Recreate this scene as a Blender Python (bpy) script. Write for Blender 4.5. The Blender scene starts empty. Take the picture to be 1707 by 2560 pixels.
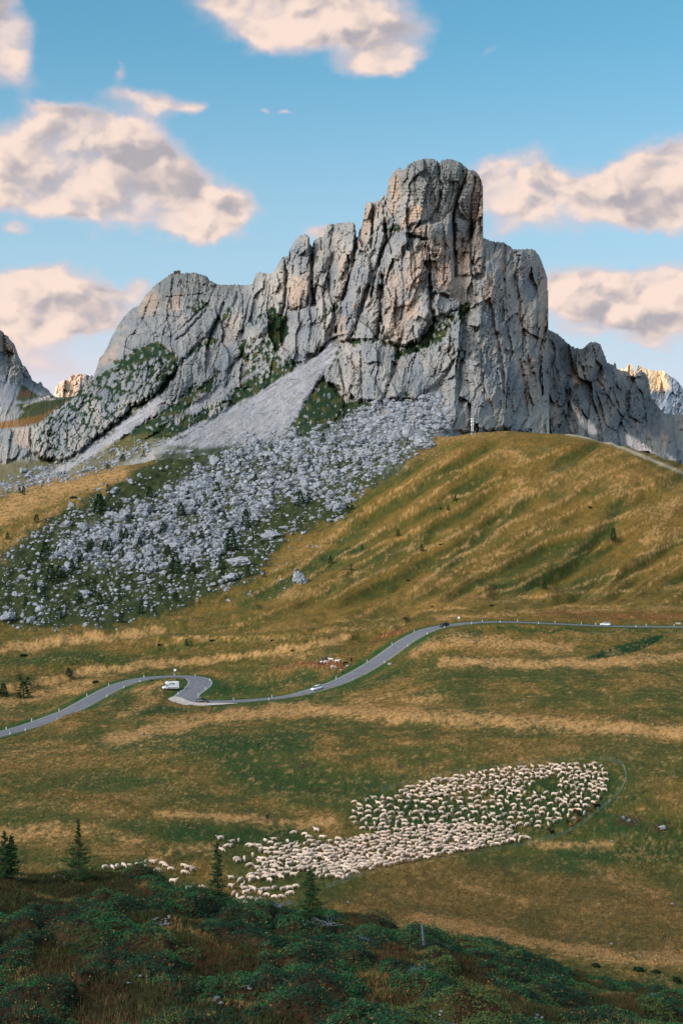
import bpy, bmesh, math, random
import numpy as np
from mathutils import Vector, Matrix

# ------------------------------------------------------------------ camera, sky, sun, exposure
F = 50.0 / 36.0 * 2560.0          # focal length in photograph pixels
CX, CY = 853.5, 1280.0
SC = bpy.context.scene
COL = SC.collection
cam_d = bpy.data.cameras.new("camera")
cam_d.sensor_fit = 'VERTICAL'
cam_d.sensor_height = 36.0
cam_d.lens = 50.0
cam_d.clip_start = 0.5
cam_d.clip_end = 60000.0
cam = bpy.data.objects.new("camera", cam_d)
cam.rotation_euler = (math.radians(90), 0, 0)
COL.objects.link(cam)
SC.camera = cam

SUN_EL, SUN_AZ = math.radians(33), math.radians(-128)   # azimuth from +Y (view direction) towards +X
sun_d = bpy.data.lights.new("sun", 'SUN')
sun_d.energy = 2.9
sun_d.angle = math.radians(22)
sun_d.color = (1.0, 0.92, 0.85)
sun = bpy.data.objects.new("sun", sun_d)
to_sun = Vector((math.sin(SUN_AZ) * math.cos(SUN_EL), math.cos(SUN_AZ) * math.cos(SUN_EL), math.sin(SUN_EL)))
sun.rotation_euler = to_sun.to_track_quat('Z', 'Y').to_euler()
COL.objects.link(sun)
SC.view_settings.view_transform = 'Standard'
SC.view_settings.look = 'None'
SC.view_settings.gamma = 1.0
SC.view_settings.exposure = 0.0
SC.cycles.max_bounces = 5
SC.cycles.diffuse_bounces = 2
SC.cycles.transparent_max_bounces = 8


class N:
    """small helper to write node trees"""
    def __init__(self, tree):
        self.t = tree
        self.t.nodes.clear()

    def node(self, kind, **kw):
        n = self.t.nodes.new(kind)
        for k, v in kw.items():
            setattr(n, k, v)
        return n

    def put(self, sock, v):
        if hasattr(v, 'is_output') or isinstance(v, bpy.types.NodeSocket):
            self.t.links.new(v, sock)
        elif v is not None:
            if isinstance(v, (tuple, list)) and len(v) == 3 and sock.type == 'RGBA':
                v = (*v, 1.0)
            sock.default_value = v

    def m(self, op, a, b=None, c=None, clamp=False):
        n = self.node('ShaderNodeMath', operation=op, use_clamp=clamp)
        self.put(n.inputs[0], a)
        if b is not None: self.put(n.inputs[1], b)
        if c is not None: self.put(n.inputs[2], c)
        return n.outputs[0]

    def v(self, op, a, b=None, scale=None):
        n = self.node('ShaderNodeVectorMath', operation=op)
        self.put(n.inputs[0], a)
        if b is not None: self.put(n.inputs[1], b)
        if scale is not None: self.put(n.inputs['Scale'], scale)
        return n.outputs['Value'] if op in ('LENGTH', 'DOT_PRODUCT', 'DISTANCE') else n.outputs[0]

    def xyz(self, x, y, z):
        n = self.node('ShaderNodeCombineXYZ')
        for s, q in zip(n.inputs, (x, y, z)): self.put(s, q)
        return n.outputs[0]

    def sep(self, a):
        n = self.node('ShaderNodeSeparateXYZ')
        self.put(n.inputs[0], a)
        return n.outputs

    def mix(self, f, a, b, blend='MIX'):
        n = self.node('ShaderNodeMix', data_type='RGBA', blend_type=blend)
        self.put(n.inputs[0], f); self.put(n.inputs[6], a); self.put(n.inputs[7], b)
        return n.outputs[2]

    def step(self, x, a, b, lo=0.0, hi=1.0):
        n = self.node('ShaderNodeMapRange', interpolation_type='SMOOTHSTEP')
        for s, q in zip(n.inputs, (x, a, b, lo, hi)): self.put(s, q)
        return n.outputs[0]

    def lin(self, x, a, b, lo=0.0, hi=1.0):
        n = self.node('ShaderNodeMapRange')
        for s, q in zip(n.inputs, (x, a, b, lo, hi)): self.put(s, q)
        return n.outputs[0]

    def noise(self, vec, scale=1.0, detail=4.0, rough=0.5, dist=0.0, kind='FBM'):
        n = self.node('ShaderNodeTexNoise', noise_dimensions='3D')
        if kind != 'FBM': n.noise_type = kind
        self.put(n.inputs['Vector'], vec); self.put(n.inputs['Scale'], scale)
        self.put(n.inputs['Detail'], detail); self.put(n.inputs['Roughness'], rough)
        self.put(n.inputs['Distortion'], dist)
        return n.outputs[0]


# ---- world: Nishita sky with clouds laid out by direction (azimuth, elevation)
world = bpy.data.worlds.new("World")
SC.world = world
world.use_nodes = True
W = N(world.node_tree)
tc = W.node('ShaderNodeTexCoord').outputs['Generated']
d_ = W.v('NORMALIZE', tc)
dx, dy, dz = W.sep(d_)
az = W.m('ARCTAN2', dx, dy)
el = W.m('ARCSINE', dz)
sky = W.node('ShaderNodeTexSky', sky_type='NISHITA')
sky.sun_disc = False
sky.sun_elevation = SUN_EL
sky.sun_rotation = SUN_AZ
sky.altitude = 2200
sky.air_density = 1.0
sky.dust_density = 0.6
sky.ozone_density = 1.6


def A(px): return math.atan((px - CX) / F)
def E(py): return math.atan((CY - py) / F)


# (x, y, radius x, radius y, tilt, weight) of each cloud lump, as directions written in photograph pixels
LUMPS = [
    (690, 0, 200, 80, 0, 1.15), (840, 50, 170, 72, -8, 1.0), (1000, 90, 90, 55, 0, .72), (940, 155, 95, 34, -8, .78), (560, 5, 90, 50, 0, .7), (1010, 160, 60, 24, -10, .55), (650, 110, 60, 34, 10, .6),
    (-5, 80, 62, 110, 0, .82), (25, 200, 46, 46, 0, .78), (-30, 10, 70, 70, 0, .6), (84, 282, 24, 14, 0, .55), (60, 120, 30, 30, 0, .4),
    (70, 420, 150, 80, 0, 1.05), (200, 400, 150, 82, 8, 1.05), (340, 390, 120, 66, 12, .95), (60, 510, 170, 60, 0, .95), (400, 460, 130, 70, 14, 1.0), (130, 320, 70, 40, 0, .75), (300, 330, 90, 34, 0, .55),
    (500, 500, 120, 58, 10, .9), (540, 570, 66, 44, 0, .9), (300, 540, 180, 48, 4, .9), (620, 520, 50, 30, 0, .5), (430, 585, 60, 20, 0, .45),
    (320, 245, 72, 34, -4, .95), (420, 262, 62, 34, -10, .9), (490, 268, 36, 22, -16, .8), (315, 192, 20, 16, 0, .66),
    (40, 598, 36, 15, 0, .62), (661, 297, 14, 11, 0, .72), (717, 300, 26, 11, 0, .72), (1230, 145, 24, 12, 0, .5),
    (40, 745, 120, 52, 0, 1.05), (170, 740, 110, 48, 5, 1.0), (290, 745, 76, 34, -10, .85), (130, 815, 150, 34, -5, .95), (-20, 810, 120, 60, 0, .7), (230, 790, 90, 34, 0, .7), (110, 925, 140, 46, 0, .42), (60, 880, 110, 50, 0, .4), (360, 730, 40, 24, 0, .5),
    (785, 580, 44, 28, 0, .85), (850, 572, 40, 26, 0, .8), (800, 600, 70, 22, 0, .6),
    (1300, 455, 128, 64, -5, 1.1), (1225, 430, 70, 56, 0, .9), (1310, 540, 110, 46, 0, 1.0), (1400, 450, 64, 44, 0, .9), (1270, 590, 40, 20, 0, .45),
    (1600, 475, 112, 56, -14, 1.1), (1690, 410, 84, 56, -10, 1.1), (1520, 510, 80, 34, -8, .85), (1640, 550, 104, 38, 0, .95), (1760, 500, 110, 80, 0, 1.0), (1500, 450, 46, 26, 0, .5),
    (1450, 735, 96, 58, 0, 1.05), (1570, 720, 90, 52, 0, 1.0), (1530, 800, 150, 48, 0, 1.0), (1690, 720, 70, 52, 0, .95), (1400, 720, 50, 44, 0, .7), (1660, 820, 110, 44, 0, .9), (1740, 780, 80, 70, 0, .9), (1460, 855, 80, 22, 0, .5),
    (1650, 905, 50, 8, 0, .4), (1560, 900, 50, 9, 0, .4), (1600, 870, 70, 14, 0, .4),
    (2300, 300, 330, 120, 0, 1.0), (2400, 650, 300, 110, 0, 1.0), (-800, 300, 300, 120, 0, 1.0), (-800, 750, 330, 90, 0, .9),
]
GREYS = [
    (370, 390, 130, 58, 14, .9), (470, 460, 100, 40, 22, .95), (240, 430, 140, 40, 5, .6), (110, 460, 130, 32, 0, .4), (560, 525, 60, 26, 10, .7),
    (170, 770, 140, 22, 0, .75), (120, 800, 110, 18, 0, .4), (290, 770, 60, 20, 0, .4),
    (900, 0, 110, 50, 0, .55), (1000, 60, 70, 46, 0, .8), (780, -60, 200, 40, 0, .4),
    (1320, 425, 96, 18, 0, .6), (1580, 480, 120, 26, -14, .75), (1680, 520, 120, 36, 0, .6), (1400, 500, 50, 34, 0, .4),
    (1450, 800, 110, 30, 0, .6), (1600, 850, 170, 28, 0, 1.0), (1500, 780, 50, 40, 0, .4), (1660, 800, 60, 30, 0, .45), (0, 50, 70, 60, 0, .6), (20, 150, 40, 40, 0, .3),
]


def lumps(W, az, el, items):
    out = None
    for (x, y, rx, ry, tilt, w) in items:
        a = W.m('SUBTRACT', az, A(x)); b = W.m('SUBTRACT', el, E(y))
        t = math.radians(tilt); c, s = math.cos(t), math.sin(t)
        rx, ry = rx / F, ry / F
        u = W.m('ADD', W.m('MULTIPLY', a, c / rx), W.m('MULTIPLY', b, -s / rx))
        v = W.m('ADD', W.m('MULTIPLY', a, s / ry), W.m('MULTIPLY', b, c / ry))
        r2 = W.m('ADD', W.m('MULTIPLY', u, u), W.m('MULTIPLY', v, v))
        g = W.m('MULTIPLY', W.m('EXPONENT', W.m('MULTIPLY', r2, -0.9)), w)
        out = g if out is None else W.m('ADD', out, g)
    return out


# warp directions a little so outlines billow
wv = W.v('MULTIPLY', d_, (1, 1, 1.35))
def chan(off, sc, det, amp):
    return W.m('MULTIPLY', W.m('SUBTRACT', W.noise(W.v('ADD', wv, off), sc, det, .55), .5), amp)
wa = W.m('ADD', chan((3, 1, 7), 14, 5, .045), chan((9, 4, 2), 45, 4, .014))
we = W.m('ADD', chan((8, 5, 2), 14, 5, .04), chan((1, 9, 6), 45, 4, .014))
azw, elw = W.m('ADD', az, wa), W.m('ADD', el, we)
base = lumps(W, azw, elw, LUMPS)
n1 = W.noise(W.v('ADD', wv, (2.3, .4, 5.1)), 16, 9, .54)
n2 = W.noise(W.v('ADD', W.v('ADD', wv, (2.3, .4, 5.1)), (-0.012, 0, 0.014)), 16, 9, .54)
vo = W.node('ShaderNodeTexVoronoi', feature='SMOOTH_F1'); W.put(vo.inputs['Vector'], W.v('ADD', wv, W.xyz(wa, 0.0, we))); W.put(vo.inputs['Scale'], 34.0); W.put(vo.inputs['Detail'], 2.0); W.put(vo.inputs['Smoothness'], .6)
vo2 = W.node('ShaderNodeTexVoronoi', feature='SMOOTH_F1'); W.put(vo2.inputs['Vector'], W.v('ADD', W.v('ADD', wv, W.xyz(wa, 0.0, we)), (-0.006, 0, .009))); W.put(vo2.inputs['Scale'], 34.0); W.put(vo2.inputs['Detail'], 2.0); W.put(vo2.inputs['Smoothness'], .6)
n3 = W.noise(W.v('ADD', wv, (7.3, 1.4, 5.1)), 9, 5, .5)
dens = W.m('ADD', W.m('MINIMUM', base, 1.15), W.m('ADD', W.m('MULTIPLY', W.m('SUBTRACT', n1, .5), .95), W.m('MULTIPLY', W.m('SUBTRACT', .42, vo.outputs[0]), .34)))
cover = W.step(dens, .14, 1.02)
grey = lumps(W, azw, elw, GREYS)
relief = W.m('ADD', W.m('MULTIPLY', W.m('SUBTRACT', n2, n1), 2.8), W.m('MULTIPLY', W.m('SUBTRACT', vo.outputs[0], vo2.outputs[0]), 2.2))
shade = W.m('ADD', W.m('ADD', W.m('MULTIPLY', grey, .66), W.m('MULTIPLY', W.m('SUBTRACT', n3, .5), .9)), relief)
shade = W.step(W.m('ADD', W.m('ADD', shade, .12), W.m('MULTIPLY', W.m('SUBTRACT', dens, .9), .25)), -.35, 1.5)
CLOUD_K = 1.0
lit = (.98 * CLOUD_K, .77 * CLOUD_K, .66 * CLOUD_K)
cloudc = W.mix(shade, lit, (.46 * CLOUD_K, .42 * CLOUD_K, .45 * CLOUD_K))
edge = W.step(dens, .5, 1.0)
cloudc = W.mix(edge, (.74 * CLOUD_K, .60 * CLOUD_K, .62 * CLOUD_K), cloudc)
# sky colour: Nishita graded to the photograph's teal, paler and pinker towards the horizon on the left
s_col = W.v('MULTIPLY', sky.outputs[0], (.112, .112, .112))
g_el = W.step(el, 0.02, 0.36)
mul = W.mix(g_el, (1.30, 1.12, 1.0), (1.0, 1.72, 1.50))
s_col = W.v('MULTIPLY', s_col, mul)
s_col = W.mix(W.m('MULTIPLY', W.step(el, .34, .08), .8), s_col, (.48, .70, .84))
hz = W.m('MULTIPLY', W.step(el, .17, .05), W.step(az, .26, -.20, .55, 1.0))
s_col = W.mix(hz, s_col, (.82, .74, .80))
# glow added to the unseen sky round the sun, behind the camera, brightening the scene
gl = W.v('DOT_PRODUCT', d_, tuple(Vector((math.sin(SUN_AZ), math.cos(SUN_AZ), .35)).normalized()))
gl = W.m('MULTIPLY', W.step(gl, .1, 1.0), 1.2)
s_col = W.v('ADD', s_col, W.v('MULTIPLY', W.xyz(gl, gl, gl), (1.12, 1.0, .90)))
final = W.mix(W.m('MULTIPLY', cover, .97), s_col, cloudc)
bg = W.node('ShaderNodeBackground')
W.put(bg.inputs[0], final)
bg.inputs[1].default_value = 1.0
wo = W.node('ShaderNodeOutputWorld')
W.t.links.new(bg.outputs[0], wo.inputs[0])
world.cycles.sampling_method = 'MANUAL'
world.cycles.sample_map_resolution = 1024


# ------------------------------------------------------------------ numpy noise and shape tools
def _hash(ix, iy, seed):
    h = (ix.astype(np.int64) * 374761393 + iy.astype(np.int64) * 668265263 + seed * 974634777) & 0xffffffff
    h = ((h ^ (h >> 13)) * 1274126177) & 0xffffffff
    h = ((h ^ (h >> 16)) * 2246822519) & 0xffffffff
    return ((h ^ (h >> 15)) & 0xffffff) / float(0xffffff)


def gnoise(x, y, seed=0):
    ix, iy = np.floor(x), np.floor(y)
    fx, fy = x - ix, y - iy
    u = fx * fx * fx * (fx * (fx * 6 - 15) + 10)
    v = fy * fy * fy * (fy * (fy * 6 - 15) + 10)
    def g(a, b):
        t = _hash(ix + a, iy + b, seed) * 2 * math.pi
        return np.cos(t) * (fx - a) + np.sin(t) * (fy - b)
    return 1.5 * ((g(0, 0) * (1 - u) + g(1, 0) * u) * (1 - v) + (g(0, 1) * (1 - u) + g(1, 1) * u) * v)


def fbm(x, y, octv=5, seed=0, gain=.5, lac=2.03):
    s, a = 0, 1
    for i in range(octv):
        s = s + a * gnoise(x, y, seed + i * 17)
        x, y, a = x * lac + 3.1, y * lac + 1.7, a * gain
    return s


def ridged(x, y, octv=5, seed=0, gain=.5, lac=2.1):
    s, a, w = 0, 1, 1
    for i in range(octv):
        n = 1 - np.abs(gnoise(x, y, seed + i * 13)) * 1.6
        n = np.clip(n, 0, 1) ** 2
        s = s + a * n * w
        w = np.clip(n * 1.6, 0, 1)
        x, y, a = x * lac + 5.3, y * lac + 2.9, a * gain
    return s


def worley(x, y, seed=0, tilt=1.0):
    """blocky facets: returns (cell random, tilted facet height, distance to the cell border)"""
    ix, iy = np.floor(x), np.floor(y)
    f1 = np.full(x.shape, 9.0); f2 = np.full(x.shape, 9.0)
    val = np.zeros(x.shape); fac = np.zeros(x.shape)
    for a in (-1, 0, 1):
        for b in (-1, 0, 1):
            jx, jy = ix + a, iy + b
            px = jx + .1 + .8 * _hash(jx, jy, seed); py = jy + .1 + .8 * _hash(jx, jy, seed + 5)
            ddx, ddy = x - px, y - py
            d = ddx * ddx + ddy * ddy
            r = _hash(jx, jy, seed + 9)
            gx = _hash(jx, jy, seed + 11) - .5; gy = _hash(jx, jy, seed + 12) - .5
            h = r + tilt * (gx * ddx + gy * ddy)
            near = d < f1
            f2 = np.where(near, f1, np.minimum(f2, d))
            val = np.where(near, r, val); fac = np.where(near, h, fac)
            f1 = np.where(near, d, f1)
    return val, fac, np.sqrt(f2) - np.sqrt(f1)


def sstep(x, a, b):
    t = np.clip((x - a) / (b - a), 0, 1)
    return t * t * (3 - 2 * t)


def seg_dist(x, y, pts, closed=False, yscale=1.0):
    """distance to a polyline, and the parameter (0..1) along it"""
    best = np.full(x.shape, 1e9); par = np.zeros(x.shape)
    n = len(pts)
    L = n if closed else n - 1
    for i in range(L):
        ax, ay = pts[i]; bx, by = pts[(i + 1) % n]
        ex, ey = bx - ax, (by - ay) * yscale
        wx, wy = x - ax, (y - ay) * yscale
        t = np.clip((wx * ex + wy * ey) / (ex * ex + ey * ey + 1e-9), 0, 1)
        d = np.hypot(wx - t * ex, wy - t * ey)
        m = d < best
        best = np.where(m, d, best); par = np.where(m, (i + t) / L, par)
    return best, par


def inside(x, y, pts):
    r = np.zeros(x.shape, bool)
    n = len(pts)
    for i in range(n):
        ax, ay = pts[i]; bx, by = pts[(i + 1) % n]
        if ay == by: continue
        c = ((ay > y) != (by > y)) & (x < (bx - ax) * (y - ay) / (by - ay) + ax)
        r ^= c
    return r


def local(x, y, pts, pad, fn):
    """evaluate fn only near the polyline's bounding box, 0 elsewhere"""
    p = np.array(pts)
    m = (x > p[:, 0].min() - pad) & (x < p[:, 0].max() + pad) & (y > p[:, 1].min() - pad) & (y < p[:, 1].max() + pad)
    out = np.zeros(x.shape)
    if m.any():
        out[m] = fn(x[m], y[m])
    return out


def poly_sd(x, y, pts, pad=60):
    """signed distance, positive inside (clamped at -pad outside)"""
    def fn(a, b):
        d, _ = seg_dist(a, b, pts, True)
        return np.where(inside(a, b, pts), d, -d) + pad
    return local(x, y, pts, pad, fn) - pad


def region(x, y, pts, soft=10, nx=0):
    return sstep(poly_sd(x, y, pts, soft + abs(np.max(nx)) + 30) + nx, -soft, soft)


def line_k(x, y, pts, w, ys=1.0):
    return local(x, y, pts, w * 3.2, lambda a, b: np.exp(-(seg_dist(a, b, pts, False, ys)[0] / w) ** 2))


class TPS:
    def __init__(self, P, V, reg=1e-3):
        P = np.array(P, float); V = np.array(V, float)
        self.P = P
        n = len(P)
        K = self.k(P, P) + reg * np.eye(n)
        Q = np.hstack([np.ones((n, 1)), P])
        M = np.block([[K, Q], [Q.T, np.zeros((3, 3))]])
        s = np.linalg.solve(M, np.concatenate([V, np.zeros(3)]))
        self.w, self.a = s[:n], s[n:]

    @staticmethod
    def k(A_, B_):
        r2 = ((A_[:, None, :] - B_[None, :, :]) ** 2).sum(-1)
        return .5 * r2 * np.log(r2 + 1e-12)

    def __call__(self, x, y):
        sh = np.shape(x)
        X = np.stack([np.ravel(x), np.ravel(y)], 1)
        out = np.empty(len(X))
        for i in range(0, len(X), 40000):
            c = X[i:i + 40000]
            out[i:i + 40000] = self.k(c, self.P) @ self.w + self.a[0] + c @ self.a[1:]
        return out.reshape(sh)


def to_world(px, py, d):
    return (px - CX) / F * d, d, -(py - CY) / F * d


# ------------------------------------------------------------------ mesh and object tools
def new_mesh(name, verts, faces, mat=None, col=None, smooth=False, uvs=None):
    """verts (n,3) array, faces: (m,3|4) int array or list of arrays of several sizes"""
    me = bpy.data.meshes.new(name)
    verts = np.asarray(verts, np.float32)
    groups = [np.asarray(f, np.int32) for f in (faces if isinstance(faces, list) else [faces]) if len(f)]
    me.vertices.add(len(verts))
    me.vertices.foreach_set('co', verts.ravel())
    tot = np.concatenate([np.full(len(g), g.shape[1], np.int32) for g in groups])
    idx = np.concatenate([g.ravel() for g in groups])
    me.loops.add(len(idx)); me.loops.foreach_set('vertex_index', idx)
    me.polygons.add(len(tot))
    me.polygons.foreach_set('loop_start', np.concatenate([[0], np.cumsum(tot)[:-1]]).astype(np.int32))
    me.update(calc_edges=True)
    me.polygons.foreach_set('use_smooth', np.full(len(tot), smooth))
    if col is not None:
        col = np.asarray(col, np.float32)
        if col.shape[1] == 3: col = np.hstack([col, np.ones((len(col), 1), np.float32)])
        at = me.color_attributes.new('Col', 'FLOAT_COLOR', 'POINT')
        at.data.foreach_set('color', col.ravel())
    if mat is not None: me.materials.append(mat)
    me.validate()
    return me


def link(name, me, parent=None, loc=None, label=None, cat=None, group=None, kind=None):
    o = bpy.data.objects.new(name, me)
    COL.objects.link(o)
    if parent is not None: o.parent = parent
    if loc is not None: o.location = loc
    if label: o['label'] = label
    if cat: o['category'] = cat
    if group: o['group'] = group
    if kind: o['kind'] = kind
    return o


def grid_faces(nr, nc):
    i = np.arange(nr - 1)[:, None] * nc + np.arange(nc - 1)[None, :]
    i = i.ravel()
    return np.stack([i, i + 1, i + nc + 1, i + nc], 1)


class MB:
    """collects shapes into one mesh, with a colour per vertex"""
    def __init__(self):
        self.v, self.f, self.c, self.n = [], {3: [], 4: []}, [], 0

    def add(self, v, f, c=(1, 1, 1)):
        v = np.asarray(v, float); f = np.asarray(f)
        self.v.append(v); self.f[f.shape[1]].append(f + self.n); self.n += len(v)
        c = np.asarray(c, float)
        self.c.append(np.tile(c, (len(v), 1)) if c.ndim == 1 else c)
        return self

    def box(self, c, s, rot=0, taper=1.0, col=(1, 1, 1)):
        sx, sy, sz = [q / 2 for q in s]
        v = np.array([[-sx, -sy, -sz], [sx, -sy, -sz], [sx, sy, -sz], [-sx, sy, -sz],
                      [-sx * taper, -sy * taper, sz], [sx * taper, -sy * taper, sz], [sx * taper, sy * taper, sz], [-sx * taper, sy * taper, sz]])
        cr, sr = math.cos(rot), math.sin(rot)
        v = np.stack([v[:, 0] * cr - v[:, 1] * sr, v[:, 0] * sr + v[:, 1] * cr, v[:, 2]], 1) + np.array(c)
        return self.add(v, [[0, 3, 2, 1], [4, 5, 6, 7], [0, 1, 5, 4], [1, 2, 6, 5], [2, 3, 7, 6], [3, 0, 4, 7]], col)

    def tube(self, pts, rad, k=6, col=(1, 1, 1), cap=True):
        pts = np.array(pts, float); n = len(pts)
        rad = np.full(n, rad, float) if np.isscalar(rad) else np.array(rad, float)
        t = np.gradient(pts, axis=0); t /= np.linalg.norm(t, axis=1)[:, None] + 1e-9
        ref = np.array([0, 0, 1.0]) if abs(t[:, 2]).mean() < .8 else np.array([1.0, 0, 0])
        u = np.cross(t, ref); u /= np.linalg.norm(u, axis=1)[:, None] + 1e-9
        w = np.cross(t, u)
        a = np.arange(k) / k * 2 * math.pi
        v = pts[:, None, :] + rad[:, None, None] * (np.cos(a)[None, :, None] * u[:, None, :] + np.sin(a)[None, :, None] * w[:, None, :])
        v = v.reshape(-1, 3)
        f = []
        for i in range(n - 1):
            for j in range(k):
                j2 = (j + 1) % k
                f.append([i * k + j, i * k + j2, (i + 1) * k + j2, (i + 1) * k + j])
        b = self.n
        self.add(v, f, col)
        if cap:
            for s in (0, n - 1):
                self.add(pts[s][None, :], np.zeros((0, 3), int), col)
                c = self.n - 1 - b
                tri = [[s * k + j, s * k + (j + 1) % k, c] for j in range(k)]
                self.f[3].append(np.array(tri) + b)
        return self

    def build(self, name, mat, parent=None, smooth=False, **kw):
        me = self.mesh(name, mat, smooth)
        return link(name, me, parent, **kw)

    def mesh(self, name, mat, smooth=False):
        fs = [np.concatenate(self.f[k]) for k in (3, 4) if self.f[k] and sum(map(len, self.f[k]))]
        return new_mesh(name, np.concatenate(self.v), fs, mat, np.concatenate(self.c), smooth)


def simple_mat(name, col, rough=.8, metal=0.0, var=0.0, scale=3.0, spec=.3, coat=0.0):
    m = bpy.data.materials.new(name); m.use_nodes = True
    n = N(m.node_tree)
    b = n.node('ShaderNodeBsdfPrincipled')
    o = n.node('ShaderNodeOutputMaterial')
    c = (*col, 1.0)
    if var:
        co = n.node('ShaderNodeTexCoord').outputs['Object']
        q = n.noise(co, scale, 4, .6)
        c = n.mix(n.step(q, .3, .7), tuple(max(0, k * (1 - var)) for k in col), tuple(k * (1 + var) for k in col))
    n.put(b.inputs['Base Color'], c)
    b.inputs['Roughness'].default_value = rough
    b.inputs['Metallic'].default_value = metal
    b.inputs['Specular IOR Level'].default_value = spec
    b.inputs['Coat Weight'].default_value = coat
    n.t.links.new(b.outputs[0], o.inputs[0])
    return m


def attr_mat(name, rough=.9, spec=.15, scale=2.0, lo=.8, hi=1.2, bump=0.0, bscale=2.0, translucent=0.0, gain=1.0):
    """colour from the mesh's own colour attribute, broken up by object-space noise"""
    m = bpy.data.materials.new(name); m.use_nodes = True
    n = N(m.node_tree)
    b = n.node('ShaderNodeBsdfPrincipled'); o = n.node('ShaderNodeOutputMaterial')
    at = n.node('ShaderNodeAttribute', attribute_name='Col').outputs['Color']
    co = n.node('ShaderNodeTexCoord').outputs['Object']
    q = n.lin(n.noise(co, scale, 4, .6), .3, .7, lo * gain, hi * gain)
    c = n.v('MULTIPLY', at, n.xyz(q, q, q))
    n.put(b.inputs['Base Color'], c)
    b.inputs['Roughness'].default_value = rough
    b.inputs['Specular IOR Level'].default_value = spec
    if bump:
        bp = n.node('ShaderNodeBump'); bp.inputs['Strength'].default_value = 1.0
        bp.inputs['Distance'].default_value = bump
        n.put(bp.inputs['Height'], n.noise(co, bscale, 5, .6))
        n.t.links.new(bp.outputs[0], b.inputs['Normal'])
    n.t.links.new(b.outputs[0], o.inputs[0])
    return m


# ------------------------------------------------------------------ the ground: one sheet
ROAD_PX = [(-160, 1872), (-60, 1852), (0, 1834), (57, 1821), (115, 1801), (172, 1778), (207, 1761), (247, 1738), (287, 1718), (327, 1703), (373, 1694.5),
           (425, 1691), (465, 1691), (494, 1697), (501, 1708), (489, 1722), (470, 1737), (467, 1747), (494, 1754), (545, 1755),
           (631, 1751), (718, 1741), (775, 1727), (832, 1711), (880, 1689), (925, 1666), (970, 1634), (1008, 1606),
           (1047, 1583), (1085, 1569), (1137, 1561), (1188, 1556), (1252, 1554), (1342, 1557), (1438, 1562), (1535, 1565.5),
           (1707, 1567.5), (1850, 1568), (2000, 1568)]
G_PY = []   # (px, py, d)
G_Z = []    # (px, z, d)


def row(ds, ys, xs):
    for x, y, d in zip(xs, ys, ds): G_PY.append((x, y, d))


for x in (-900, -200, 400, 853, 1300, 1900, 2600):
    G_Z.append((x, -2.4, 6)); G_Z.append((x, -7.4, 17)); G_Z.append((x, -13.6, 33))
row([47] * 6, [2625] * 6, [-900, -200, 250, 700, 1150, 1600])
row([64] * 5, [2420, 2400, 2410, 2440, 2475], [-200, 100, 450, 800, 1150]); row([60, 56], [2545, 2625], [1450, 1707])
for x, y, d in [(-900, 2185, 88), (-300, 2185, 86), (0, 2188, 85), (130, 2210, 85), (230, 2200, 86), (344, 2190, 88), (413, 2228, 88), (488, 2260, 90), (574, 2283, 92),
                (746, 2308, 95), (900, 2314, 96), (973, 2334, 97), (1147, 2363, 96), (1291, 2404, 92), (1378, 2436, 88),
                (1494, 2482, 82), (1580, 2520, 78), (1640, 2552, 75), (1707, 2582, 71), (2000, 2660, 66), (2600, 2640, 60)]:
    G_PY.append((x, y, d))
for x, z in [(-900, -42), (-200, -43), (250, -43), (600, -43), (853, -43), (1130, -44), (1400, -43.5), (1707, -44), (2600, -46)]:
    G_Z.append((x, z, 130))
XS = [-900, -200, 0, 280, 560, 850, 1130, 1420, 1707, 2000, 2600]
row([190, 190, 190, 190, 190, 190, 185, 180, 165, 165, 165], [2330, 2330, 2330, 2340, 2350, 2365, 2395, 2425, 2520, 2560, 2600], XS)
row([240, 240, 240, 238, 236, 236, 232, 228, 222, 220, 220], [2190, 2190, 2195, 2205, 2262, 2262, 2290, 2290, 2300, 2320, 2340], XS)
row([290, 290, 290, 285, 285, 285, 280, 275, 270, 270, 270], [2060, 2060, 2060, 2062, 2075, 2095, 2120, 2140, 2170, 2180, 2200], XS)
row([330, 330, 330, 330, 330, 325, 320, 315, 310, 310, 310], [1985, 1980, 1975, 1975, 1980, 1985, 1985, 1985, 1985, 2000, 2000], XS)
row([385, 385, 385, 385, 380, 375, 365, 355, 350, 350, 350], [1905, 1900, 1892, 1885, 1870, 1868, 1868, 1868, 1880, 1880, 1880], XS)
row([430, 430, 430, 450, 455, 440, 430, 420, 410, 410, 410], [1860, 1860, 1855, 1815, 1800, 1795, 1790, 1785, 1790, 1790, 1790], XS)
row([480, 480, 480, 485, 0, 485, 480, 480, 480, 480, 480], [1805, 1808, 1808, 1772, 0, 1745, 1715, 1705, 1705, 1705, 1705],
    XS[:4] + [None] + XS[5:]) if False else None
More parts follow.
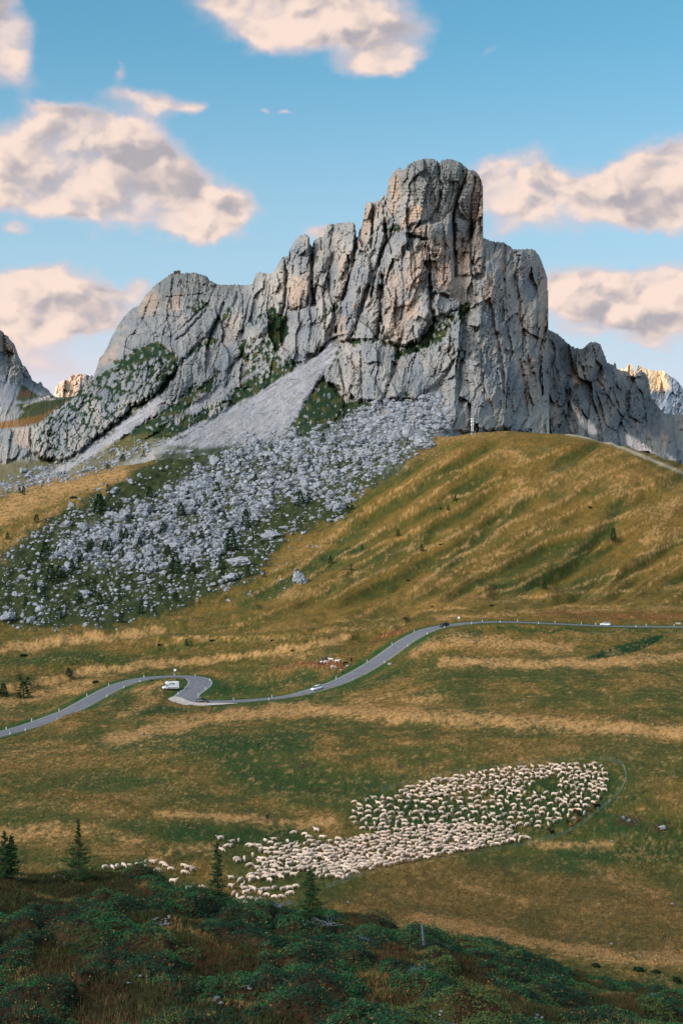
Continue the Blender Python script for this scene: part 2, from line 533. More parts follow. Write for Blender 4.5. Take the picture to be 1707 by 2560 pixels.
for x, y, d in [(-200, 1815, 480), (0, 1812, 475), (150, 1790, 480), (280, 1768, 490), (400, 1762, 500), (480, 1770, 500), (620, 1768, 500),
                (-900, 1800, 480), (740, 1755, 495), (860, 1738, 495), (1000, 1722, 490), (1130, 1708, 485), (1420, 1698, 480), (1707, 1690, 480), (2600, 1690, 480),
                # road line
                (207, 1761, 505), (287, 1718, 535), (373, 1694, 552), (440, 1690, 556), (501, 1708, 545), (467, 1746, 523), (545, 1755, 515),
                (631, 1751, 513), (718, 1741, 512), (775, 1727, 515), (832, 1711, 522), (925, 1666, 545), (1008, 1606, 570),
                (1085, 1569, 588), (1188, 1556, 598), (1342, 1557, 600), (1535, 1565, 600), (1707, 1567, 600), (2300, 1568, 600), (2600, 1568, 600),
                (115, 1801, 485), (0, 1834, 462), (-100, 1860, 445),
                # inside the bend, and the slope above the right road
                (330, 1740, 520), (420, 1725, 530), (560, 1725, 535), (650, 1710, 540), (1050, 1625, 555), (1250, 1640, 540), (1420, 1640, 535), (1650, 1640, 535), (2300, 1640, 535),
                # behind the road
                (-900, 1650, 590), (-200, 1690, 570), (0, 1710, 560), (150, 1690, 575), (300, 1668, 590), (500, 1650, 600), (700, 1630, 590), (850, 1630, 570), (920, 1600, 600),
                (-900, 1560, 680), (-200, 1600, 660), (0, 1612, 655), (250, 1590, 665), (500, 1570, 670), (750, 1560, 650), (950, 1550, 650), (1100, 1530, 650), (1300, 1530, 640), (1500, 1530, 645), (1707, 1530, 645), (2600, 1530, 645),
                (-900, 1490, 740), (0, 1540, 720), (300, 1520, 730), (600, 1495, 740), (850, 1470, 720), (1100, 1460, 710), (1400, 1470, 700), (1707, 1480, 700), (2600, 1480, 700),
                (0, 1420, 810), (300, 1400, 830), (600, 1370, 850), (800, 1350, 850), (1000, 1330, 820), (1250, 1330, 800), (1500, 1330, 800), (1707, 1350, 790), (2600, 1400, 790),
                (-900, 1330, 900), (0, 1310, 900), (200, 1270, 930), (450, 1240, 960), (700, 1240, 960), (900, 1220, 930), (1050, 1200, 900), (1300, 1180, 900), (1500, 1190, 890), (1707, 1240, 870), (2600, 1330, 870),
                (0, 1235, 1030), (150, 1205, 1060), (350, 1172, 1080), (600, 1155, 1090), (850, 1152, 1060), (980, 1140, 1000),
                (1100, 1105, 1000), (1180, 1083, 1010), (1250, 1079, 1020), (1330, 1082, 1015), (1420, 1087, 1005), (1500, 1104, 995), (1600, 1132, 985), (1707, 1160, 975), (2300, 1300, 960), (2600, 1340, 950),
                (-900, 1240, 1060), (0, 1210, 1170), (300, 1170, 1200), (500, 1150, 1220), (700, 1140, 1240), (900, 1135, 1230), (1030, 1120, 1180), (1100, 1110, 1120)]:
    G_PY.append((x, y, d))
for x, z, d in [(1180, 42, 1130), (1300, 38, 1130), (1450, 30, 1120), (1600, 10, 1110), (1800, -8, 1100), (2300, -40, 1080),
                (1180, 30, 1280), (1400, 15, 1280), (1650, -10, 1260), (2200, -50, 1250), (700, 40, 1330), (400, 32, 1300), (100, 18, 1300), (-300, 10, 1300), (-900, 0, 1280),
                (-900, 0, 1600), (0, 20, 1700), (500, 30, 1700), (900, 30, 1700), (1400, 0, 1700), (2300, -60, 1700)]:
    G_Z.append((x, z, d))
_P = [((x - CX) / 500.0, math.log(d) * 3.0) for x, y, d in G_PY] + [((x - CX) / 500.0, math.log(d) * 3.0) for x, z, d in G_Z]
_V = [-(y - CY) / F * d for x, y, d in G_PY] + [z for x, z, d in G_Z]
# interpolate slope-like z/d plus a linear part: smoother over the large range of distances
_gt = TPS(_P, [v / p_ for v, p_ in zip(_V, [d for *_, d in G_PY] + [d for *_, d in G_Z])], 2e-4)


def g_base(px, d):
    return _gt((px - CX) / 500.0, np.log(d) * 3.0) * d


# broad forms of the hill and pastures, as polylines over the photograph: (points, width, height in metres)
FORMS = [
    # ribs of the right-hand hill
    ([(850, 1465), (910, 1427), (1000, 1372), (1060, 1340), (1156, 1318)], 11, 2.6),
    ([(850, 1400), (905, 1383), (950, 1360), (1010, 1345)], 9, 2.0),
    ([(850, 1553), (943, 1515), (1030, 1482), (1112, 1454), (1189, 1411), (1276, 1378), (1342, 1334), (1400, 1312)], 13, 3.2),
    ([(600, 1560), (700, 1520), (800, 1480), (880, 1440), (960, 1400), (1060, 1350)], 12, 3.0),
    ([(920, 1340), (1000, 1300), (1080, 1262), (1170, 1230), (1250, 1190)], 10, 2.2),
    ([(900, 1285), (980, 1250), (1060, 1205), (1150, 1170)], 10, 1.8),
    ([(1000, 1230), (1080, 1180), (1160, 1130)], 10, 1.6),
    ([(1100, 1400), (1180, 1350), (1260, 1290), (1330, 1230), (1400, 1185)], 14, 2.6),
    ([(1200, 1470), (1300, 1440), (1400, 1400), (1480, 1340), (1540, 1270), (1600, 1230)], 14, 3.0),
    ([(1250, 1510), (1400, 1480), (1520, 1440), (1600, 1390), (1707, 1330)], 13, 3.0),
    ([(870, 1560), (1000, 1540), (1130, 1520), (1300, 1495), (1450, 1480), (1707, 1470)], 9, 2.2),
    ([(1260, 1525), (1400, 1518), (1550, 1512), (1707, 1500)], 7, 1.8),
    # gullies between them
    ([(880, 1445), (960, 1392), (1040, 1355), (1110, 1336)], 10, -3.2),
    ([(1000, 1465), (1096, 1427), (1156, 1378), (1232, 1307), (1315, 1252)], 15, -4.2),
    ([(1250, 1480), (1380, 1440), (1467, 1372), (1500, 1334), (1545, 1269), (1604, 1225)], 17, -5.5),
    ([(1400, 1470), (1495, 1454), (1588, 1432), (1659, 1372), (1707, 1345)], 14, -3.6),
    ([(880, 1370), (950, 1330), (1040, 1285), (1120, 1250)], 9, -2.4),
    ([(920, 1300), (1010, 1262), (1090, 1222), (1170, 1190)], 8, -2.0),
    ([(1140, 1440), (1230, 1400), (1320, 1345), (1400, 1290)], 12, -2.6),
    # pasture swells at the left
    ([(-100, 1640), (0, 1623), (120, 1605), (250, 1590), (400, 1575), (560, 1550), (640, 1530)], 9, 3.0),
    ([(-100, 1745), (75, 1722), (143, 1703), (190, 1684), (344, 1664), (517, 1652), (689, 1629), (860, 1592), (980, 1578)], 8, 3.0),
    ([(400, 1605), (600, 1598), (780, 1580), (900, 1566), (1010, 1552)], 7, 2.2),
    ([(-50, 1560), (100, 1550), (260, 1535), (420, 1520), (560, 1490), (680, 1450), (800, 1410)], 9, 2.2),
    ([(60, 1690), (200, 1655), (330, 1632), (450, 1620)], 10, -3.6),
    ([(470, 1560), (640, 1530), (760, 1500), (840, 1470)], 9, -2.2),
    # lower meadow: a faint line above the road bend, the long swell and the drop to the fold
    ([(350, 1843), (430, 1822), (520, 1795), (600, 1780), (690, 1775)], 3.2, -.75),
    ([(560, 1790), (760, 1775), (950, 1790), (1200, 1800), (1450, 1812), (1707, 1830)], 12, 1.6),
    ([(1100, 1650), (1300, 1652), (1500, 1655), (1707, 1645)], 8, 1.3),
    ([(1500, 1638), (1560, 1625), (1610, 1610), (1645, 1597)], 7, -2.0),
]


def near_hummocks(X, Y):
    """uneven shrub-covered ground near the camera"""
    return .55 * fbm(X / 6.5, Y / 6.5, 3, 51) + .14 * fbm(X / 2.1, Y / 2.1, 2, 52) + .62 * canopy(X, Y)[0]


HEATH = [([(-80, 2200), (40, 2215), (130, 2225), (260, 2215), (340, 2225)], 20), ([(430, 2330), (520, 2370), (620, 2400)], 26), ([(150, 2380), (120, 2450), (40, 2480)], 26), ([(480, 2440), (580, 2400)], 20),
         ([(880, 2320), (1000, 2345)], 16), ([(1160, 2450), (1230, 2500), (1290, 2540)], 22), ([(930, 2480), (1010, 2510)], 26), ([(1440, 2450), (1500, 2470)], 12), ([(220, 2540), (420, 2545), (560, 2560)], 30), ([(1250, 2520), (1450, 2540), (1600, 2500)], 16)]


def canopy(X, Y):
    """height of the dwarf shrubs over the near slope, and how much of them is green shrub rather than heath"""
    px = X / np.maximum(Y, 1) * F + CX
    zz = g_base(px, Y)
    py = CY - zz / Y * F
    he = np.zeros(np.shape(X))
    for p, w in HEATH: he = np.maximum(he, line_k(px + 20 * fbm(X / 4., Y / 4., 2, 57), py, p, w * 1.5))
    k = np.clip(fbm(X / 5., Y / 7., 3, 53) * 1.1 + .82 - 1.5 * he, 0, 1)
    v1, _, e1 = worley(X / 3.3, Y / 3.6, 54); v2, _, e2 = worley(X / .95, Y / 1.1, 55)
    dome = np.sqrt(np.clip(e1 * 1.5, 0, 1)) * (.55 + .8 * v1) + .28 * np.sqrt(np.clip(e2 * 1.4, 0, 1))
    return k * dome * .95 * (1 - .45 * sstep(px, 1150, 1500)), k, v1




def folds(px, py):
    """ribs and gullies fanning down the grassy hill: 1 on a rib, 0 in a gully"""
    u = (py - 1300) + .56 * (px - 1200) + 15 * fbm(px / 190., py / 140., 2, 33)
    v = px - .5 * py
    n_ = gnoise(u / 66., v / 480., 34) + .2 * gnoise(u / 33., v / 400., 35)
    return np.clip(1 - 1.7 * np.abs(n_), 0, 1) ** .8


def hill_mask(px, py, d):
    return sstep(py, 1535, 1480) * sstep(px + (py - 1300) * 1.2, 760, 880) * sstep(d, 600, 680) * sstep(py, 1085, 1130)


def g_forms(px, d, z):
    py = CY - z / d * F
    out = np.zeros(np.shape(px))
    wob = 9 * fbm(px / 90.0, py / 60.0, 3, 31)
    for pts, w, h in FORMS:
        out = out + (.62 if h < 0 or pts[0][0] > 820 else .95) * h * line_k(px, py + wob * .6, pts, w * 1.2)
        if h > 0: out = out - .3 * h * line_k(px - .5 * w, py + wob - 1.25 * w, pts, w * .9)
    X = (px - CX) / F * d
    hill = sstep(py, 1600, 1500) * sstep(d, 560, 680)
    out = out + 4.6 * hill_mask(px, py, d) * (folds(px, py) - .5)
    out = out + hill * .9 * fbm(X / 34.0, d / 60.0, 3, 7)
    out = out + sstep(d, 120, 200) * .7 * fbm(X / 28.0, d / 32.0, 4, 9) + sstep(d, 140, 200) * .10 * fbm(X / 2.6, d / 2.6, 2, 10)
    talus = region(px, py, TALUS, 25)
    out = out + talus * (3.2 * np.abs(fbm(X / 22.0, d / 26.0, 4, 12)) + 1.3 * fbm(X / 6.0, d / 6.0, 2, 13))
    m = (d < 120) & (d > 4)
    if m.any():
        out[m] += (sstep(d[m], 118, 98) * sstep(d[m], 26, 42) * near_hummocks(X[m], d[m]))
    return out


TALUS = [(-300, 1400), (0, 1400), (90, 1315), (217, 1241), (330, 1190), (446, 1107), (600, 1085), (1000, 1045), (1130, 1062), (1080, 1100), (990, 1180), (912, 1229),
         (850, 1300), (721, 1343), (638, 1445), (478, 1509), (287, 1567), (127, 1573), (0, 1567), (-300, 1560)]

gcols = np.concatenate([np.arange(-1500, -300, 45.), np.arange(-300, -24, 7.), np.arange(-24, 1740, 3.), np.arange(1741, 2060, 7.), np.arange(2065, 3200, 45.)])
ld = [5.0]
while ld[-1] < 1750:
    dd = ld[-1]
    step = .02 if dd < 30 else (.0045 if dd < 120 else (.012 if dd < 160 else (.0042 if dd < 420 else (.0024 if dd < 640 else (.0032 if dd < 1150 else .012)))))
    ld.append(dd * (1 + step))
grows = np.array(ld)
GPX, GD = np.meshgrid(gcols, grows)
gz = g_base(GPX, GD)
gz = gz + g_forms(GPX, GD, gz)
GX, GY = (GPX - CX) / F * GD, GD


def ray_ground(px, py, zg=None, dmin=100.0):
    """first hit of the photograph's pixel ray with the ground grid, beyond dmin"""
    z_ = gz if zg is None else zg
    fi = np.interp(px, gcols, np.arange(len(gcols)))
    i = int(min(fi, len(gcols) - 2)); t = fi - i
    zc = z_[:, i] * (1 - t) + z_[:, i + 1] * t
    pyc = CY - zc / grows * F
    k0 = int(np.searchsorted(grows, dmin))
    below = pyc[k0:] <= py
    if not below.any(): return None
    k = k0 + int(np.argmax(below))
    if k == k0: return None
    a, b = pyc[k - 1], pyc[k]
    s = (a - py) / (a - b + 1e-9)
    d = grows[k - 1] + s * (grows[k] - grows[k - 1])
    return (px - CX) / F * d, d, -(py - CY) / F * d


def ground_z(X, Y):
    X = np.asarray(X, float); Y = np.asarray(Y, float)
    px = X / Y * F + CX
    fi = np.clip(np.interp(px, gcols, np.arange(len(gcols))), 0, len(gcols) - 1.001)
    fj = np.clip(np.interp(Y, grows, np.arange(len(grows))), 0, len(grows) - 1.001)
    i = fi.astype(int); j = fj.astype(int); a = fi - i; b = fj - j
    return (gz[j, i] * (1 - a) + gz[j, i + 1] * a) * (1 - b) + (gz[j + 1, i] * (1 - a) + gz[j + 1, i + 1] * a) * b


# road: smooth centreline on the ground, then bed the ground to it
def catmull(P, n=8):
    P = np.array(P, float); out = []
    for i in range(len(P) - 1):
        p0, p1, p2, p3 = P[max(i - 1, 0)], P[i], P[i + 1], P[min(i + 2, len(P) - 1)]
        for k in range(n):
            t = k / n
            out.append(.5 * ((2 * p1) + (-p0 + p2) * t + (2 * p0 - 5 * p1 + 4 * p2 - p3) * t * t + (-p0 + 3 * p1 - 3 * p2 + p3) * t ** 3))
    out.append(P[-1])
    return np.array(out)


def smooth1(a, k):
    a = a.copy()
    for _ in range(k): a[1:-1] = .25 * a[:-2] + .5 * a[1:-1] + .25 * a[2:]
    return a


# distances along the road, so that its plan is smooth (one per point of ROAD_PX)
RDV = [436, 449, 462, 473, 485, 496, 505, 520, 535, 545, 552, 556, 556.5, 553, 545, 536, 528, 522, 518,
       515, 513, 512, 515, 522, 532, 545, 558, 570, 580, 588, 594, 598, 600, 600, 600, 600, 600, 600, 600]
rl = []
for (x, y), d in zip(ROAD_PX, RDV):
    rl.append(((x - CX) / F * d, d, -(y - CY) / F * d))
road_c = catmull(rl, 10)
assert len(RDV) == len(ROAD_PX)
for c in range(3): road_c[:, c] = smooth1(road_c[:, c], 8 if c < 2 else 60)
rt = np.gradient(road_c[:, :2], axis=0); rt /= np.linalg.norm(rt, axis=1)[:, None]
rn = np.stack([-rt[:, 1], rt[:, 0]], 1)
RW = 3.3
rp = road_c[:, :2]
_cx = road_c[:, 0] / road_c[:, 1] * F + CX
bend = smooth1(np.where((_cx > 455) & (_cx < 520) & (road_c[:, 1] < 556), 1.0, 0.0), 60)


def road_near(X, Y):
    """distance to the road centreline in plan, and the road's height there"""
    sh = X.shape; X = X.ravel(); Y = Y.ravel()
    best = np.full(X.shape, 1e9); zz = np.zeros(X.shape)
    m = (Y > 400) & (Y < 640)
    xi, yi = X[m], Y[m]
    b = np.full(xi.shape, 1e9); z = np.zeros(xi.shape)
    for i in range(0, len(rp) - 2, 2):
        ax, ay = rp[i]; bx, by = rp[min(i + 2, len(rp) - 1)]
        ex, ey = bx - ax, by - ay
        t = np.clip(((xi - ax) * ex + (yi - ay) * ey) / (ex * ex + ey * ey + 1e-9), 0, 1)
        q = (xi - ax - t * ex) ** 2 + (yi - ay - t * ey) ** 2
        u = q < b
        b = np.where(u, q, b)
        z = np.where(u, road_c[i, 2] * (1 - t) + road_c[min(i + 2, len(rp) - 1), 2] * t, z)
    best[m] = np.sqrt(b); zz[m] = z
    return best.reshape(sh), zz.reshape(sh)


rdist, rz = road_near(GX, GY)
LAYBY = [(412, 1746), (470, 1741), (520, 1752), (548, 1758), (520, 1764), (470, 1763), (430, 1758)]
gpy0 = CY - gz / GD * F
bed = 1 - sstep(rdist, RW + 2.0, RW + 9.5)
gz = gz * (1 - bed) + (rz - .12) * bed
GPY = CY - gz / GD * F

# ---- ground colour (base colour of grass, heath, earth, gravel; shading of ribs and swells painted in)
def C(*rgb):   # sRGB bytes of a tone -> linear
    return np.array([(c / 255.0 / 12.92) if c <= 10 else (((c / 255.0) + .055) / 1.055) ** 2.4 for c in rgb])


def paint(col, c, m):
    return col * (1 - m[..., None]) + np.asarray(c) * m[..., None]


TAN, GOLD, OCHRE, OLIVE, GREEN, DEEP, RUST = C(182, 140, 92), C(130, 100, 52), C(112, 86, 38), C(78, 76, 36), C(52, 78, 34), C(28, 60, 30), C(110, 60, 42)
wx = 1.0 * fbm(GX / 30., GY / 44., 5, 101)
wy = fbm(GX / 9., GY / 12., 4, 102)
fine = fbm(GX / 1.3, GY / 2.2, 3, 103)
tuft = fbm(GX / .62, GY / 1.0, 2, 104)
P_X, P_Y = GPX, GPY
col = np.empty(GPX.shape + (3,)); col[:] = OLIVE
near = sstep(GD, 420, 330)
dry = sstep(wx + .5 * wy, -.35, .55)
col = paint(col, GOLD * .80, dry * .68)
# right hill: ochre ground
hill = sstep(P_Y, 1580, 1520) * sstep(P_X + (P_Y - 1300) * 1.2, 700, 860)
lefthill = sstep(P_Y, 1690, 1640) * (1 - hill) * sstep(GD, 520, 570)
col = paint(col, OCHRE * 1.05, np.clip(hill + .7 * lefthill, 0, 1) * (.75 + .25 * np.clip(wy, -1, 1)))
BRIGHT = [
    ([(1020, 1120), (1100, 1100), (1180, 1090), (1260, 1086)], 12, .8), ([(880, 1240), (960, 1190), (1040, 1150), (1120, 1120)], 14, .7),
    ([(1370, 1195), (1450, 1185), (1540, 1190), (1640, 1200), (1707, 1215)], 30, .75), ([(1240, 1150), (1330, 1125), (1400, 1130)], 12, .6),
    ([(1570, 1105), (1640, 1125), (1707, 1150)], 10, .5), ([(1100, 1545), (1300, 1530), (1500, 1525), (1707, 1515)], 6, .9),
    ([(1000, 1520), (1150, 1500), (1300, 1500), (1420, 1480)], 14, .6),
    ([(0, 1623), (120, 1608), (250, 1592), (400, 1575)], 11, .9), ([(0, 1725), (143, 1703), (190, 1684), (344, 1662), (517, 1650), (689, 1629), (860, 1598)], 9, .95),
    ([(0, 1760), (80, 1745), (160, 1722), (230, 1710)], 14, .6), ([(480, 1652), (560, 1640), (700, 1640), (800, 1635)], 10, .5),
    ([(430, 1590), (600, 1600), (780, 1585), (1000, 1560)], 9, .5),
    ([(0, 1370), (60, 1340), (140, 1290)], 30, .5), ([(0, 1290), (100, 1235), (200, 1210), (300, 1190)], 30, .75),
    ([(0, 1780), (100, 1790), (180, 1760)], 16, .35),
    ([(1110, 1650), (1300, 1660), (1500, 1654), (1707, 1644)], 11, .95), ([(1030, 1630), (1130, 1600), (1300, 1610), (1420, 1625)], 16, .7),
    ([(1350, 1600), (1450, 1590), (1560, 1585)], 14, .4),
    ([(280, 1850), (400, 1822), (560, 1790), (760, 1772), (950, 1785), (1150, 1795), (1400, 1812), (1707, 1832)], 17, .9),
    ([(880, 1755), (1000, 1740), (1100, 1750)], 16, .5), ([(350, 1740), (420, 1700), (445, 1695)], 10, .6), ([(250, 1760), (300, 1735), (360, 1712)], 9, .55),
    ([(300, 1790), (370, 1760), (410, 1735)], 10, .6),
    ([(0, 2090), (80, 2085), (140, 2078)], 22, .85), ([(150, 2080), (260, 2075), (340, 2105)], 16, .45), ([(390, 2035), (520, 2038), (640, 2050), (760, 2058), (830, 2055)], 9, .8),
    ([(380, 2150), (440, 2125), (540, 2120)], 14, .6), ([(0, 2010), (150, 2020), (280, 2035)], 14, .35),
    ([(1330, 2105), (1430, 2115), (1520, 2112)], 10, .6), ([(1110, 2190), (1200, 2220), (1300, 2250)], 16, .55), ([(1290, 2170), (1350, 2195)], 12, .5),
    ([(1040, 2290), (1120, 2310), (1200, 2330), (1300, 2350), (1400, 2370), (1560, 2390), (1707, 2400)], 17, 1.0), ([(1480, 2185), (1560, 2215), (1660, 2240)], 22, .4),
    ([(900, 2240), (980, 2230), (1060, 2250)], 24, .3), ([(1400, 2330), (1550, 2350), (1707, 2340)], 20, .35), ([(1450, 2250), (1600, 2290), (1707, 2280)], 20, .3),
    ([(1540, 1880), (1620, 1900), (1707, 1900)], 30, .25), ([(0, 1890), (200, 1870), (420, 1850)], 24, .35),
]
GREENS = [
    ([(300, 1860), (480, 1855), (640, 1860), (760, 1850)], 30, .9), ([(560, 1900), (700, 1960), (850, 1980), (950, 1960)], 45, .7),
    ([(100, 1940), (300, 1950), (500, 1990)], 34, .55), ([(0, 2060), (200, 2050), (350, 2070)], 20, .5), ([(430, 2080), (620, 2090), (760, 2090)], 26, .8),
    ([(0, 2140), (150, 2150), (300, 2170)], 24, .6), ([(400, 2190), (500, 2220)], 22, .6), ([(950, 2030), (1150, 2020), (1350, 2010), (1480, 1990)], 70, .95),
    ([(620, 2180), (760, 2160)], 50, .6), ([(1420, 2130), (1560, 2130), (1707, 2130)], 34, .9), ([(1500, 2060), (1600, 2080), (1707, 2080)], 36, .85),
    ([(1180, 2150), (1330, 2160), (1500, 2190)], 18, .8), ([(1350, 2270), (1500, 2310)], 20, .5), ([(1620, 2450), (1707, 2460)], 24, .7), ([(1500, 2410), (1620, 2425)], 10, .5),
    ([(520, 1725), (620, 1725), (700, 1712), (780, 1690)], 17, .85), ([(660, 1660), (760, 1650), (850, 1625)], 14, .5), ([(330, 1780), (400, 1772), (470, 1775), (620, 1768), (780, 1748)], 9, .95),
    ([(1040, 1610), (1120, 1590), (1200, 1580)], 10, .95), ([(820, 1745), (940, 1705), (1020, 1660)], 12, .75), ([(960, 1690), (1060, 1690), (1200, 1690), (1400, 1695)], 12, .45),
    ([(1480, 1760), (1600, 1745), (1707, 1760)], 18, .5), ([(1100, 1730), (1250, 1740), (1400, 1760)], 14, .4), ([(1600, 1600), (1660, 1600), (1707, 1612)], 14, .75),
    ([(1240, 1570), (1400, 1575), (1600, 1577), (1707, 1580)], 5, .8), ([(380, 1730), (430, 1715)], 10, .7), ([(320, 1755), (330, 1790)], 14, .5),
    ([(0, 1660), (100, 1645), (220, 1640), (340, 1650)], 14, .8), ([(0, 1745), (60, 1740)], 0.1, .1), ([(330, 1640), (420, 1625), (520, 1618)], 8, .6),
    ([(620, 1500), (720, 1460), (780, 1420), (850, 1390), (900, 1370)], 22, .8), ([(850, 1360), (900, 1330), (880, 1300)], 18, .6), ([(560, 1560), (640, 1540)], 10, .5),
    ([(1100, 1430), (1160, 1380), (1240, 1310), (1315, 1250)], 17, .8), ([(1250, 1475), (1380, 1440), (1467, 1372), (1500, 1334), (1545, 1269)], 19, .85), ([(1400, 1470), (1588, 1430), (1659, 1372), (1707, 1340)], 14, .6),
    ([(880, 1440), (960, 1390), (1060, 1345)], 13, .7), ([(900, 1365), (1000, 1310)], 12, .5), ([(1380, 1240), (1480, 1230), (1560, 1225)], 16, .5), ([(1000, 1160), (1080, 1150)], 10, .3),
    ([(1300, 1145), (1370, 1130), (1340, 1120)], 9, .5), ([(1390, 1180), (1440, 1160)], 5, .8), ([(1530, 1100), (1620, 1150), (1707, 1190)], 12, .5),
    ([(1200, 1360), (1300, 1350), (1380, 1300)], 14, .4), ([(1030, 1500), (1120, 1470)], 9, .5), ([(1440, 1500), (1560, 1470)], 8, .5),
]
RUSTS = [([(745, 1655), (800, 1663), (860, 1662)], 5, .9), ([(690, 1668), (740, 1662)], 6, .5), ([(925, 1600), (960, 1590), (1000, 1580)], 6, .7), ([(1350, 1532), (1550, 1540), (1707, 1540)], 8, .45),
         ([(505, 1735), (525, 1712), (530, 1700)], 4, .6), ([(1430, 2040), (1500, 2060)], 8, .2), ([(180, 1560), (300, 1545)], 8, .4)]
wobx = 13 * fbm(P_X / 70., P_Y / 45., 4, 111); woby = 7 * fbm(P_X / 60., P_Y / 40., 4, 112)
def strokes(items, ragged=.5):
    m = np.zeros(GPX.shape)
    for pts, w, s in items:
        m = np.maximum(m, s * line_k(P_X + wobx, P_Y + woby, pts, w * 1.25))
    return np.clip(m * (1 + ragged * np.clip(fine + .5 * tuft + .5 * wy, -1, 1)), 0, 1)
mg = strokes(GREENS)
mg = np.clip(mg * .5 + .5 * sstep(mg + .3 * (fine * .5 + wy * .5), .3, .7), 0, 1) * sstep(mg, .05, .2)
col = paint(col, GREEN * .8, mg * .85)
col = paint(col, DEEP * .85, sstep(mg, .55, 1.0) * .6)
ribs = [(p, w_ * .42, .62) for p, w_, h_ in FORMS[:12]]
shade_side = [([(a_, b_ - 1.5 * w_) for a_, b_ in p], w_ * .6, .55) for p, w_, h_ in FORMS[19:24] if h_ > 0] + [([(a_ + .5 * w_, b_ + 1.3 * w_) for a_, b_ in p], w_ * .75, .5) for p, w_, h_ in FORMS if h_ > 1.7]  # shaded side of ribs and swells, painted in as darker greener turf
ml = strokes(shade_side, .5)
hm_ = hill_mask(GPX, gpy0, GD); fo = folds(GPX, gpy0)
ml = np.clip(np.maximum(ml, hm_ * sstep(fo, .62, .12) * .95), 0, 1) * (.7 + .5 * sstep(wy, -.5, .6))  # gully shade and greener turf painted together
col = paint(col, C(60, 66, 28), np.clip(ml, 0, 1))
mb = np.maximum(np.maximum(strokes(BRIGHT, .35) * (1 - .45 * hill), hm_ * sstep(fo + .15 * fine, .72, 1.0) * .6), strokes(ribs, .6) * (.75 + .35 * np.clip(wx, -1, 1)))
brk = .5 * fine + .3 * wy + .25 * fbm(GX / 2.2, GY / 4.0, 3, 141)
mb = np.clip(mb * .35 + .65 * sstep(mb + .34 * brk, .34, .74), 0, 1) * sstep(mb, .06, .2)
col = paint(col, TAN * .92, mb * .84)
col = paint(col, RUST, strokes(RUSTS, .7))
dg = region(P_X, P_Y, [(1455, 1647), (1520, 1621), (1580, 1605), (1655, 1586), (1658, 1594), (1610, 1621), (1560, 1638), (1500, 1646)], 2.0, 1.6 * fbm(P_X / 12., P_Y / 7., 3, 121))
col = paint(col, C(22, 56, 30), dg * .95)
# dry tufts scattered through the greener pasture
tf = sstep(tuft * .8 + .55 * fine + .55 * wy + .4 * wx, .3, .75) * sstep(GD, 110, 160)
col = paint(col, TAN * .92, tf * (.34 - .24 * hill))
tg = sstep(tuft * .8 - .6 * fine - .5 * wy - .35 * wx, .28, .7) * sstep(GD, 110, 160)
col = paint(col, DEEP * .9, tg * (.42 - .3 * hill))
# dry brown lower-right pasture
br = region(P_X, P_Y, [(800, 2270), (1000, 2190), (1200, 2140), (1450, 2180), (1707, 2230), (1707, 2400), (1300, 2380), (1000, 2310)], 40)
col = paint(col, C(84, 66, 36), br * .5)
cl1 = fbm(GX / 1.9, GY / 3.4, 3, 131); cl2 = fbm(GX / 5.5, GY / 9.0, 3, 132)
far_ = sstep(GD, 230, 330) * (1 - sstep(GD, 1050, 1150))
col = paint(col, TAN * 1.02, sstep(cl1 + .5 * cl2, .45, .95) * far_ * (.36 - .16 * hill))
col = paint(col, C(50, 56, 28), sstep(-cl1 - .6 * cl2, .38, .9) * far_ * .55)
# verge beside the road: greener; talus floor: dark alpine turf; gravel
col = paint(col, C(44, 74, 36), (1 - sstep(rdist, RW + 1.5, RW + 7.5)) * sstep(rdist, RW, RW + .8) * (.85 + .3 * np.clip(wy, -1, 1)))
tal = region(P_X + wobx * 1.6, P_Y + woby * 2.4, TALUS, 12, 14 * wy)
col = paint(col, C(44, 58, 34) * .9, tal * .92)
core = region(P_X + wobx, P_Y + woby, [(150, 1330), (300, 1300), (450, 1210), (600, 1105), (1000, 1050), (1120, 1065), (990, 1170), (860, 1210), (700, 1240), (600, 1330), (450, 1380), (250, 1420)], 30)
col = paint(col, C(140, 140, 140), core * sstep(fine + wy, -.3, .5) * .4)
leftscree = region(P_X + wobx, P_Y + woby, [(-100, 1190), (60, 1160), (200, 1130), (300, 1090), (420, 1060), (420, 1085), (300, 1150), (150, 1190), (60, 1215), (-100, 1260)], 14)
col = paint(col, C(150, 150, 150), leftscree * .7 * (.5 + .5 * np.clip(fine, -1, 1)))
col = paint(col, C(168, 160, 150), np.exp(-((rdist - RW) / .5) ** 2) * .6)
# old stony patches above the fold's right corner
for cx_, cy_, r_ in [(1570, 2050, 34), (1650, 2068, 26), (760, 1912, 12), (1000, 1916, 12), (790, 1975, 10)]:
    m = np.exp(-(((P_X - cx_) / r_) ** 2 + ((P_Y - cy_) / (r_ * .45)) ** 2)) * (.7 + .5 * fine)
    col = paint(col, C(62, 40, 32), np.clip(m, 0, 1))
# footpath over the right-hand hill crest
path_px = [(1415, 1084), (1450, 1090), (1490, 1098), (1530, 1110), (1575, 1127), (1620, 1146), (1660, 1163), (1707, 1182)]
pm = line_k(P_X, P_Y, path_px, 4.0)
col = paint(col, C(176, 160, 138), pm * .9)
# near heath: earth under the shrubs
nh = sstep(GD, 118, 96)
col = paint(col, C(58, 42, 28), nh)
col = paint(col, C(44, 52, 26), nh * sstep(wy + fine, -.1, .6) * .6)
col = np.clip(col * (1 + (.15 - .08 * hill) * np.clip(fine, -1, 1) + .10 * np.clip(tuft, -1, 1))[..., None], 0, 1)

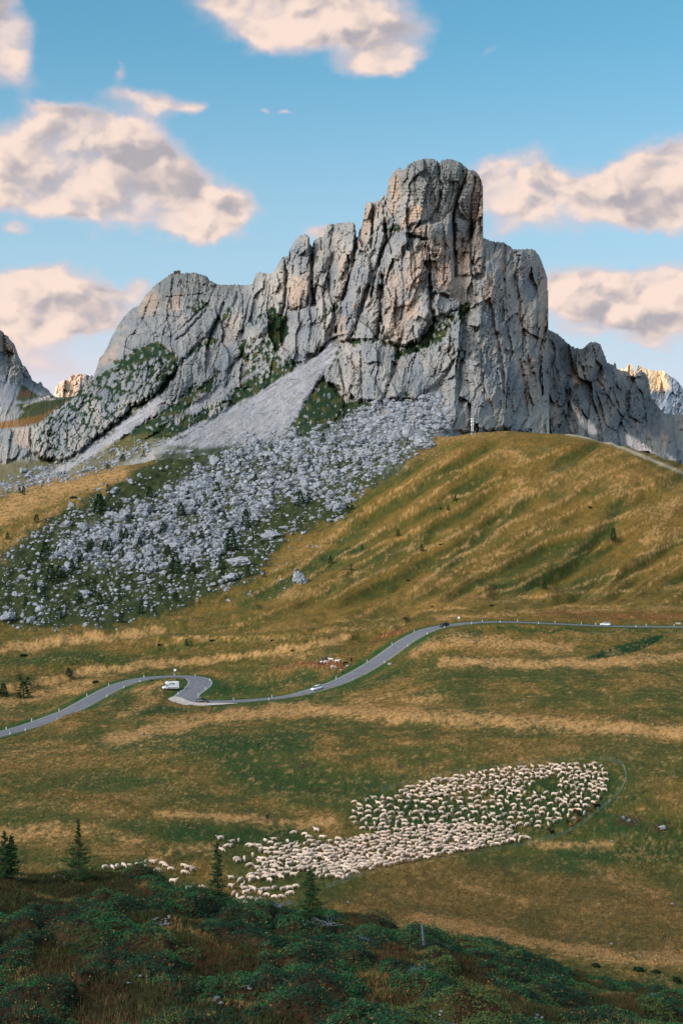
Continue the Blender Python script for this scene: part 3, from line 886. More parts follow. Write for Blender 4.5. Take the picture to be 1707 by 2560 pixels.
m_ground = bpy.data.materials.new('pasture'); m_ground.use_nodes = True
n = N(m_ground.node_tree)
b = n.node('ShaderNodeBsdfPrincipled'); o = n.node('ShaderNodeOutputMaterial')
at = n.node('ShaderNodeAttribute', attribute_name='Col').outputs['Color']
co = n.node('ShaderNodeTexCoord').outputs['Object']
f1 = n.noise(n.v('MULTIPLY', co, (1.3, .8, 1)), 1.0, 6, .65)
f2 = n.noise(n.v('MULTIPLY', co, (.35, .22, .3)), 1.0, 4, .6)
q = n.m('MULTIPLY', n.lin(f1, .3, .7, .76, 1.26), n.lin(f2, .3, .7, .86, 1.14))
n.put(b.inputs['Base Color'], n.v('MULTIPLY', at, n.xyz(q, q, n.m('MULTIPLY', q, .95))))
b.inputs['Roughness'].default_value = .95; b.inputs['Specular IOR Level'].default_value = .1
bp = n.node('ShaderNodeBump'); bp.inputs['Strength'].default_value = .9; bp.inputs['Distance'].default_value = .45
n.put(bp.inputs['Height'], n.noise(n.v('MULTIPLY', co, (1.0, .7, 1)), 1.1, 6, .6))
n.t.links.new(bp.outputs[0], b.inputs['Normal'])
n.t.links.new(b.outputs[0], o.inputs[0])
gv = np.stack([GX, GY, gz], -1).reshape(-1, 3)
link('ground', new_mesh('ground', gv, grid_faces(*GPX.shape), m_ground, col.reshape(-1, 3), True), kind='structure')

# ---- road strip (own sheet a few centimetres above its bed), gravel lay-by and the pale edge lines
m_road = bpy.data.materials.new('asphalt'); m_road.use_nodes = True
n = N(m_road.node_tree)
b = n.node('ShaderNodeBsdfPrincipled'); o = n.node('ShaderNodeOutputMaterial')
at = n.node('ShaderNodeAttribute', attribute_name='Col').outputs['Color']
co = n.node('ShaderNodeTexCoord').outputs['Object']
q = n.lin(n.noise(co, .5, 5, .6), .3, .7, .86, 1.14)
n.put(b.inputs['Base Color'], n.v('MULTIPLY', at, n.xyz(q, q, q)))
b.inputs['Roughness'].default_value = .9; b.inputs['Specular IOR Level'].default_value = .2
n.t.links.new(b.outputs[0], o.inputs[0])
offs = np.array([-RW, -RW + .22, -RW + .34, -1.6, -.9, -.1, .1, .9, 1.6, RW - .34, RW - .22, RW])
gry = C(114, 114, 120)
oc = [gry * 1.15, C(165, 160, 156), gry, gry * .86, gry, gry * .9, gry * .9, gry, gry * .86, gry, C(165, 160, 156), gry * 1.15]
V = []; CC = []
for off, c in zip(offs, oc):
    wd = off * (1 + .42 * bend)
    V.append(np.stack([road_c[:, 0] + rn[:, 0] * wd, road_c[:, 1] + rn[:, 1] * wd, road_c[:, 2] + .02 - .008 * abs(off)], 1))
    CC.append(np.tile(c, (len(road_c), 1)))
V = np.stack(V, 1).reshape(-1, 3); CC = np.stack(CC, 1).reshape(-1, 3)
link('road', new_mesh('road', V, grid_faces(len(road_c), len(offs)), m_road, CC, True), kind='structure')
# lay-by on the outside of the lower bend
pts = []
for x, y in [(411, 1752), (420, 1746), (436, 1741), (452, 1743), (470, 1752), (500, 1759), (545, 1760), (600, 1758), (560, 1763), (520, 1764.5), (480, 1763.5), (445, 1761), (420, 1757)]:
    w_ = ray_ground(x, y); pts.append(w_)
pts = np.array(pts)
cz = road_c[np.argmin(np.hypot(*(rp - pts[:, :2].mean(0)).T)), 2]
for p in pts:
    k = np.argmin(np.hypot(*(rp - p[:2]).T)); p[2] = road_c[k, 2] - .03
cen = pts.mean(0)
inner = cen + (pts - cen) * .6
V = np.concatenate([pts, inner, cen[None]])
nn = len(pts)
fq = [[i, (i + 1) % nn, nn + (i + 1) % nn, nn + i] for i in range(nn)]
ft = [[nn + i, nn + (i + 1) % nn, 2 * nn] for i in range(nn)]
m_gravel = simple_mat('gravel', C(176, 165, 156), .95, var=.18, scale=.6)
layby_v = V
link('gravel_path', new_mesh('gravel_path', V, [np.array(fq), np.array(ft)], m_gravel), kind='structure')


# ------------------------------------------------------------------ rock relief
# A rock face is a surface over the directions (px, py) with a distance for each: real relief, real thickness (it closes behind).
def crack_w(i): return i


SKY_MAIN = [(205, 975), (218, 968), (228, 955), (236, 936), (249, 894), (258, 885), (266, 870), (281, 838), (295, 813), (303, 800), (309, 792), (323, 778), (336, 767), (345, 765), (352, 756), (361, 742), (369, 731),
            (380, 720), (390, 710), (408, 698), (423, 687), (434, 681), (455, 683), (466, 682), (477, 681), (490, 681), (496, 683), (509, 687), (520, 692), (524, 700), (542, 709), (552, 711), (575, 711),
            (590, 710), (610, 712), (630, 710), (636, 692), (640, 684), (648, 679), (660, 681), (668, 684), (683, 682), (692, 665), (698, 652), (706, 642), (719, 640), (723, 625), (735, 602), (746, 590), (757, 586), (764, 584), (773, 590),
            (776, 613), (780, 614), (784, 600), (788, 598), (800, 592), (808, 589), (811, 571), (820, 560), (846, 557), (870, 555), (882, 555), (889, 562), (891, 590), (894, 594), (897, 575), (904, 562), (909, 540), (912, 508), (918, 503), (926, 502),
            (931, 508), (936, 504), (942, 499), (947, 503), (952, 492), (958, 487), (964, 490), (967, 473), (971, 450), (980, 435), (989, 423), (1000, 419), (1010, 425), (1018, 412), (1030, 405), (1043, 400), (1065, 395), (1082, 396),
            (1094, 402), (1098, 407), (1103, 400), (1118, 397), (1132, 398), (1152, 406), (1161, 414), (1170, 423), (1180, 424), (1188, 427), (1197, 437), (1203, 450), (1207, 463), (1205, 504), (1207, 545), (1208, 594),
            (1215, 597), (1229, 602), (1243, 604), (1260, 606), (1270, 612), (1281, 621), (1295, 623), (1307, 622), (1327, 621), (1337, 626), (1345, 634), (1355, 656), (1363, 679), (1367, 690), (1369, 705), (1370.5, 760), (1371.5, 900), (1372.5, 1080), (1390, 1110)]

# slabs and towers that stand in front of their surroundings: (outline, metres forward, rounding width in px)
SLABS = [
    ([(967, 473), (980, 435), (1003, 415), (1065, 390), (1098, 396), (1098, 440), (1102, 500), (1080, 545), (1000, 578), (966, 548)], 20, 15),
    ([(1099, 398), (1150, 400), (1158, 440), (1138, 500), (1130, 560), (1095, 580), (1100, 500)], 16, 11),
    ([(1160, 410), (1207, 440), (1210, 560), (1208, 686), (1182, 688), (1178, 560), (1148, 535), (1142, 500)], 28, 17),
    ([(1132, 545), (1178, 550), (1180, 688), (1138, 690), (1136, 620)], 22, 15),
    ([(1000, 580), (1060, 560), (1128, 545), (1138, 690), (1125, 740), (1080, 730), (1075, 640), (1070, 600)], 34, 18),
    ([(960, 620), (1000, 582), (1068, 600), (1074, 720), (1085, 790), (1045, 850), (1020, 865), (985, 862), (955, 840), (945, 800), (955, 700)], 42, 24),
    ([(925, 700), (948, 650), (955, 700), (950, 800), (945, 845), (905, 850), (870, 850), (900, 790)], 30, 16),
    ([(852, 760), (862, 700), (884, 640), (902, 622), (925, 650), (930, 700), (905, 760), (880, 850), (846, 858), (840, 810)], 40, 20),
    ([(1085, 735), (1130, 745), (1170, 760), (1120, 785), (1088, 790)], 16, 12),
    ([(822, 901), (826, 862), (880, 852), (950, 852), (990, 868), (985, 920), (960, 1003), (925, 1003), (904, 1008), (869, 990), (835, 965), (811, 960), (806, 937)], 46, 24),
    ([(990, 895), (1040, 880), (1100, 850), (1150, 800), (1165, 840), (1140, 900), (1090, 960), (1040, 1000), (960, 1000)], 34, 24),
    ([(1110, 960), (1150, 850), (1175, 770), (1210, 780), (1240, 850), (1262, 940), (1290, 1075), (1120, 1080), (1110, 1020)], 30, 28),
    ([(1208, 596), (1245, 602), (1262, 640), (1262, 720), (1240, 760), (1195, 740), (1185, 700), (1205, 690)], 18, 20),
    ([(1283, 622), (1327, 620), (1356, 656), (1369, 700), (1367, 800), (1360, 900), (1340, 960), (1320, 900), (1300, 760), (1285, 690)], 26, 24),
    ([(1180, 700), (1225, 690), (1250, 760), (1250, 830), (1225, 840), (1195, 800)], 20, 16),
    ([(1215, 850), (1260, 840), (1320, 900), (1345, 990), (1335, 1080), (1240, 1080), (1225, 960)], 20, 26),
    ([(723, 622), (746, 588), (774, 590), (778, 640), (779, 720), (764, 768), (728, 778), (712, 772), (716, 700)], 34, 18),
    ([(706, 640), (722, 640), (718, 700), (712, 760), (690, 752), (680, 700)], 16, 12),
    ([(811, 571), (820, 558), (884, 553), (891, 590), (880, 660), (868, 640), (846, 622), (825, 650), (806, 690), (790, 640), (796, 596)], 14, 14),
    ([(846, 625), (868, 630), (870, 690), (862, 740), (848, 745), (832, 742), (836, 690)], 20, 10),
    ([(910, 540), (913, 508), (928, 502), (932, 510), (930, 580), (915, 625), (895, 640), (898, 590)], 18, 9),
    ([(933, 508), (943, 498), (952, 500), (958, 540), (962, 590), (945, 640), (932, 690), (922, 640), (930, 600)], 18, 12),
    ([(720, 775), (780, 765), (820, 755), (838, 780), (832, 830), (820, 862), (790, 880), (760, 908), (735, 905), (722, 850)], 26, 18),
    ([(780, 740), (830, 745), (846, 760), (842, 800), (828, 830), (800, 800)], 14, 12),
    ([(572, 782), (598, 745), (640, 725), (690, 745), (712, 790), (700, 820), (660, 850), (640, 880), (590, 900), (552, 960), (505, 1005), (478, 1008), (500, 930), (540, 860)], 26, 24),
    ([(485, 725), (560, 720), (600, 735), (570, 775), (545, 860), (500, 860), (470, 830), (440, 860), (420, 820), (445, 770)], 12, 26),
    ([(340, 770), (420, 690), (500, 684), (540, 712), (480, 770), (400, 840), (330, 880), (262, 920), (250, 900), (300, 812)], 16, 30),
    ([(395, 1012), (405, 975), (440, 930), (480, 880), (530, 848), (555, 872), (520, 930), (480, 965), (430, 1010)], 20, 14),
    ([(470, 1060), (490, 1015), (540, 985), (590, 975), (620, 960), (600, 995), (560, 1020), (510, 1050)], 18, 10),
    ([(72, 1090), (84, 1070), (107, 1050), (159, 1007), (210, 977), (268, 940), (300, 905), (350, 880), (400, 872), (436, 900), (440, 930), (405, 965), (372, 1000), (330, 1020), (300, 1050), (240, 1100), (200, 1140), (150, 1156), (100, 1150), (78, 1130)], 60, 34),
    ([(-60, 1080), (30, 1068), (80, 1062), (84, 1110), (70, 1146), (20, 1158), (-60, 1160)], 34, 24),
]
# chimneys and clefts: (line, width px, depth m)
CLEFTS = [
    ([(540, 715), (512, 780), (462, 836), (440, 850)], 3.2, 12), ([(596, 730), (575, 800), (548, 868)], 3.2, 12), ([(520, 757), (476, 800), (430, 842)], 3.0, 10), ([(384, 730), (356, 800), (322, 862)], 2.8, 9), ([(640, 700), (622, 760), (606, 830)], 3.0, 11), ([(668, 700), (662, 760), (650, 790)], 2.6, 10),
    ([(325, 802), (400, 788), (470, 796)], 2.2, 7), ([(298, 842), (380, 828), (436, 846)], 2.2, 6), ([(350, 762), (420, 742), (500, 736), (560, 742)], 2.2, 7), ([(400, 712), (470, 706), (530, 716)], 2.0, 6), ([(455, 700), (452, 760)], 2.0, 7), ([(500, 700), (494, 752)], 2.2, 8),
    ([(1097, 400), (1096, 437), (1106, 468), (1098, 500), (1093, 530)], 2.6, 9), ([(1168, 424), (1158, 460), (1142, 505), (1132, 535), (1134, 600), (1139, 660), (1138, 690)], 4.2, 26),
    ([(1180, 550), (1177, 600), (1178, 640), (1180, 686)], 3.0, 22), ([(1062, 655), (1072, 680), (1076, 730), (1078, 770), (1084, 800)], 4.5, 26), ([(1068, 560), (1060, 610), (1064, 660)], 2.5, 10),
    ([(993, 428), (988, 470), (980, 500)], 2.4, 9), ([(960, 690), (958, 740), (950, 790), (944, 840)], 3.6, 20), ([(892, 590), (886, 650), (872, 700), (860, 740), (852, 790), (842, 830)], 4.6, 34),
    ([(934, 505), (932, 560), (926, 620)], 2.6, 16), ([(962, 560), (966, 600), (948, 650), (936, 700), (928, 740)], 3.6, 24), ([(778, 612), (781, 660), (778, 720), (786, 760)], 5, 40),
    ([(710, 640), (716, 690), (712, 760), (700, 790)], 3.4, 22), ([(724, 720), (722, 770)], 2.2, 12), ([(607, 738), (608, 760), (610, 785)], 2.4, 16), ([(1362, 820), (1352, 870), (1348, 930), (1352, 985)], 5, 30),
    ([(1296, 640), (1290, 700), (1302, 760), (1300, 820)], 3.6, 10), ([(1262, 612), (1258, 680), (1262, 740), (1270, 800)], 3.0, 9), ([(820, 700), (826, 740), (838, 790), (830, 830)], 3, 14),
    ([(846, 900), (852, 930), (862, 975), (870, 990)], 3, 18), ([(900, 880), (905, 930), (903, 1000)], 2.6, 12), ([(1010, 620), (1006, 680), (1012, 740), (1000, 800)], 2.6, 8), ([(1030, 600), (1040, 660), (1036, 720)], 2.2, 7),
    ([(1110, 580), (1112, 640), (1108, 700)], 2.2, 8), ([(1152, 580), (1156, 640)], 2, 6), ([(1188, 440), (1180, 480), (1178, 520), (1176, 550)], 3, 12), ([(1126, 430), (1122, 470), (1110, 510)], 2, 6), ([(1040, 410), (1036, 450), (1044, 500)], 2, 5),
    ([(1225, 760), (1236, 820), (1250, 880), (1258, 950), (1262, 1020)], 4, 16), ([(1160, 880), (1150, 940), (1146, 1000)], 3, 12), ([(1300, 900), (1310, 960), (1318, 1040)], 4, 14), ([(1200, 870), (1204, 930), (1210, 1000)], 3, 10),
    ([(560, 760), (545, 800), (520, 840), (480, 880), (440, 930), (400, 980)], 6, 22), ([(690, 800), (672, 830), (640, 850), (610, 880), (570, 930)], 7, 14), ([(436, 690), (430, 730), (432, 770)], 2, 6), ([(470, 684), (466, 720)], 2, 7), ([(486, 684), (484, 712)], 2.4, 8),
    ([(420, 870), (450, 930), (460, 960)], 3.5, 10), ([(240, 925), (262, 880), (266, 865)], 3, 12), ([(870, 640), (872, 700), (862, 760)], 3, 16), ([(800, 690), (790, 720), (780, 765)], 4, 18),
]
ORANGE = [([(1020, 530), (1045, 515), (1070, 525), (1050, 545), (1010, 565), (995, 575)], 12, 1.0), ([(1010, 575), (1060, 560), (1090, 570), (1050, 600)], 10, .6),
          ([(1175, 440), (1207, 440), (1207, 590), (1190, 600), (1180, 500)], 10, .9), ([(975, 450), (990, 430), (1000, 470), (985, 540), (970, 540)], 8, .7),
          ([(1140, 590), (1175, 590), (1175, 685), (1142, 685)], 10, .9), ([(1185, 600), (1205, 600), (1205, 680), (1185, 680)], 8, .6), ([(1075, 600), (1130, 590), (1130, 720), (1085, 720)], 16, .75),
          ([(1015, 640), (1065, 610), (1070, 700), (1040, 740), (1010, 720)], 16, .65), ([(965, 680), (1000, 690), (1000, 790), (1030, 850), (980, 855), (960, 800)], 14, .5), ([(1005, 760), (1040, 740), (1045, 790), (1015, 800)], 10, .7),
          ([(1115, 690), (1170, 690), (1165, 755), (1115, 745)], 12, .55), ([(1205, 690), (1235, 690), (1245, 760), (1215, 770)], 10, .65), ([(850, 640), (866, 640), (864, 735), (846, 740)], 7, .7), ([(898, 560), (925, 510), (930, 560), (905, 620)], 9, .7),
          ([(718, 700), (760, 690), (770, 730), (745, 770), (722, 768)], 9, .75), ([(847, 800), (862, 790), (860, 855), (845, 858)], 6, .6), ([(560, 800), (600, 790), (590, 850), (555, 860)], 16, .4), ([(420, 745), (450, 735), (460, 770), (420, 780)], 12, .5),
          ([(350, 740), (390, 730), (400, 780), (340, 790)], 12, .5), ([(1350, 660), (1368, 690), (1366, 800), (1355, 900), (1340, 860), (1350, 760)], 9, .7), ([(1290, 900), (1340, 900), (1345, 1000), (1310, 1010)], 14, .5), ([(1285, 740), (1320, 760), (1330, 850), (1300, 840)], 12, .35),
          ([(932, 1040), (985, 1030), (990, 1055), (935, 1060)], 6, .7), ([(1245, 600), (1262, 606), (1262, 680), (1250, 690)], 7, .6), ([(30, 1070), (75, 1070), (80, 1120), (40, 1110)], 10, .6), ([(250, 900), (300, 850), (290, 900), (255, 920)], 8, .5)]
GRASS = [([(970, 895), (1000, 872), (1044, 850), (1100, 798), (1150, 762), (1172, 760), (1160, 790), (1120, 840), (1090, 868), (1040, 880), (1000, 896)], 7, .62),
         ([(290, 905), (336, 880), (395, 860), (440, 893), (436, 932), (410, 930), (395, 895), (340, 915), (300, 950)], 8, .95),
         ([(110, 1065), (160, 1020), (215, 985), (290, 930), (430, 930), (410, 960), (360, 1010), (300, 1050), (230, 1110), (150, 1150), (110, 1140)], 24, .62),
         ([(640, 830), (650, 790), (680, 770), (712, 800), (715, 830), (690, 872), (735, 905), (736, 925), (690, 955), (640, 978), (560, 1002), (600, 950), (650, 905), (615, 900), (600, 870)], 9, .56),
         ([(550, 800), (575, 770), (575, 790), (560, 800)], 4, .8), ([(465, 770), (500, 750), (520, 765), (480, 785)], 6, .6), ([(480, 880), (520, 850), (540, 850), (490, 900)], 6, .6),
         ([(270, 1125), (400, 1035), (470, 985), (530, 940), (548, 925), (530, 970), (470, 1020), (380, 1090), (290, 1150)], 7, .9),
         ([(380, 1095), (470, 1040), (560, 1000), (640, 955), (730, 895), (737, 925), (640, 990), (540, 1045), (450, 1095)], 8, .8),
         ([(705, 1098), (760, 1010), (803, 950), (840, 975), (862, 1012), (835, 1060), (790, 1090)], 8, .95), ([(855, 1015), (960, 1000), (1050, 960), (1010, 1000), (920, 1040), (835, 1090), (830, 1060)], 8, .65),
         ([(880, 852), (940, 845), (985, 860), (990, 880), (940, 872), (880, 868)], 7, .6), ([(900, 590), (1015, 560), (1000, 575)], 3, .2), ([(985, 560), (1016, 570), (1000, 586)], 4, .5), ([(820, 910), (830, 870), (836, 900), (826, 940)], 5, .5), ([(790, 790), (840, 755), (846, 765), (800, 800)], 5, .35),
         ([(800, 860), (850, 870), (840, 900), (800, 890)], 5, .3), ([(1040, 935), (1080, 900), (1060, 950), (1000, 965)], 6, .35), ([(1380, 880), (1400, 870), (1395, 930), (1375, 930)], 8, .5)]
SCREE = [([(826, 852), (846, 866), (832, 905), (800, 950), (765, 1000), (712, 1100), (500, 1120), (400, 1110), (470, 1072), (560, 1025), (640, 985), (738, 922), (770, 905), (795, 885)], 7, 1.0),
         ([(396, 985), (404, 1008), (330, 1080), (250, 1130), (150, 1190), (40, 1215), (150, 1160), (240, 1100), (300, 1060), (370, 1008)], 6, .95),
         ([(520, 985), (620, 935), (700, 885), (640, 940), (560, 990), (470, 1040), (400, 1062)], 6, .55), ([(700, 1100), (790, 1085), (860, 1040), (960, 1015), (1040, 990), (1100, 960), (1120, 1000), (1120, 1080), (1000, 1100)], 18, .5),
         ([(1010, 580), (1030, 570), (1020, 590)], 3, .01)]

# large form: distance of the face over (px, py)
BASE = [(-150, 1060, 1700), (0, 1060, 1650), (0, 1160, 1420), (80, 1150, 1400), (-150, 1160, 1430), (150, 1155, 1390), (110, 1050, 1560), (210, 975, 1700), (300, 900, 1760), (300, 1060, 1420), (400, 870, 1720), (250, 1120, 1330), (370, 1010, 1440), (430, 930, 1560),
        (250, 895, 2000), (340, 765, 2020), (434, 681, 2020), (520, 693, 1980), (600, 710, 1930), (640, 682, 1900), (706, 642, 1860), (764, 584, 1830), (846, 557, 1810), (890, 560, 1780), (925, 502, 1730), (967, 475, 1690), (1065, 396, 1680), (1132, 398, 1680), (1207, 460, 1690),
        (480, 780, 1850), (420, 830, 1800), (560, 850, 1730), (600, 780, 1780), (500, 950, 1530), (480, 1050, 1330), (400, 1100, 1240), (560, 1000, 1450), (700, 1090, 1245), (650, 930, 1560), (720, 900, 1560), (720, 800, 1700), (760, 720, 1750), (820, 700, 1740), (830, 860, 1600),
        (760, 1000, 1400), (860, 1010, 1390), (900, 1000, 1400), (880, 860, 1560), (850, 1060, 1280), (1000, 1060, 1260), (960, 1000, 1370), (1100, 1060, 1260), (1040, 940, 1450), (1000, 860, 1540), (1000, 700, 1590), (1000, 580, 1640), (1140, 690, 1590), (1140, 780, 1540), (1100, 860, 1500),
        (1120, 960, 1420), (1200, 700, 1600), (1200, 850, 1500), (1200, 1000, 1400), (1200, 1090, 1330), (1300, 622, 1700), (1230, 604, 1710), (1365, 700, 1760), (1300, 800, 1600), (1360, 850, 1650), (1300, 950, 1500), (1300, 1090, 1400), (1360, 1000, 1560), (1400, 1090, 1440), (600, 1120, 1190), (600, 1190, 1080), (200, 1180, 1210), (200, 1240, 1130), (400, 1210, 1070), (900, 1120, 1180), (900, 1170, 1080), (0, 1240, 1200), (1200, 1150, 1280)]


def skyline(pts, xs):
    p = np.array(pts, float)
    return np.interp(xs, p[:, 0], p[:, 1])


def rock_detail(x, y, s=1.0, seed=0, strata=.0, amp=1.0, lean=0.12):
    """blocky, vertically fractured relief in metres (positive = towards the viewer); s = px scale"""
    wx_ = x + 6 * s * fbm(x / (60 * s), y / (90 * s), 3, seed + 1)
    wy_ = y + 8 * s * fbm(x / (50 * s), y / (70 * s), 3, seed + 2)
    xs = wx_ + lean * wy_
    out = 0
    rough = .35 + .9 * sstep(fbm(x / (70 * s), y / (90 * s), 3, seed + 15), -.6, .6)      # some faces broken, some clean
    if seed == 0: rough = np.maximum(rough, sstep(x, 680, 560) * .95)
    for k, (cell, asp, h) in enumerate([(70, 3.0, 22), (30, 3.0, 15), (13, 2.6, 7.5), (6.0, 1.8, 3.6)]):
        v, f, e = worley(xs / (cell * s), wy_ / (cell * asp * s), seed + 20 + k, (2.8, 2.8, 2.4, 2.0)[k])
        q = 1 if k < 2 else rough
        out = out + q * (h * (f - .5) - h * (.0, .10, .26, .2)[k] * np.exp(-(e / .08) ** 2))
    r = ridged(xs / (19 * s), wy_ / (150 * s), 4, seed + 40)
    out = out + 2.2 * rough * (r - 1.0)
    r2 = ridged((xs + .7 * wy_) / (40 * s), (wy_ - .5 * xs) / (190 * s), 4, seed + 43)
    out = out + 3.5 * (r2 - 1.0)
    out = out + 6 * fbm(x / (110 * s), y / (150 * s), 2, seed + 50) + 1.0 * rough * fbm(x / (4 * s), y / (5 * s), 2, seed + 51)
    if strata:
        st = wy_ / (7.5 * s) + .8 * fbm(x / (80 * s), y / (30 * s), 2, seed + 60) + .05 * x / s
        out = out + strata * 2.2 * (np.abs((st % 1) - .5) * 2 - .5) * (1 + .6 * gnoise(x / (30 * s), y / (9 * s), seed + 61))
    return out * amp


def rock_mesh(name, sky, xs, base_fn, y_foot, step, detail_fn, color_fn, mat, back=260.0, kind='structure', jag=1.0, seed=0):
    sk = skyline(sky, xs) + jag * (2.0 * fbm(xs / 5.0, xs * 0 + seed, 3, 70 + seed) + 1.2 * gnoise(xs / 2.3, xs * 0 + 3, 71 + seed))
    foot = y_foot(xs)
    nr = int((foot - sk).max() / step) + 2
    # shared rows at fixed heights keep facets unsheared; clamp to the skyline
    ys = np.linspace(0, 1, nr)
    top = sk.min()
    Yg = foot.max() - (foot.max() - top) * ys
    PX, PY = np.meshgrid(xs, Yg)
    PYc = np.minimum(np.maximum(PY, sk[None, :]), foot[None, :])
    D = base_fn(PX, PYc)
    rel = detail_fn(PX, PYc, D)
    D = D - rel
    # roll over at the crest
    cr = np.exp(-(PYc - sk[None, :]) / 7.0)
    D = D + 14 * cr
    X, Y, Z = to_world(PX, D, D)[0], D, -(PYc - CY) / F * D
    cc = color_fn(PX, PYc, rel)
    # rows above the skyline become the summit and the far side
    above = PY < sk[None, :] - 1e-6
    k = np.where(above, (sk[None, :] - PY), 0)
    kk = k / max(step, 1e-6)
    Y2 = Y + np.minimum(kk * 6.0, back); X2 = (PX - CX) / F * Y + 0 * kk
    Z2 = Z - np.minimum(kk * 6.0, back) * .55
    X = np.where(above, X2, X); Y = np.where(above, Y2, Y); Z = np.where(above, Z2, Z)
    # closing row behind
    Xb, Yb, Zb = X[-1] * 1.0, Y[-1] + back, Z[-1] - back * 1.6
    V = np.stack([np.vstack([X, Xb]), np.vstack([Y, Yb]), np.vstack([Z, Zb])], -1).reshape(-1, 3)
    CC = np.concatenate([cc, cc[-1:]], 0).reshape(-1, 3)
    me = new_mesh(name, V, grid_faces(len(Yg) + 1, len(xs)), mat, CC, False)
    return link(name, me, kind=kind), (sk, foot)


m_rock = bpy.data.materials.new('rock'); m_rock.use_nodes = True
n = N(m_rock.node_tree)
b = n.node('ShaderNodeBsdfPrincipled'); o = n.node('ShaderNodeOutputMaterial')
at = n.node('ShaderNodeAttribute', attribute_name='Col').outputs['Color']
co = n.node('ShaderNodeTexCoord').outputs['Object']
f1 = n.noise(n.v('MULTIPLY', co, (.35, .2, .16)), 1.0, 7, .68)
q = n.lin(f1, .3, .7, .82, 1.16)
n.put(b.inputs['Base Color'], n.v('MULTIPLY', at, n.xyz(q, q, q)))
b.inputs['Roughness'].default_value = .95; b.inputs['Specular IOR Level'].default_value = .1
bp = n.node('ShaderNodeBump'); bp.inputs['Strength'].default_value = .8; bp.inputs['Distance'].default_value = 1.3
n.put(bp.inputs['Height'], n.noise(n.v('MULTIPLY', co, (.5, .3, .25)), 1.0, 6, .65))
n.t.links.new(bp.outputs[0], b.inputs['Normal'])
n.t.links.new(b.outputs[0], o.inputs[0])

R_GREY, R_BLUE, R_PALE, R_ORANGE, R_DARK, R_SCREE = C(140, 138, 134), C(118, 123, 128), C(164, 156, 146), C(184, 150, 122), C(86, 93, 100), C(166, 163, 167)
T_GRASS, T_DRY = C(34, 54, 32), C(84, 78, 42)


def rock_colour(x, y, rel, seed=0, s=1.0):
    a = fbm(x / (60 * s), y / (110 * s), 4, 200 + seed); c = fbm((x + .12 * y) / (9 * s), y / (60 * s), 4, 210 + seed)
    col = np.empty(x.shape + (3,)); col[:] = R_GREY
    col = paint(col, R_BLUE, sstep(a + .4 * c, -.1, .7) * .8)
    col = paint(col, R_PALE, sstep(-a + .5 * c, .1, .8) * .75)
    col = paint(col, R_ORANGE, sstep(fbm(x / (30 * s), y / (60 * s), 4, 230 + seed), .55, 1.0) * .35)
    col = paint(col, R_DARK, sstep(c + .3 * gnoise(x / (3 * s), y / (20 * s), 240 + seed), .45, 1.0) * .6)
    return col


_mt = TPS([(x / 400., y / 400.) for x, y, d in BASE], [d for x, y, d in BASE], 2e-3)


def main_base(x, y): return _mt(x / 400., y / 400.)


def masks(x, y):
    w1 = 4.5 * fbm(x / 16., y / 14., 4, 301); w2 = 5 * fbm(x / 30., y / 26., 3, 302)
    g = np.zeros(x.shape); s = np.zeros(x.shape)
    for pts, soft, k in GRASS: g = np.maximum(g, k * region(x, y, pts, soft, w1 + w2 * .5))
    for pts, soft, k in SCREE: s = np.maximum(s, k * region(x, y, pts, soft, w1 * .7))
    return g, s


KNOLL = [(78, 1095), (107, 1052), (159, 1009), (210, 979), (268, 942), (300, 905), (350, 880), (400, 868), (440, 896), (442, 935), (405, 965), (372, 1000), (330, 1022), (300, 1052), (240, 1102), (200, 1140), (150, 1156), (100, 1150)]


def knoll(x, y):
    """separate standing rocks on the left knoll: height of rock (negative = turf between)"""
    k = region(x, y, KNOLL, 8, 5 * fbm(x / 18., y / 18., 2, 360))
    u = x + .45 * y + 3 * fbm(x / 12., y / 12., 2, 361); v_ = y - .2 * x
    _, _, e1 = worley(u / 17., v_ / 34., 362); _, _, e2 = worley(u / 8., v_ / 15., 364)
    turfy = .16 + .26 * sstep(fbm(x / 40., y / 30., 2, 366) - (y - 960 + .5 * (x - 300)) / 160., -.5, .7)
    return k, np.minimum(np.maximum(e1, .75 * e2), .6) - turfy


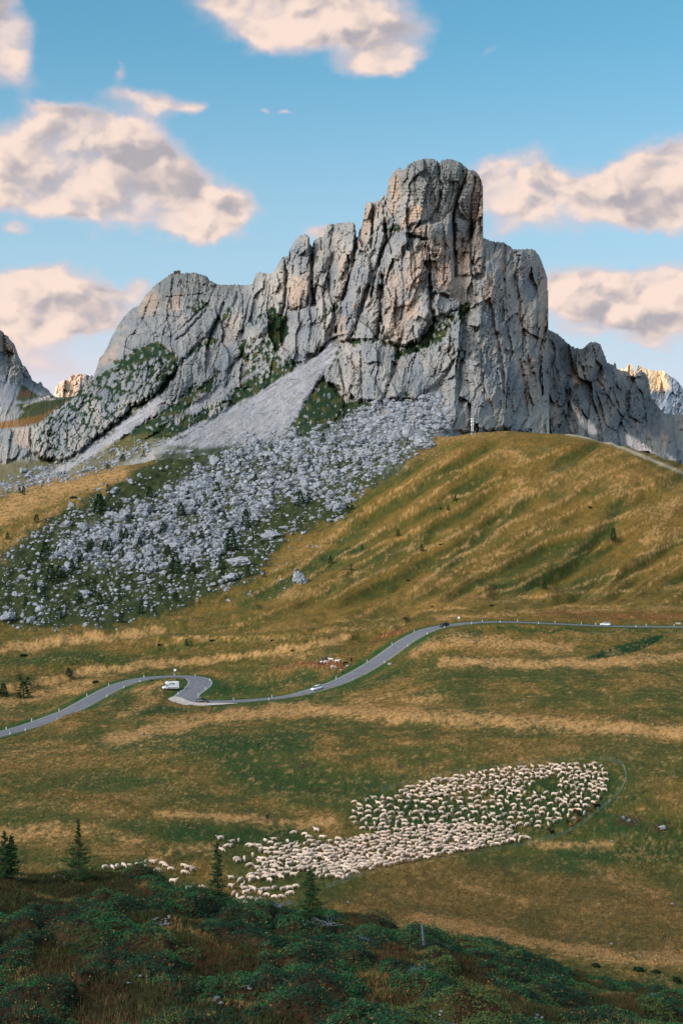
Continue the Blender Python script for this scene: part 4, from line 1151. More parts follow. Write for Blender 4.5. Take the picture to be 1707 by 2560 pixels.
def main_detail(x, y, d):
    bed_ = np.maximum(region(x, y, [(960, 560), (960, 380), (1215, 380), (1215, 560)], 25), region(x, y, [(230, 950), (300, 780), (430, 670), (620, 700), (560, 800), (430, 870)], 25))
    det = rock_detail(x, y, 1.0, 0, strata=.7, amp=.86) * (1 - .25 * bed_) + 2.2 * bed_ * (np.abs(((y + 4 * fbm(x / 40., y / 20., 2, 369)) / 9.) % 1 - .5) * 2 - .5)
    kk, kh = knoll(x, y)
    det = det * (1 - .6 * kk) + kk * (22 * np.clip(kh, -.06, .4) + 3 * fbm(x / 4., y / 7., 3, 367))
    sl = np.full(x.shape, 0.0)
    wob = 3.0 * fbm(x / 14., y / 18., 3, 320) + 7 * (worley((x + .1 * y) / 13., y / 30., 321)[0] - .5)
    for i, (pts, h, w) in enumerate(SLABS):
        sd = poly_sd(x, y, pts, 20) + wob
        f = np.clip(sd / w, 0, 1)
        sl = np.maximum(sl, h * (.72 * np.clip(f * 3.5, 0, 1) + .28 * f) + 2 * (f > 0) * ((i * 7) % 3))
    out = det + sl * .72
    for pts, w, dep in CLEFTS:
        out = out - dep * line_k(x + wob * .5, y, pts, w * .95)
    g, s = masks(x, y)
    lowr = region(x, y, [(-90, 1160), (60, 1150), (160, 1158), (260, 1112), (420, 1095), (700, 1095), (1000, 1062), (1130, 1060), (1150, 1300), (-90, 1300)], 14)
    tame = np.clip(np.maximum(np.maximum(sstep(g, .45, .95) * .8, s), lowr), 0, 1)
    # knoll and mixed rock/turf: turf lies in the hollows
    soft = 5 * fbm(x / 50., y / 40., 3, 330) + 1.4 * fbm((x + y * .9) / 14., (y - x * .6) / 60., 3, 331) + 1.0 * fbm(x / 3., y / 3., 2, 332)
    out = out * (1 - tame) + (soft + 6) * tame
    return out


def main_colour(x, y, rel):
    col = rock_colour(x, y, rel)
    w1 = 6 * fbm(x / 12., y / 14., 3, 340)
    cap = np.maximum(region(x, y, [(975, 480), (970, 380), (1215, 380), (1205, 450), (1140, 500), (1100, 480), (1040, 500)], 16, w1 * 2), region(x, y, [(340, 790), (400, 670), (560, 670), (640, 700), (560, 740), (470, 745), (400, 780)], 16, w1 * 2))
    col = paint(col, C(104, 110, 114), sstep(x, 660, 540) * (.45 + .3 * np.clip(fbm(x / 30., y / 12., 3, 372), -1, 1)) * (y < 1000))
    col = paint(col, C(98, 100, 94), cap * (.5 + .3 * np.clip(fbm(x / 14., y / 5., 3, 371), -1, 1)))
    for pts, soft, k in ORANGE:
        m = region(x, y, pts, soft, w1 * 1.5) * k
        col = paint(col, R_ORANGE, m * (.62 + .3 * np.clip(fbm(x / 8., y / 16., 3, 341), -1, 1)))
    g, s = masks(x, y)
    gg = np.clip(g, 0, 1)
    hollow = sstep(fbm(x / 9., y / 14., 3, 345) * 14 - (rel - 14) * .55, -6, 8)
    gm = sstep(gg + (hollow - .5) * 1.1, .46, .62) * (gg > .05)
    gc = paint(np.broadcast_to(T_GRASS, col.shape).copy(), T_DRY, sstep(fbm(x / 25., y / 18., 3, 346), -.1, .6) * .65)
    col = col * (1 - gm[..., None]) + gc * gm[..., None]
    kk, kh = knoll(x, y)
    col = paint(col, T_GRASS * (.8 + .3 * np.clip(fbm(x / 5., y / 5., 2, 368), -1, 1)[..., None]), kk * sstep(kh, .05, -.02))
    tl = region(x, y, TALUS, 10, 8 * fbm(x / 24., y / 18., 3, 352)) * (1 - s)
    col = paint(col, C(50, 62, 38), tl * .9)
    col = paint(col, C(150, 150, 150), tl * sstep(fbm(x / 20., y / 14., 3, 353), -.1, .6) * .6)
    lf = region(x, y, [(-90, 1165), (60, 1150), (140, 1155), (250, 1115), (300, 1090), (420, 1095), (330, 1150), (200, 1215), (100, 1260), (-90, 1260)], 8, 5 * fbm(x / 20., y / 10., 3, 354)) * (1 - s)
    col = paint(col, C(96, 88, 46), lf * .8)
    streak = sstep(fbm((x * .52 + y * .85) / 7., (x * .85 - y * .52) / 60., 3, 347) + .3, .0, .5)
    lowb = sstep(y, 1040, 1110)
    sm = np.clip(s * (.45 - .35 * lowb + (.75 + .2 * lowb) * streak), 0, 1) * sstep(s, .2, .5)
    col = col * (1 - sm[..., None]) + (R_SCREE * (.86 + .1 * np.clip(fbm(x / 3., y / 3., 2, 348), -1, 1) + .16 * np.clip(fbm((x * .52 + y * .85) / 6., (x * .85 - y * .52) / 90., 4, 351), -1, 1))[..., None]) * sm[..., None]
    tuft_ = (s > .3) * sstep(fbm(x / 4., y / 3., 2, 349), .5, .8) * .5
    col = paint(col, T_GRASS, tuft_)
    ledge = sstep(fbm(x / 26., y / 7., 3, 350), .62, .95) * sstep(y, 700, 850) * .6
    return paint(col, T_GRASS, ledge)


xs = np.arange(196, 1346, 2.2)
# the lower-left knoll starts left of the skyline's own start
SKY_ALL = [(-80, 1085), (30, 1070), (80, 1064), (90, 1061), (107, 1050), (122, 1034), (140, 1020), (159, 1007), (172, 999), (186, 994), (197, 984), (205, 975)] + SKY_MAIN[1:]
xs = np.arange(-78, 1378, 2.2)
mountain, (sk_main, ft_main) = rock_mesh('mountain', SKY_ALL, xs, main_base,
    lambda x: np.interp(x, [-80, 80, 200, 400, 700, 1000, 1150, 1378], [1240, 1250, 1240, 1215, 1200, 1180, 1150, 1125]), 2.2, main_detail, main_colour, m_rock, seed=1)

# ---- right-hand ridge behind the great buttress
SKY_R = [(1325, 800), (1371, 822), (1385, 830), (1394, 833), (1404, 845), (1415, 854), (1425, 862), (1435, 868), (1447, 871), (1458, 869), (1464, 862), (1471, 856), (1478, 853), (1487, 853), (1500, 859), (1505, 872), (1510, 885), (1518, 905), (1524, 909), (1533, 911), (1536, 903),
         (1538, 903), (1541, 921), (1552, 924), (1564, 927), (1574, 934), (1584, 939), (1592, 930), (1600, 926), (1608, 929), (1615, 936), (1622, 950), (1626, 988), (1632, 1000), (1641, 1011), (1656, 1029), (1672, 1036), (1700, 1035), (1760, 1050)]
BASE_R = [(1340, 820, 1800), (1340, 1080, 1560), (1400, 860, 1830), (1480, 855, 1860), (1400, 1060, 1600), (1500, 960, 1800), (1500, 1090, 1620), (1600, 930, 1980), (1600, 1120, 1650), (1700, 1040, 2050), (1700, 1150, 1680), (1760, 1050, 2080), (1560, 1030, 1800), (1450, 960, 1760)]
_mr = TPS([(x / 400., y / 400.) for x, y, d in BASE_R], [d for x, y, d in BASE_R], 2e-3)
SLABS_R = [([(1350, 840), (1395, 840), (1400, 900), (1420, 960), (1400, 1060), (1370, 1080), (1345, 1000)], 30, 24), ([(1462, 866), (1487, 852), (1502, 862), (1512, 900), (1490, 940), (1465, 960), (1455, 910)], 26, 16),
           ([(1590, 934), (1604, 926), (1620, 950), (1628, 1000), (1600, 1060), (1570, 1040), (1575, 970)], 26, 18), ([(1500, 900), (1560, 930), (1560, 1000), (1530, 1040), (1500, 980)], 16, 16),
           ([(1640, 1015), (1680, 1060), (1700, 1160), (1640, 1150), (1620, 1080)], 22, 18), ([(1420, 960), (1470, 1000), (1530, 1090), (1560, 1130), (1470, 1110), (1420, 1080)], 20, 20)]
SCREE_R = [([(1425, 1005), (1440, 1020), (1470, 1050), (1500, 1082), (1480, 1086), (1455, 1066), (1432, 1030)], 5, .9), ([(1562, 1080), (1590, 1098), (1640, 1135), (1600, 1135), (1566, 1110)], 4, 1.0), ([(1660, 1130), (1690, 1150), (1680, 1160)], 3, .8)]


def right_detail(x, y, d):
    out = rock_detail(x, y, .9, 400, strata=.6, lean=-.18)
    wob = 4 * fbm(x / 14., y / 18., 3, 420)
    sl = np.zeros(x.shape)
    for pts, h, w in SLABS_R:
        f = np.clip((poly_sd(x, y, pts, 20) + wob) / w, 0, 1)
        sl = np.maximum(sl, h * np.sqrt(np.clip(1 - (1 - f) ** 2, 0, 1)))
    return out + sl


def right_colour(x, y, rel):
    col = rock_colour(x, y, rel, 400, .9) * .80
    col = paint(col, R_DARK * .9, sstep(fbm(x / 60., y / 60., 3, 430), -.5, .6) * .55)
    for pts, k in [([(1430, 920), (1452, 910), (1450, 960), (1432, 960)], .6), ([(1490, 960), (1512, 930), (1506, 970)], .5), ([(1380, 1000), (1395, 1010), (1392, 1060)], .6), ([(1655, 1080), (1665, 1090), (1660, 1120)], .8)]:
        col = paint(col, R_ORANGE, region(x, y, pts, 7, 5 * fbm(x / 9., y / 9., 2, 431)) * k)
    s = np.zeros(x.shape)
    for pts, soft, k in SCREE_R: s = np.maximum(s, k * region(x, y, pts, soft, 3 * fbm(x / 9., y / 9., 2, 432)))
    col = paint(col, C(214, 196, 184), s)
    return paint(col, T_GRASS, sstep(fbm(x / 16., y / 12., 3, 433), .6, .9) * .8)


rock_mesh('rocky_ridge', SKY_R, np.arange(1328, 1790, 2.4), lambda x, y: _mr(x / 400., y / 400.), lambda x: np.interp(x, [1328, 1500, 1790], [1120, 1150, 1230]), 2.4, right_detail, right_colour, m_rock, seed=5)

# ---- left-hand cliff with its scree
SKY_L = [(-120, 720), (-60, 770), (-20, 812), (0, 824), (6, 827), (10, 831), (12, 837), (19, 837), (23, 843), (26, 849), (37, 860), (39, 868), (40, 881), (52, 898), (57, 912), (60, 914), (65, 916), (72, 929), (74, 940), (76, 935), (77, 942), (84, 952), (96, 958), (99, 955), (104, 954), (109, 965), (121, 973), (130, 985), (143, 994), (160, 1000)]
BASE_L = [(-120, 720, 2500), (0, 830, 2450), (40, 890, 2420), (0, 930, 2300), (60, 960, 2350), (120, 975, 2420), (0, 1000, 2150), (100, 1000, 2250), (160, 1000, 2350), (0, 1080, 2000), (160, 1060, 2050), (-120, 1080, 2000), (-120, 900, 2350)]
_ml = TPS([(x / 400., y / 400.) for x, y, d in BASE_L], [d for x, y, d in BASE_L], 2e-3)


def left_detail(x, y, d):
    t = sstep(y - (940 + .45 * x), -20, 20)
    out = rock_detail(x, y, .75, 500, strata=1.5, lean=.1) * (1 - .8 * t)
    for pts, h, w in [([(-60, 790), (8, 828), (10, 880), (-60, 880)], 24, 10), ([(13, 836), (26, 850), (38, 866), (39, 886), (14, 876)], 24, 9), ([(52, 905), (66, 916), (74, 945), (60, 940)], 16, 7)]:
        f = np.clip(poly_sd(x, y, pts, 20) / w, 0, 1)
        out = out + h * np.sqrt(np.clip(1 - (1 - f) ** 2, 0, 1))
    return out * 1.2


def left_colour(x, y, rel):
    col = rock_colour(x, y, rel, 500, .8)
    col = paint(col, R_ORANGE * .85, region(x, y, [(-60, 800), (10, 830), (38, 868), (38, 880), (10, 880), (-60, 880)], 6) * .55)
    col = paint(col, R_SCREE * .92, region(x, y, [(-60, 930), (0, 935), (40, 960), (90, 975), (140, 992), (60, 1010), (-60, 1040)], 9, 6 * fbm(x / 10., y / 8., 3, 541)) * .8)
    gm = np.maximum(region(x, y, [(52, 962), (60, 962), (90, 985), (105, 992), (60, 1005), (40, 1000)], 4, 3 * fbm(x / 6., y / 6., 2, 542)), region(x, y, [(40, 1012), (90, 1005), (150, 996), (200, 984), (130, 1060), (40, 1050), (60, 1030)], 4, 4 * fbm(x / 6., y / 6., 2, 543)))
    col = paint(col, C(70, 74, 40), gm * .95)
    col = paint(col, C(128, 92, 48), region(x, y, [(-60, 1060), (40, 1050), (110, 1035), (150, 1010), (200, 990), (130, 1050), (60, 1066), (-60, 1080)], 3, 2 * fbm(x / 6., y / 6., 2, 544)) * .9)
    col = paint(col, C(120, 72, 56), region(x, y, [(48, 982), (66, 974), (80, 982), (70, 992), (48, 992)], 3) * .6)
    return paint(col, C(196, 180, 160), line_k(x, y, [(60, 1016), (90, 1003), (110, 999), (140, 998)], 1.6) * .9)


SKY_L2 = SKY_L[:-2] + [(143, 993), (160, 992), (186, 990), (205, 984), (240, 990)]
rock_mesh('cliff', SKY_L2, np.arange(-118, 240, 2.0), lambda x, y: _ml(x / 400., y / 400.), lambda x: x * 0 + 1110, 2.0, left_detail, left_colour, m_rock, seed=9, jag=.6)

# ---- two far peaks, with the evening sun's glow painted into their rock colour
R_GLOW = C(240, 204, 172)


def far_peak(name, sky, x0, x1, yfoot, dist, colour, seed, s=.5):
    xs_ = np.arange(x0, x1, 1.6)
    ysk = min(p[1] for p in sky)
    def base(x, y): return dist - (y - ysk) * dist * .0011
    rock_mesh(name, sky, xs_, base, lambda x: x * 0 + yfoot, 1.6, lambda x, y, d: rock_detail(x, y, s, seed, strata=.8) * (dist / 1700.), colour, m_rock, back=900, seed=seed % 7, jag=.7)


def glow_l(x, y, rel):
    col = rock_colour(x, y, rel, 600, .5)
    col = paint(col, R_GLOW, (.85 * sstep(220 - x + (y - 950) * -.3, -10, 20))[...] if False else .85 * sstep(x + .4 * (y - 950), 216, 196))  # sunlit glow put into the colour, ending towards the right
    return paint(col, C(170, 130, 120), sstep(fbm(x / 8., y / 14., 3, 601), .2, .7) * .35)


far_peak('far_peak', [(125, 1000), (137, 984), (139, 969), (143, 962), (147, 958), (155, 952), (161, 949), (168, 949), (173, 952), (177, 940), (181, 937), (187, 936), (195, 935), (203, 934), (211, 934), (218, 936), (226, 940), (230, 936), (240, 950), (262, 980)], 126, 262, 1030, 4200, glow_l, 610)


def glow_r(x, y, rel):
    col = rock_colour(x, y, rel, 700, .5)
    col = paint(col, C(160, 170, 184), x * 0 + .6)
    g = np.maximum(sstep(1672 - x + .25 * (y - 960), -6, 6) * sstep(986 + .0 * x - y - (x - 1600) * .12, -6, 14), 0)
    return paint(col, C(250, 214, 170), g * .92)  # warm sunlit part of the peak painted into the colour


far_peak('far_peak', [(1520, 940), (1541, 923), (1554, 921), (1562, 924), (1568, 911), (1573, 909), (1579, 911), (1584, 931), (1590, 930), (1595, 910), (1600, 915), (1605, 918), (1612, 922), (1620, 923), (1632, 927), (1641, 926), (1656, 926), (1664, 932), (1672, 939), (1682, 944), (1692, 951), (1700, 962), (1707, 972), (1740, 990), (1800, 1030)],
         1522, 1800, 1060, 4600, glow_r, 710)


# ------------------------------------------------------------------ placing things
rnd = random.Random(11)
rng = np.random.default_rng(11)


def surf(px, py, dmin=118.0):
    """point seen at this pixel of the photograph: on the ground sheet, else on the mountain"""
    g = ray_ground(px, py, None, dmin)
    if py < 1230 and -60 < px < 1200:
        x, y = np.array([float(px)]), np.array([float(py)])
        D = main_base(x, y); D = float((D - main_detail(x, y, D))[0])
        if g is None or D < g[1]: return (px - CX) / F * D, D, -(py - CY) / F * D
    return g


def skin_mesh(name, verts, edges, radii, levels=1, mat=None, colour=None, root=0):
    """grow one continuous surface over a skeleton"""
    me = bpy.data.meshes.new(name + '_bones')
    me.from_pydata([Vector(v) for v in verts], edges, [])
    ob = bpy.data.objects.new(name + '_bones', me)
    COL.objects.link(ob)
    sk = ob.modifiers.new('skin', 'SKIN'); sk.use_smooth_shade = True
    lay = me.skin_vertices[0].data if me.skin_vertices else None
    if lay is None:
        bm = bmesh.new(); bm.from_mesh(me); bm.verts.layers.skin.verify(); bm.to_mesh(me); bm.free()
        lay = me.skin_vertices[0].data
    for i, r in enumerate(radii):
        lay[i].radius = (r, r) if not isinstance(r, tuple) else r
        lay[i].use_root = (i == root)
    if levels:
        sb = ob.modifiers.new('sub', 'SUBSURF'); sb.levels = levels; sb.render_levels = levels
    dg = bpy.context.evaluated_depsgraph_get()
    out = bpy.data.meshes.new_from_object(ob.evaluated_get(dg))
    out.name = name
    bpy.data.objects.remove(ob); bpy.data.meshes.remove(me)
    co = np.empty(len(out.vertices) * 3, np.float32); out.vertices.foreach_get('co', co); co = co.reshape(-1, 3)
    if colour is not None:
        c = np.array([colour(*p) for p in co], np.float32)
        at = out.color_attributes.new('Col', 'FLOAT_COLOR', 'POINT')
        at.data.foreach_set('color', np.hstack([c, np.ones((len(c), 1), np.float32)]).ravel())
    out.materials.clear()
    if mat: out.materials.append(mat)
    return out


def mesh_arrays(me):
    co = np.empty(len(me.vertices) * 3, np.float32); me.vertices.foreach_get('co', co)
    fs = {3: [], 4: []}
    for p in me.polygons: fs[len(p.vertices)].append(list(p.vertices))
    c = np.empty(len(me.vertices) * 4, np.float32); me.color_attributes['Col'].data.foreach_get('color', c)
    return co.reshape(-1, 3), {k: np.array(v, np.int32).reshape(-1, k) for k, v in fs.items()}, c.reshape(-1, 4)[:, :3]


def merge_many(name, mat, items, smooth=False, tint=None):
    """items: (arrays, loc, rotz, scale, tint) -> ONE mesh"""
    V, F3, F4, CC, off = [], [], [], [], 0
    for (co, fs, c), loc, rz, sc, ti in items:
        cr, sr = math.cos(rz), math.sin(rz)
        s3 = np.array(sc if isinstance(sc, (tuple, list)) else (sc, sc, sc))
        p = co * s3
        V.append(np.stack([p[:, 0] * cr - p[:, 1] * sr + loc[0], p[:, 0] * sr + p[:, 1] * cr + loc[1], p[:, 2] + loc[2]], 1))
        if len(fs[3]): F3.append(fs[3] + off)
        if len(fs[4]): F4.append(fs[4] + off)
        CC.append(c * np.array(ti)); off += len(co)
    fl = [np.concatenate(q) for q in (F3, F4) if q]
    return new_mesh(name, np.concatenate(V), fl, mat, np.concatenate(CC), smooth)


# ------------------------------------------------------------------ boulders
def ico(sub):
    bm = bmesh.new(); bmesh.ops.create_icosphere(bm, subdivisions=sub, radius=1.0)
    v = np.array([x.co[:] for x in bm.verts]); f = np.array([[q.index for q in p.verts] for p in bm.faces]); bm.free()
    return v, f


def boulder_arrays(sub, seed):
    r = np.random.default_rng(seed)
    v, f = ico(sub)
    v = v * (1 + .12 * r.standard_normal((len(v), 1)) * (1 if sub < 3 else .3))
    for _ in range(11):
        nrm = r.standard_normal(3); nrm /= np.linalg.norm(nrm)
        h = r.uniform(.45, .82)
        q = v @ nrm
        v = v - np.clip(q - h, 0, None)[:, None] * nrm * .95
    if sub > 2:
        k1 = fbm(v[:, 0] * 2.4 + v[:, 2], v[:, 1] * 2.4 - v[:, 2] * .7, 4, seed); k2 = np.abs(gnoise(v[:, 0] * 3.2 + v[:, 1], v[:, 2] * 2.4, seed + 3))
        v = v * (1 + .10 * k1 - .16 * np.exp(-(k2 / .12) ** 2))[:, None]
    v = v * np.array([r.uniform(.85, 1.15), r.uniform(.8, 1.1), r.uniform(.7, .95)])
    c = np.tile(C(142, 146, 152), (len(v), 1)) * (1 + .12 * r.standard_normal((len(v), 1)))
    c = np.where((r.random((len(v), 1)) < .10), C(100, 104, 98), c)
    return v, {3: f.astype(np.int32), 4: np.zeros((0, 4), np.int32)}, c


m_boulder = attr_mat('boulder_stone', .95, .1, 1.2, .72, 1.25, .25, 1.6)
B_BIG = [boulder_arrays(4, 100 + i) for i in range(10)]
B_MID = [boulder_arrays(2, 200 + i) for i in range(8)]
B_LOW = [boulder_arrays(1, 300 + i) for i in range(8)]
B_MESH = [new_mesh('boulder', a[0], [a[1][3]], m_boulder, a[2], False) for a in B_BIG]

CORE = [(150, 1330), (300, 1290), (430, 1215), (560, 1120), (640, 1088), (800, 1075), (1000, 1050), (1125, 1064), (1080, 1100), (985, 1172), (900, 1200), (860, 1290), (760, 1235), (690, 1250), (640, 1330), (560, 1400), (420, 1440), (250, 1420), (130, 1400)]
UPPER = [(860, 1055), (870, 1030), (940, 1010), (1020, 1000), (1100, 985), (1125, 1030), (1125, 1075), (1000, 1080), (850, 1085)]
LEFTB = [(-20, 1215), (60, 1180), (200, 1145), (320, 1108), (430, 1098), (390, 1135), (240, 1185), (120, 1215), (0, 1240)]
FRINGE = [(640, 1445), (720, 1350), (850, 1300), (880, 1320), (760, 1400), (680, 1500), (560, 1500)]
N_PTS = 62000
cx_ = rng.uniform(-20, 1130, N_PTS); cy_ = rng.uniform(985, 1580, N_PTS)
_n = 16 * fbm(cx_ / 34., cy_ / 22., 3, 805); w_t = region(cx_, cy_, TALUS, 12, _n); w_c = region(cx_, cy_, CORE, 20, _n); w_u = region(cx_, cy_, UPPER, 10); w_l = region(cx_, cy_, LEFTB, 8); w_f = region(cx_, cy_, FRINGE, 18)
turfy = sstep(fbm(cx_ / 50., cy_ / 34., 3, 801), -.05, .5)
dens_ = np.maximum.reduce([w_t * (.42 - .30 * turfy), w_c * (1.1 - .6 * turfy), w_u * 1.0, w_l * .85, w_f * .05])
green_slope = region(cx_, cy_, [(330, 1130), (560, 1095), (560, 1130), (440, 1200), (330, 1250), (260, 1240)], 20)
dens_ *= (1 - .7 * green_slope)
keep = rng.random(N_PTS) < dens_ * .54
pts_b = []
kx, ky = cx_[keep], cy_[keep]
mD = np.full(kx.shape, 1e9); mm = (ky < 1230) & (kx > -60)
_d = main_base(kx[mm], ky[mm]); mD[mm] = _d - main_detail(kx[mm], ky[mm], _d)
for x, y, wc, md in zip(kx, ky, (w_c + w_u)[keep], mD):
    s = ray_ground(x, y, None, 400)
    if md < 1e8 and (s is None or md < s[1]): s = ((x - CX) / F * md, md, -(y - CY) / F * md)
    if s is None: continue
    size = math.exp(rng.normal(1.78, .56))            # diameter in photograph pixels
    if rng.random() < .016: size *= rng.uniform(2.0, 3.2)
    size = min(size * (.9 + .25 * wc), 34)
    pts_b.append((x, y, s, size))
NAMED_B = [(750, 1440, 40, 44, 'large lone grey boulder on the grass slope below the boulder field', (1.0, 1.0, 1.35)),
           (496, 1212, 74, 60, 'huge broad grey block at the upper left of the boulder field', (1.25, 1.0, .85)),
           (535, 1150, 34, 34, 'tall pale block standing above the huge broad block', (1, 1, 1.2)),
           (595, 1398, 82, 40, 'long low overhanging block at the lower edge of the boulder field', (1.7, 1, .7)),
           (492, 1368, 34, 30, 'rounded pale boulder with small shrubs beside it in the lower boulder field', (1, 1, 1)),
           (745, 1245, 48, 34, 'large block at the right of the boulder field beside a dark hollow', (1.3, 1, .9)),
           (958, 1048, 52, 36, 'orange pale block under the cliff foot', (1.2, 1, .9)),
           (1060, 1100, 62, 50, 'big dark turf-topped block where the boulder field meets the hill', (1.25, 1, 1)),
           (610, 1210, 46, 34, 'wide pale block in the middle of the boulder field', (1.3, 1, .8)),
           (1110, 1062, 44, 34, 'broad pale block beside the mast', (1.4, 1, .8)),
           (1025, 1078, 34, 40, 'tall split block left of the turf-topped block', (.8, 1, 1.3)),
           (130, 1387, 30, 24, 'wide flat pale boulder at the left end of the boulder field', (1.2, 1, .8))]
for x, y, wpx, hpx, lab, sc in NAMED_B:
    s = surf(x, y + hpx * .35, 400)
    if s is None: continue
    r = wpx / 2 * s[1] / F / sc[0]
    o = link('boulder', B_MESH[int(x) % 10], loc=(s[0], s[1] + r * .3, s[2] + r * .35 * sc[2]), label=lab, cat='boulder', group='boulders below the cliffs')
    o.scale = (r * sc[0] * 1.1, r * 1.1, r * sc[2] * 1.1); o.rotation_euler = (0, 0, rnd.uniform(0, 6))
pts_b.sort(key=lambda t: -t[3])
MARKS = [(750, 1440, 'the lone boulder on the grass'), (496, 1212, 'the huge broad block'), (535, 1150, 'the tall pale top-left block'), (595, 1398, 'the long low overhanging block'), (492, 1368, 'the rounded pale boulder'),
         (745, 1245, 'the block by the dark hollow'), (958, 1048, 'the orange pale block'), (1060, 1100, 'the turf-topped block'), (610, 1210, 'the wide pale middle block'), (130, 1387, 'the flat left-end boulder'), (302, 1556, 'the lone lower conifer'), (80, 1200, 'the left scree')]


def whereabouts(x, y):
    mx, my, nm_ = min(MARKS, key=lambda m_: (m_[0] - x) ** 2 + (m_[1] - y) ** 2 * 2)
    ddx, ddy = x - mx, y - my
    hor = 'left' if ddx < 0 else 'right'; ver = 'above' if ddy < 0 else 'below'
    r_ = math.hypot(ddx, ddy); far = 'just ' if r_ < 45 else ('well ' if r_ > 110 else '')
    return (far + ver if abs(ddy) > abs(ddx) * .8 else (far + hor + ' of')) + ' ' + nm_

LABS = [('grey boulder among others in the dense upper boulder field', 'boulders of the upper field'), ('grey boulder on green turf in the lower boulder field', 'boulders of the lower field'),
        ('pale boulder on the scree left of the golden slope', 'boulders on the left scree')]
for x, y, s, size in pts_b[:288]:
    r = size / 2 * s[1] / F
    k = 2 if (y < 1230 and x < 330 and y < 1240 - x * .33) else (0 if y < 1290 - .2 * (x - 300) * .3 else 1)
    q1, q2 = rnd.uniform(.95, 1.35), rnd.uniform(.85, 1.2)
    word = 'big ' if size > 15 else ('' if size > 11 else 'smaller ')
    word += 'flat' if q1 > q2 + .28 else ('upright' if q2 > q1 else 'blocky')
    o = link('boulder', B_MESH[rnd.randrange(10)], loc=(s[0], s[1], s[2] + r * .25), label=word + ' grey boulder ' + whereabouts(x, y), cat='boulder', group=LABS[k][1])
    o.scale = (r * q1, r * 1.1, r * q2); o.rotation_euler = (rnd.uniform(-.3, .3), 0, rnd.uniform(0, 6))
items = []
for x, y, s, size in pts_b[288:]:
    r = size / 2 * s[1] / F
    src = B_MID if size > 7.5 else B_LOW
    t = rnd.uniform(.78, 1.2)
    items.append((src[rnd.randrange(8)], (s[0], s[1], s[2] + r * .25), rnd.uniform(0, 6), (r * rnd.uniform(.9, 1.4), r, r * rnd.uniform(.8, 1.15)), (t, t, t * rnd.uniform(.97, 1.03))))
# loose stones in the pastures, and two stony hollows
def stones(cx, cy, sx, sy, nn, smin, smax, tint):
    for _ in range(nn):
        x, y = rnd.gauss(cx, sx), rnd.gauss(cy, sy)
        s = surf(x, y)
        if s is None: continue
        r = rnd.uniform(smin, smax) / 2 * s[1] / F
        items.append((B_LOW[rnd.randrange(8)], (s[0], s[1], s[2] + r * .3), rnd.uniform(0, 6), (r * 1.3, r, r * .8), tint))
stones(1570, 2052, 16, 5, 26, 2, 6, (.5, .42, .38)); stones(1652, 2068, 12, 5, 22, 2, 6, (.5, .42, .38)); stones(1540, 2075, 60, 22, 40, 1.2, 3, (.8, .85, .85))
stones(760, 1912, 8, 3, 10, 1.5, 4, (.7, .6, .55)); stones(1000, 1916, 8, 2, 8, 1.5, 4, (.7, .6, .55)); stones(800, 2005, 200, 60, 40, 1, 2.4, (.8, .85, .85)); stones(1300, 2340, 180, 50, 30, 1.5, 4, (.8, .85, .85)); stones(350, 1955, 160, 40, 24, 1, 3, (.6, .6, .6))
link('loose_rocks', merge_many('loose_rocks', m_boulder, items), kind='stuff', label='thousands of smaller grey rocks filling the boulder field below the cliffs')
for x, y, w_, lab in [(1558, 2042, 13, 'pinkish rock in the stony hollow right of the flock'), (1572, 2049, 15, 'largest pinkish rock in the stony hollow right of the flock'), (1655, 2066, 20, 'broad rock in the farther right stony hollow'),
                      (1528, 2102, 10, 'single pale pointed rock below the stony hollows'), (358, 1834, 10, 'pale flat stone beside the faint ditch in the meadow'), (1527, 2358, 9, 'small grey rock on the tan grass at lower right'), (870, 2254, 8, 'dark grey rock on the dry slope right of the larches'), (1680, 2258, 8, 'small dark rock at the right edge of the dry slope')]:
    s = surf(x, y + w_ * .3); r = w_ / 2 * s[1] / F
    o = link('rock', B_MESH[int(x) % 10], loc=(s[0], s[1], s[2] + r * .35), label=lab, cat='rock', group='single rocks in the meadow'); o.scale = (r * 1.2, r, r * .8); o.rotation_euler = (0, 0, x)

# ------------------------------------------------------------------ conifers
m_leaf = attr_mat('needles', .9, .1, 3.0, .75, 1.25)
m_bark = simple_mat('bark', C(74, 62, 50), .95, var=.3, scale=6)


def small_conifer(seed, tris=True):
    r = np.random.default_rng(seed); b_ = MB(); t_ = MB()
    t_.tube([(0, 0, -.04), (0, 0, .5), (0, 0, .97)], [.026, .016, .004], 5)
    for i in range(330):
        h = r.uniform(.06, 1.0) ** .9
        R_ = .25 * (1 - h) ** .75 * (1 + .25 * math.sin(h * 40 + seed)) + .015
        a = r.uniform(0, 2 * math.pi); q = R_ * r.uniform(.45, 1.0)
        c = np.array([math.cos(a) * q, math.sin(a) * q, h - q * .25])
        d1 = np.array([math.cos(a), math.sin(a), r.uniform(-.5, .2)]) * r.uniform(.05, .09)
        d2 = np.array([-math.sin(a), math.cos(a), r.uniform(-.4, .4)]) * r.uniform(.03, .055)
        g = C(44, 78, 46) * r.uniform(.6, 1.3)
        b_.add([c - d2, c + d2, c + d1], [[0, 1, 2]], g)
        b_.add([c + d2 * .3 + (0, 0, .03), c - d2 * .3 - (0, 0, .03), c + d1 * .9], [[0, 1, 2]], g * .9)
    return t_, b_


SC_TREES = []
for k in range(4):
    t_, b_ = small_conifer(50 + k)
    SC_TREES.append((t_.mesh('trunk', m_bark), b_.mesh('crown', m_leaf)))


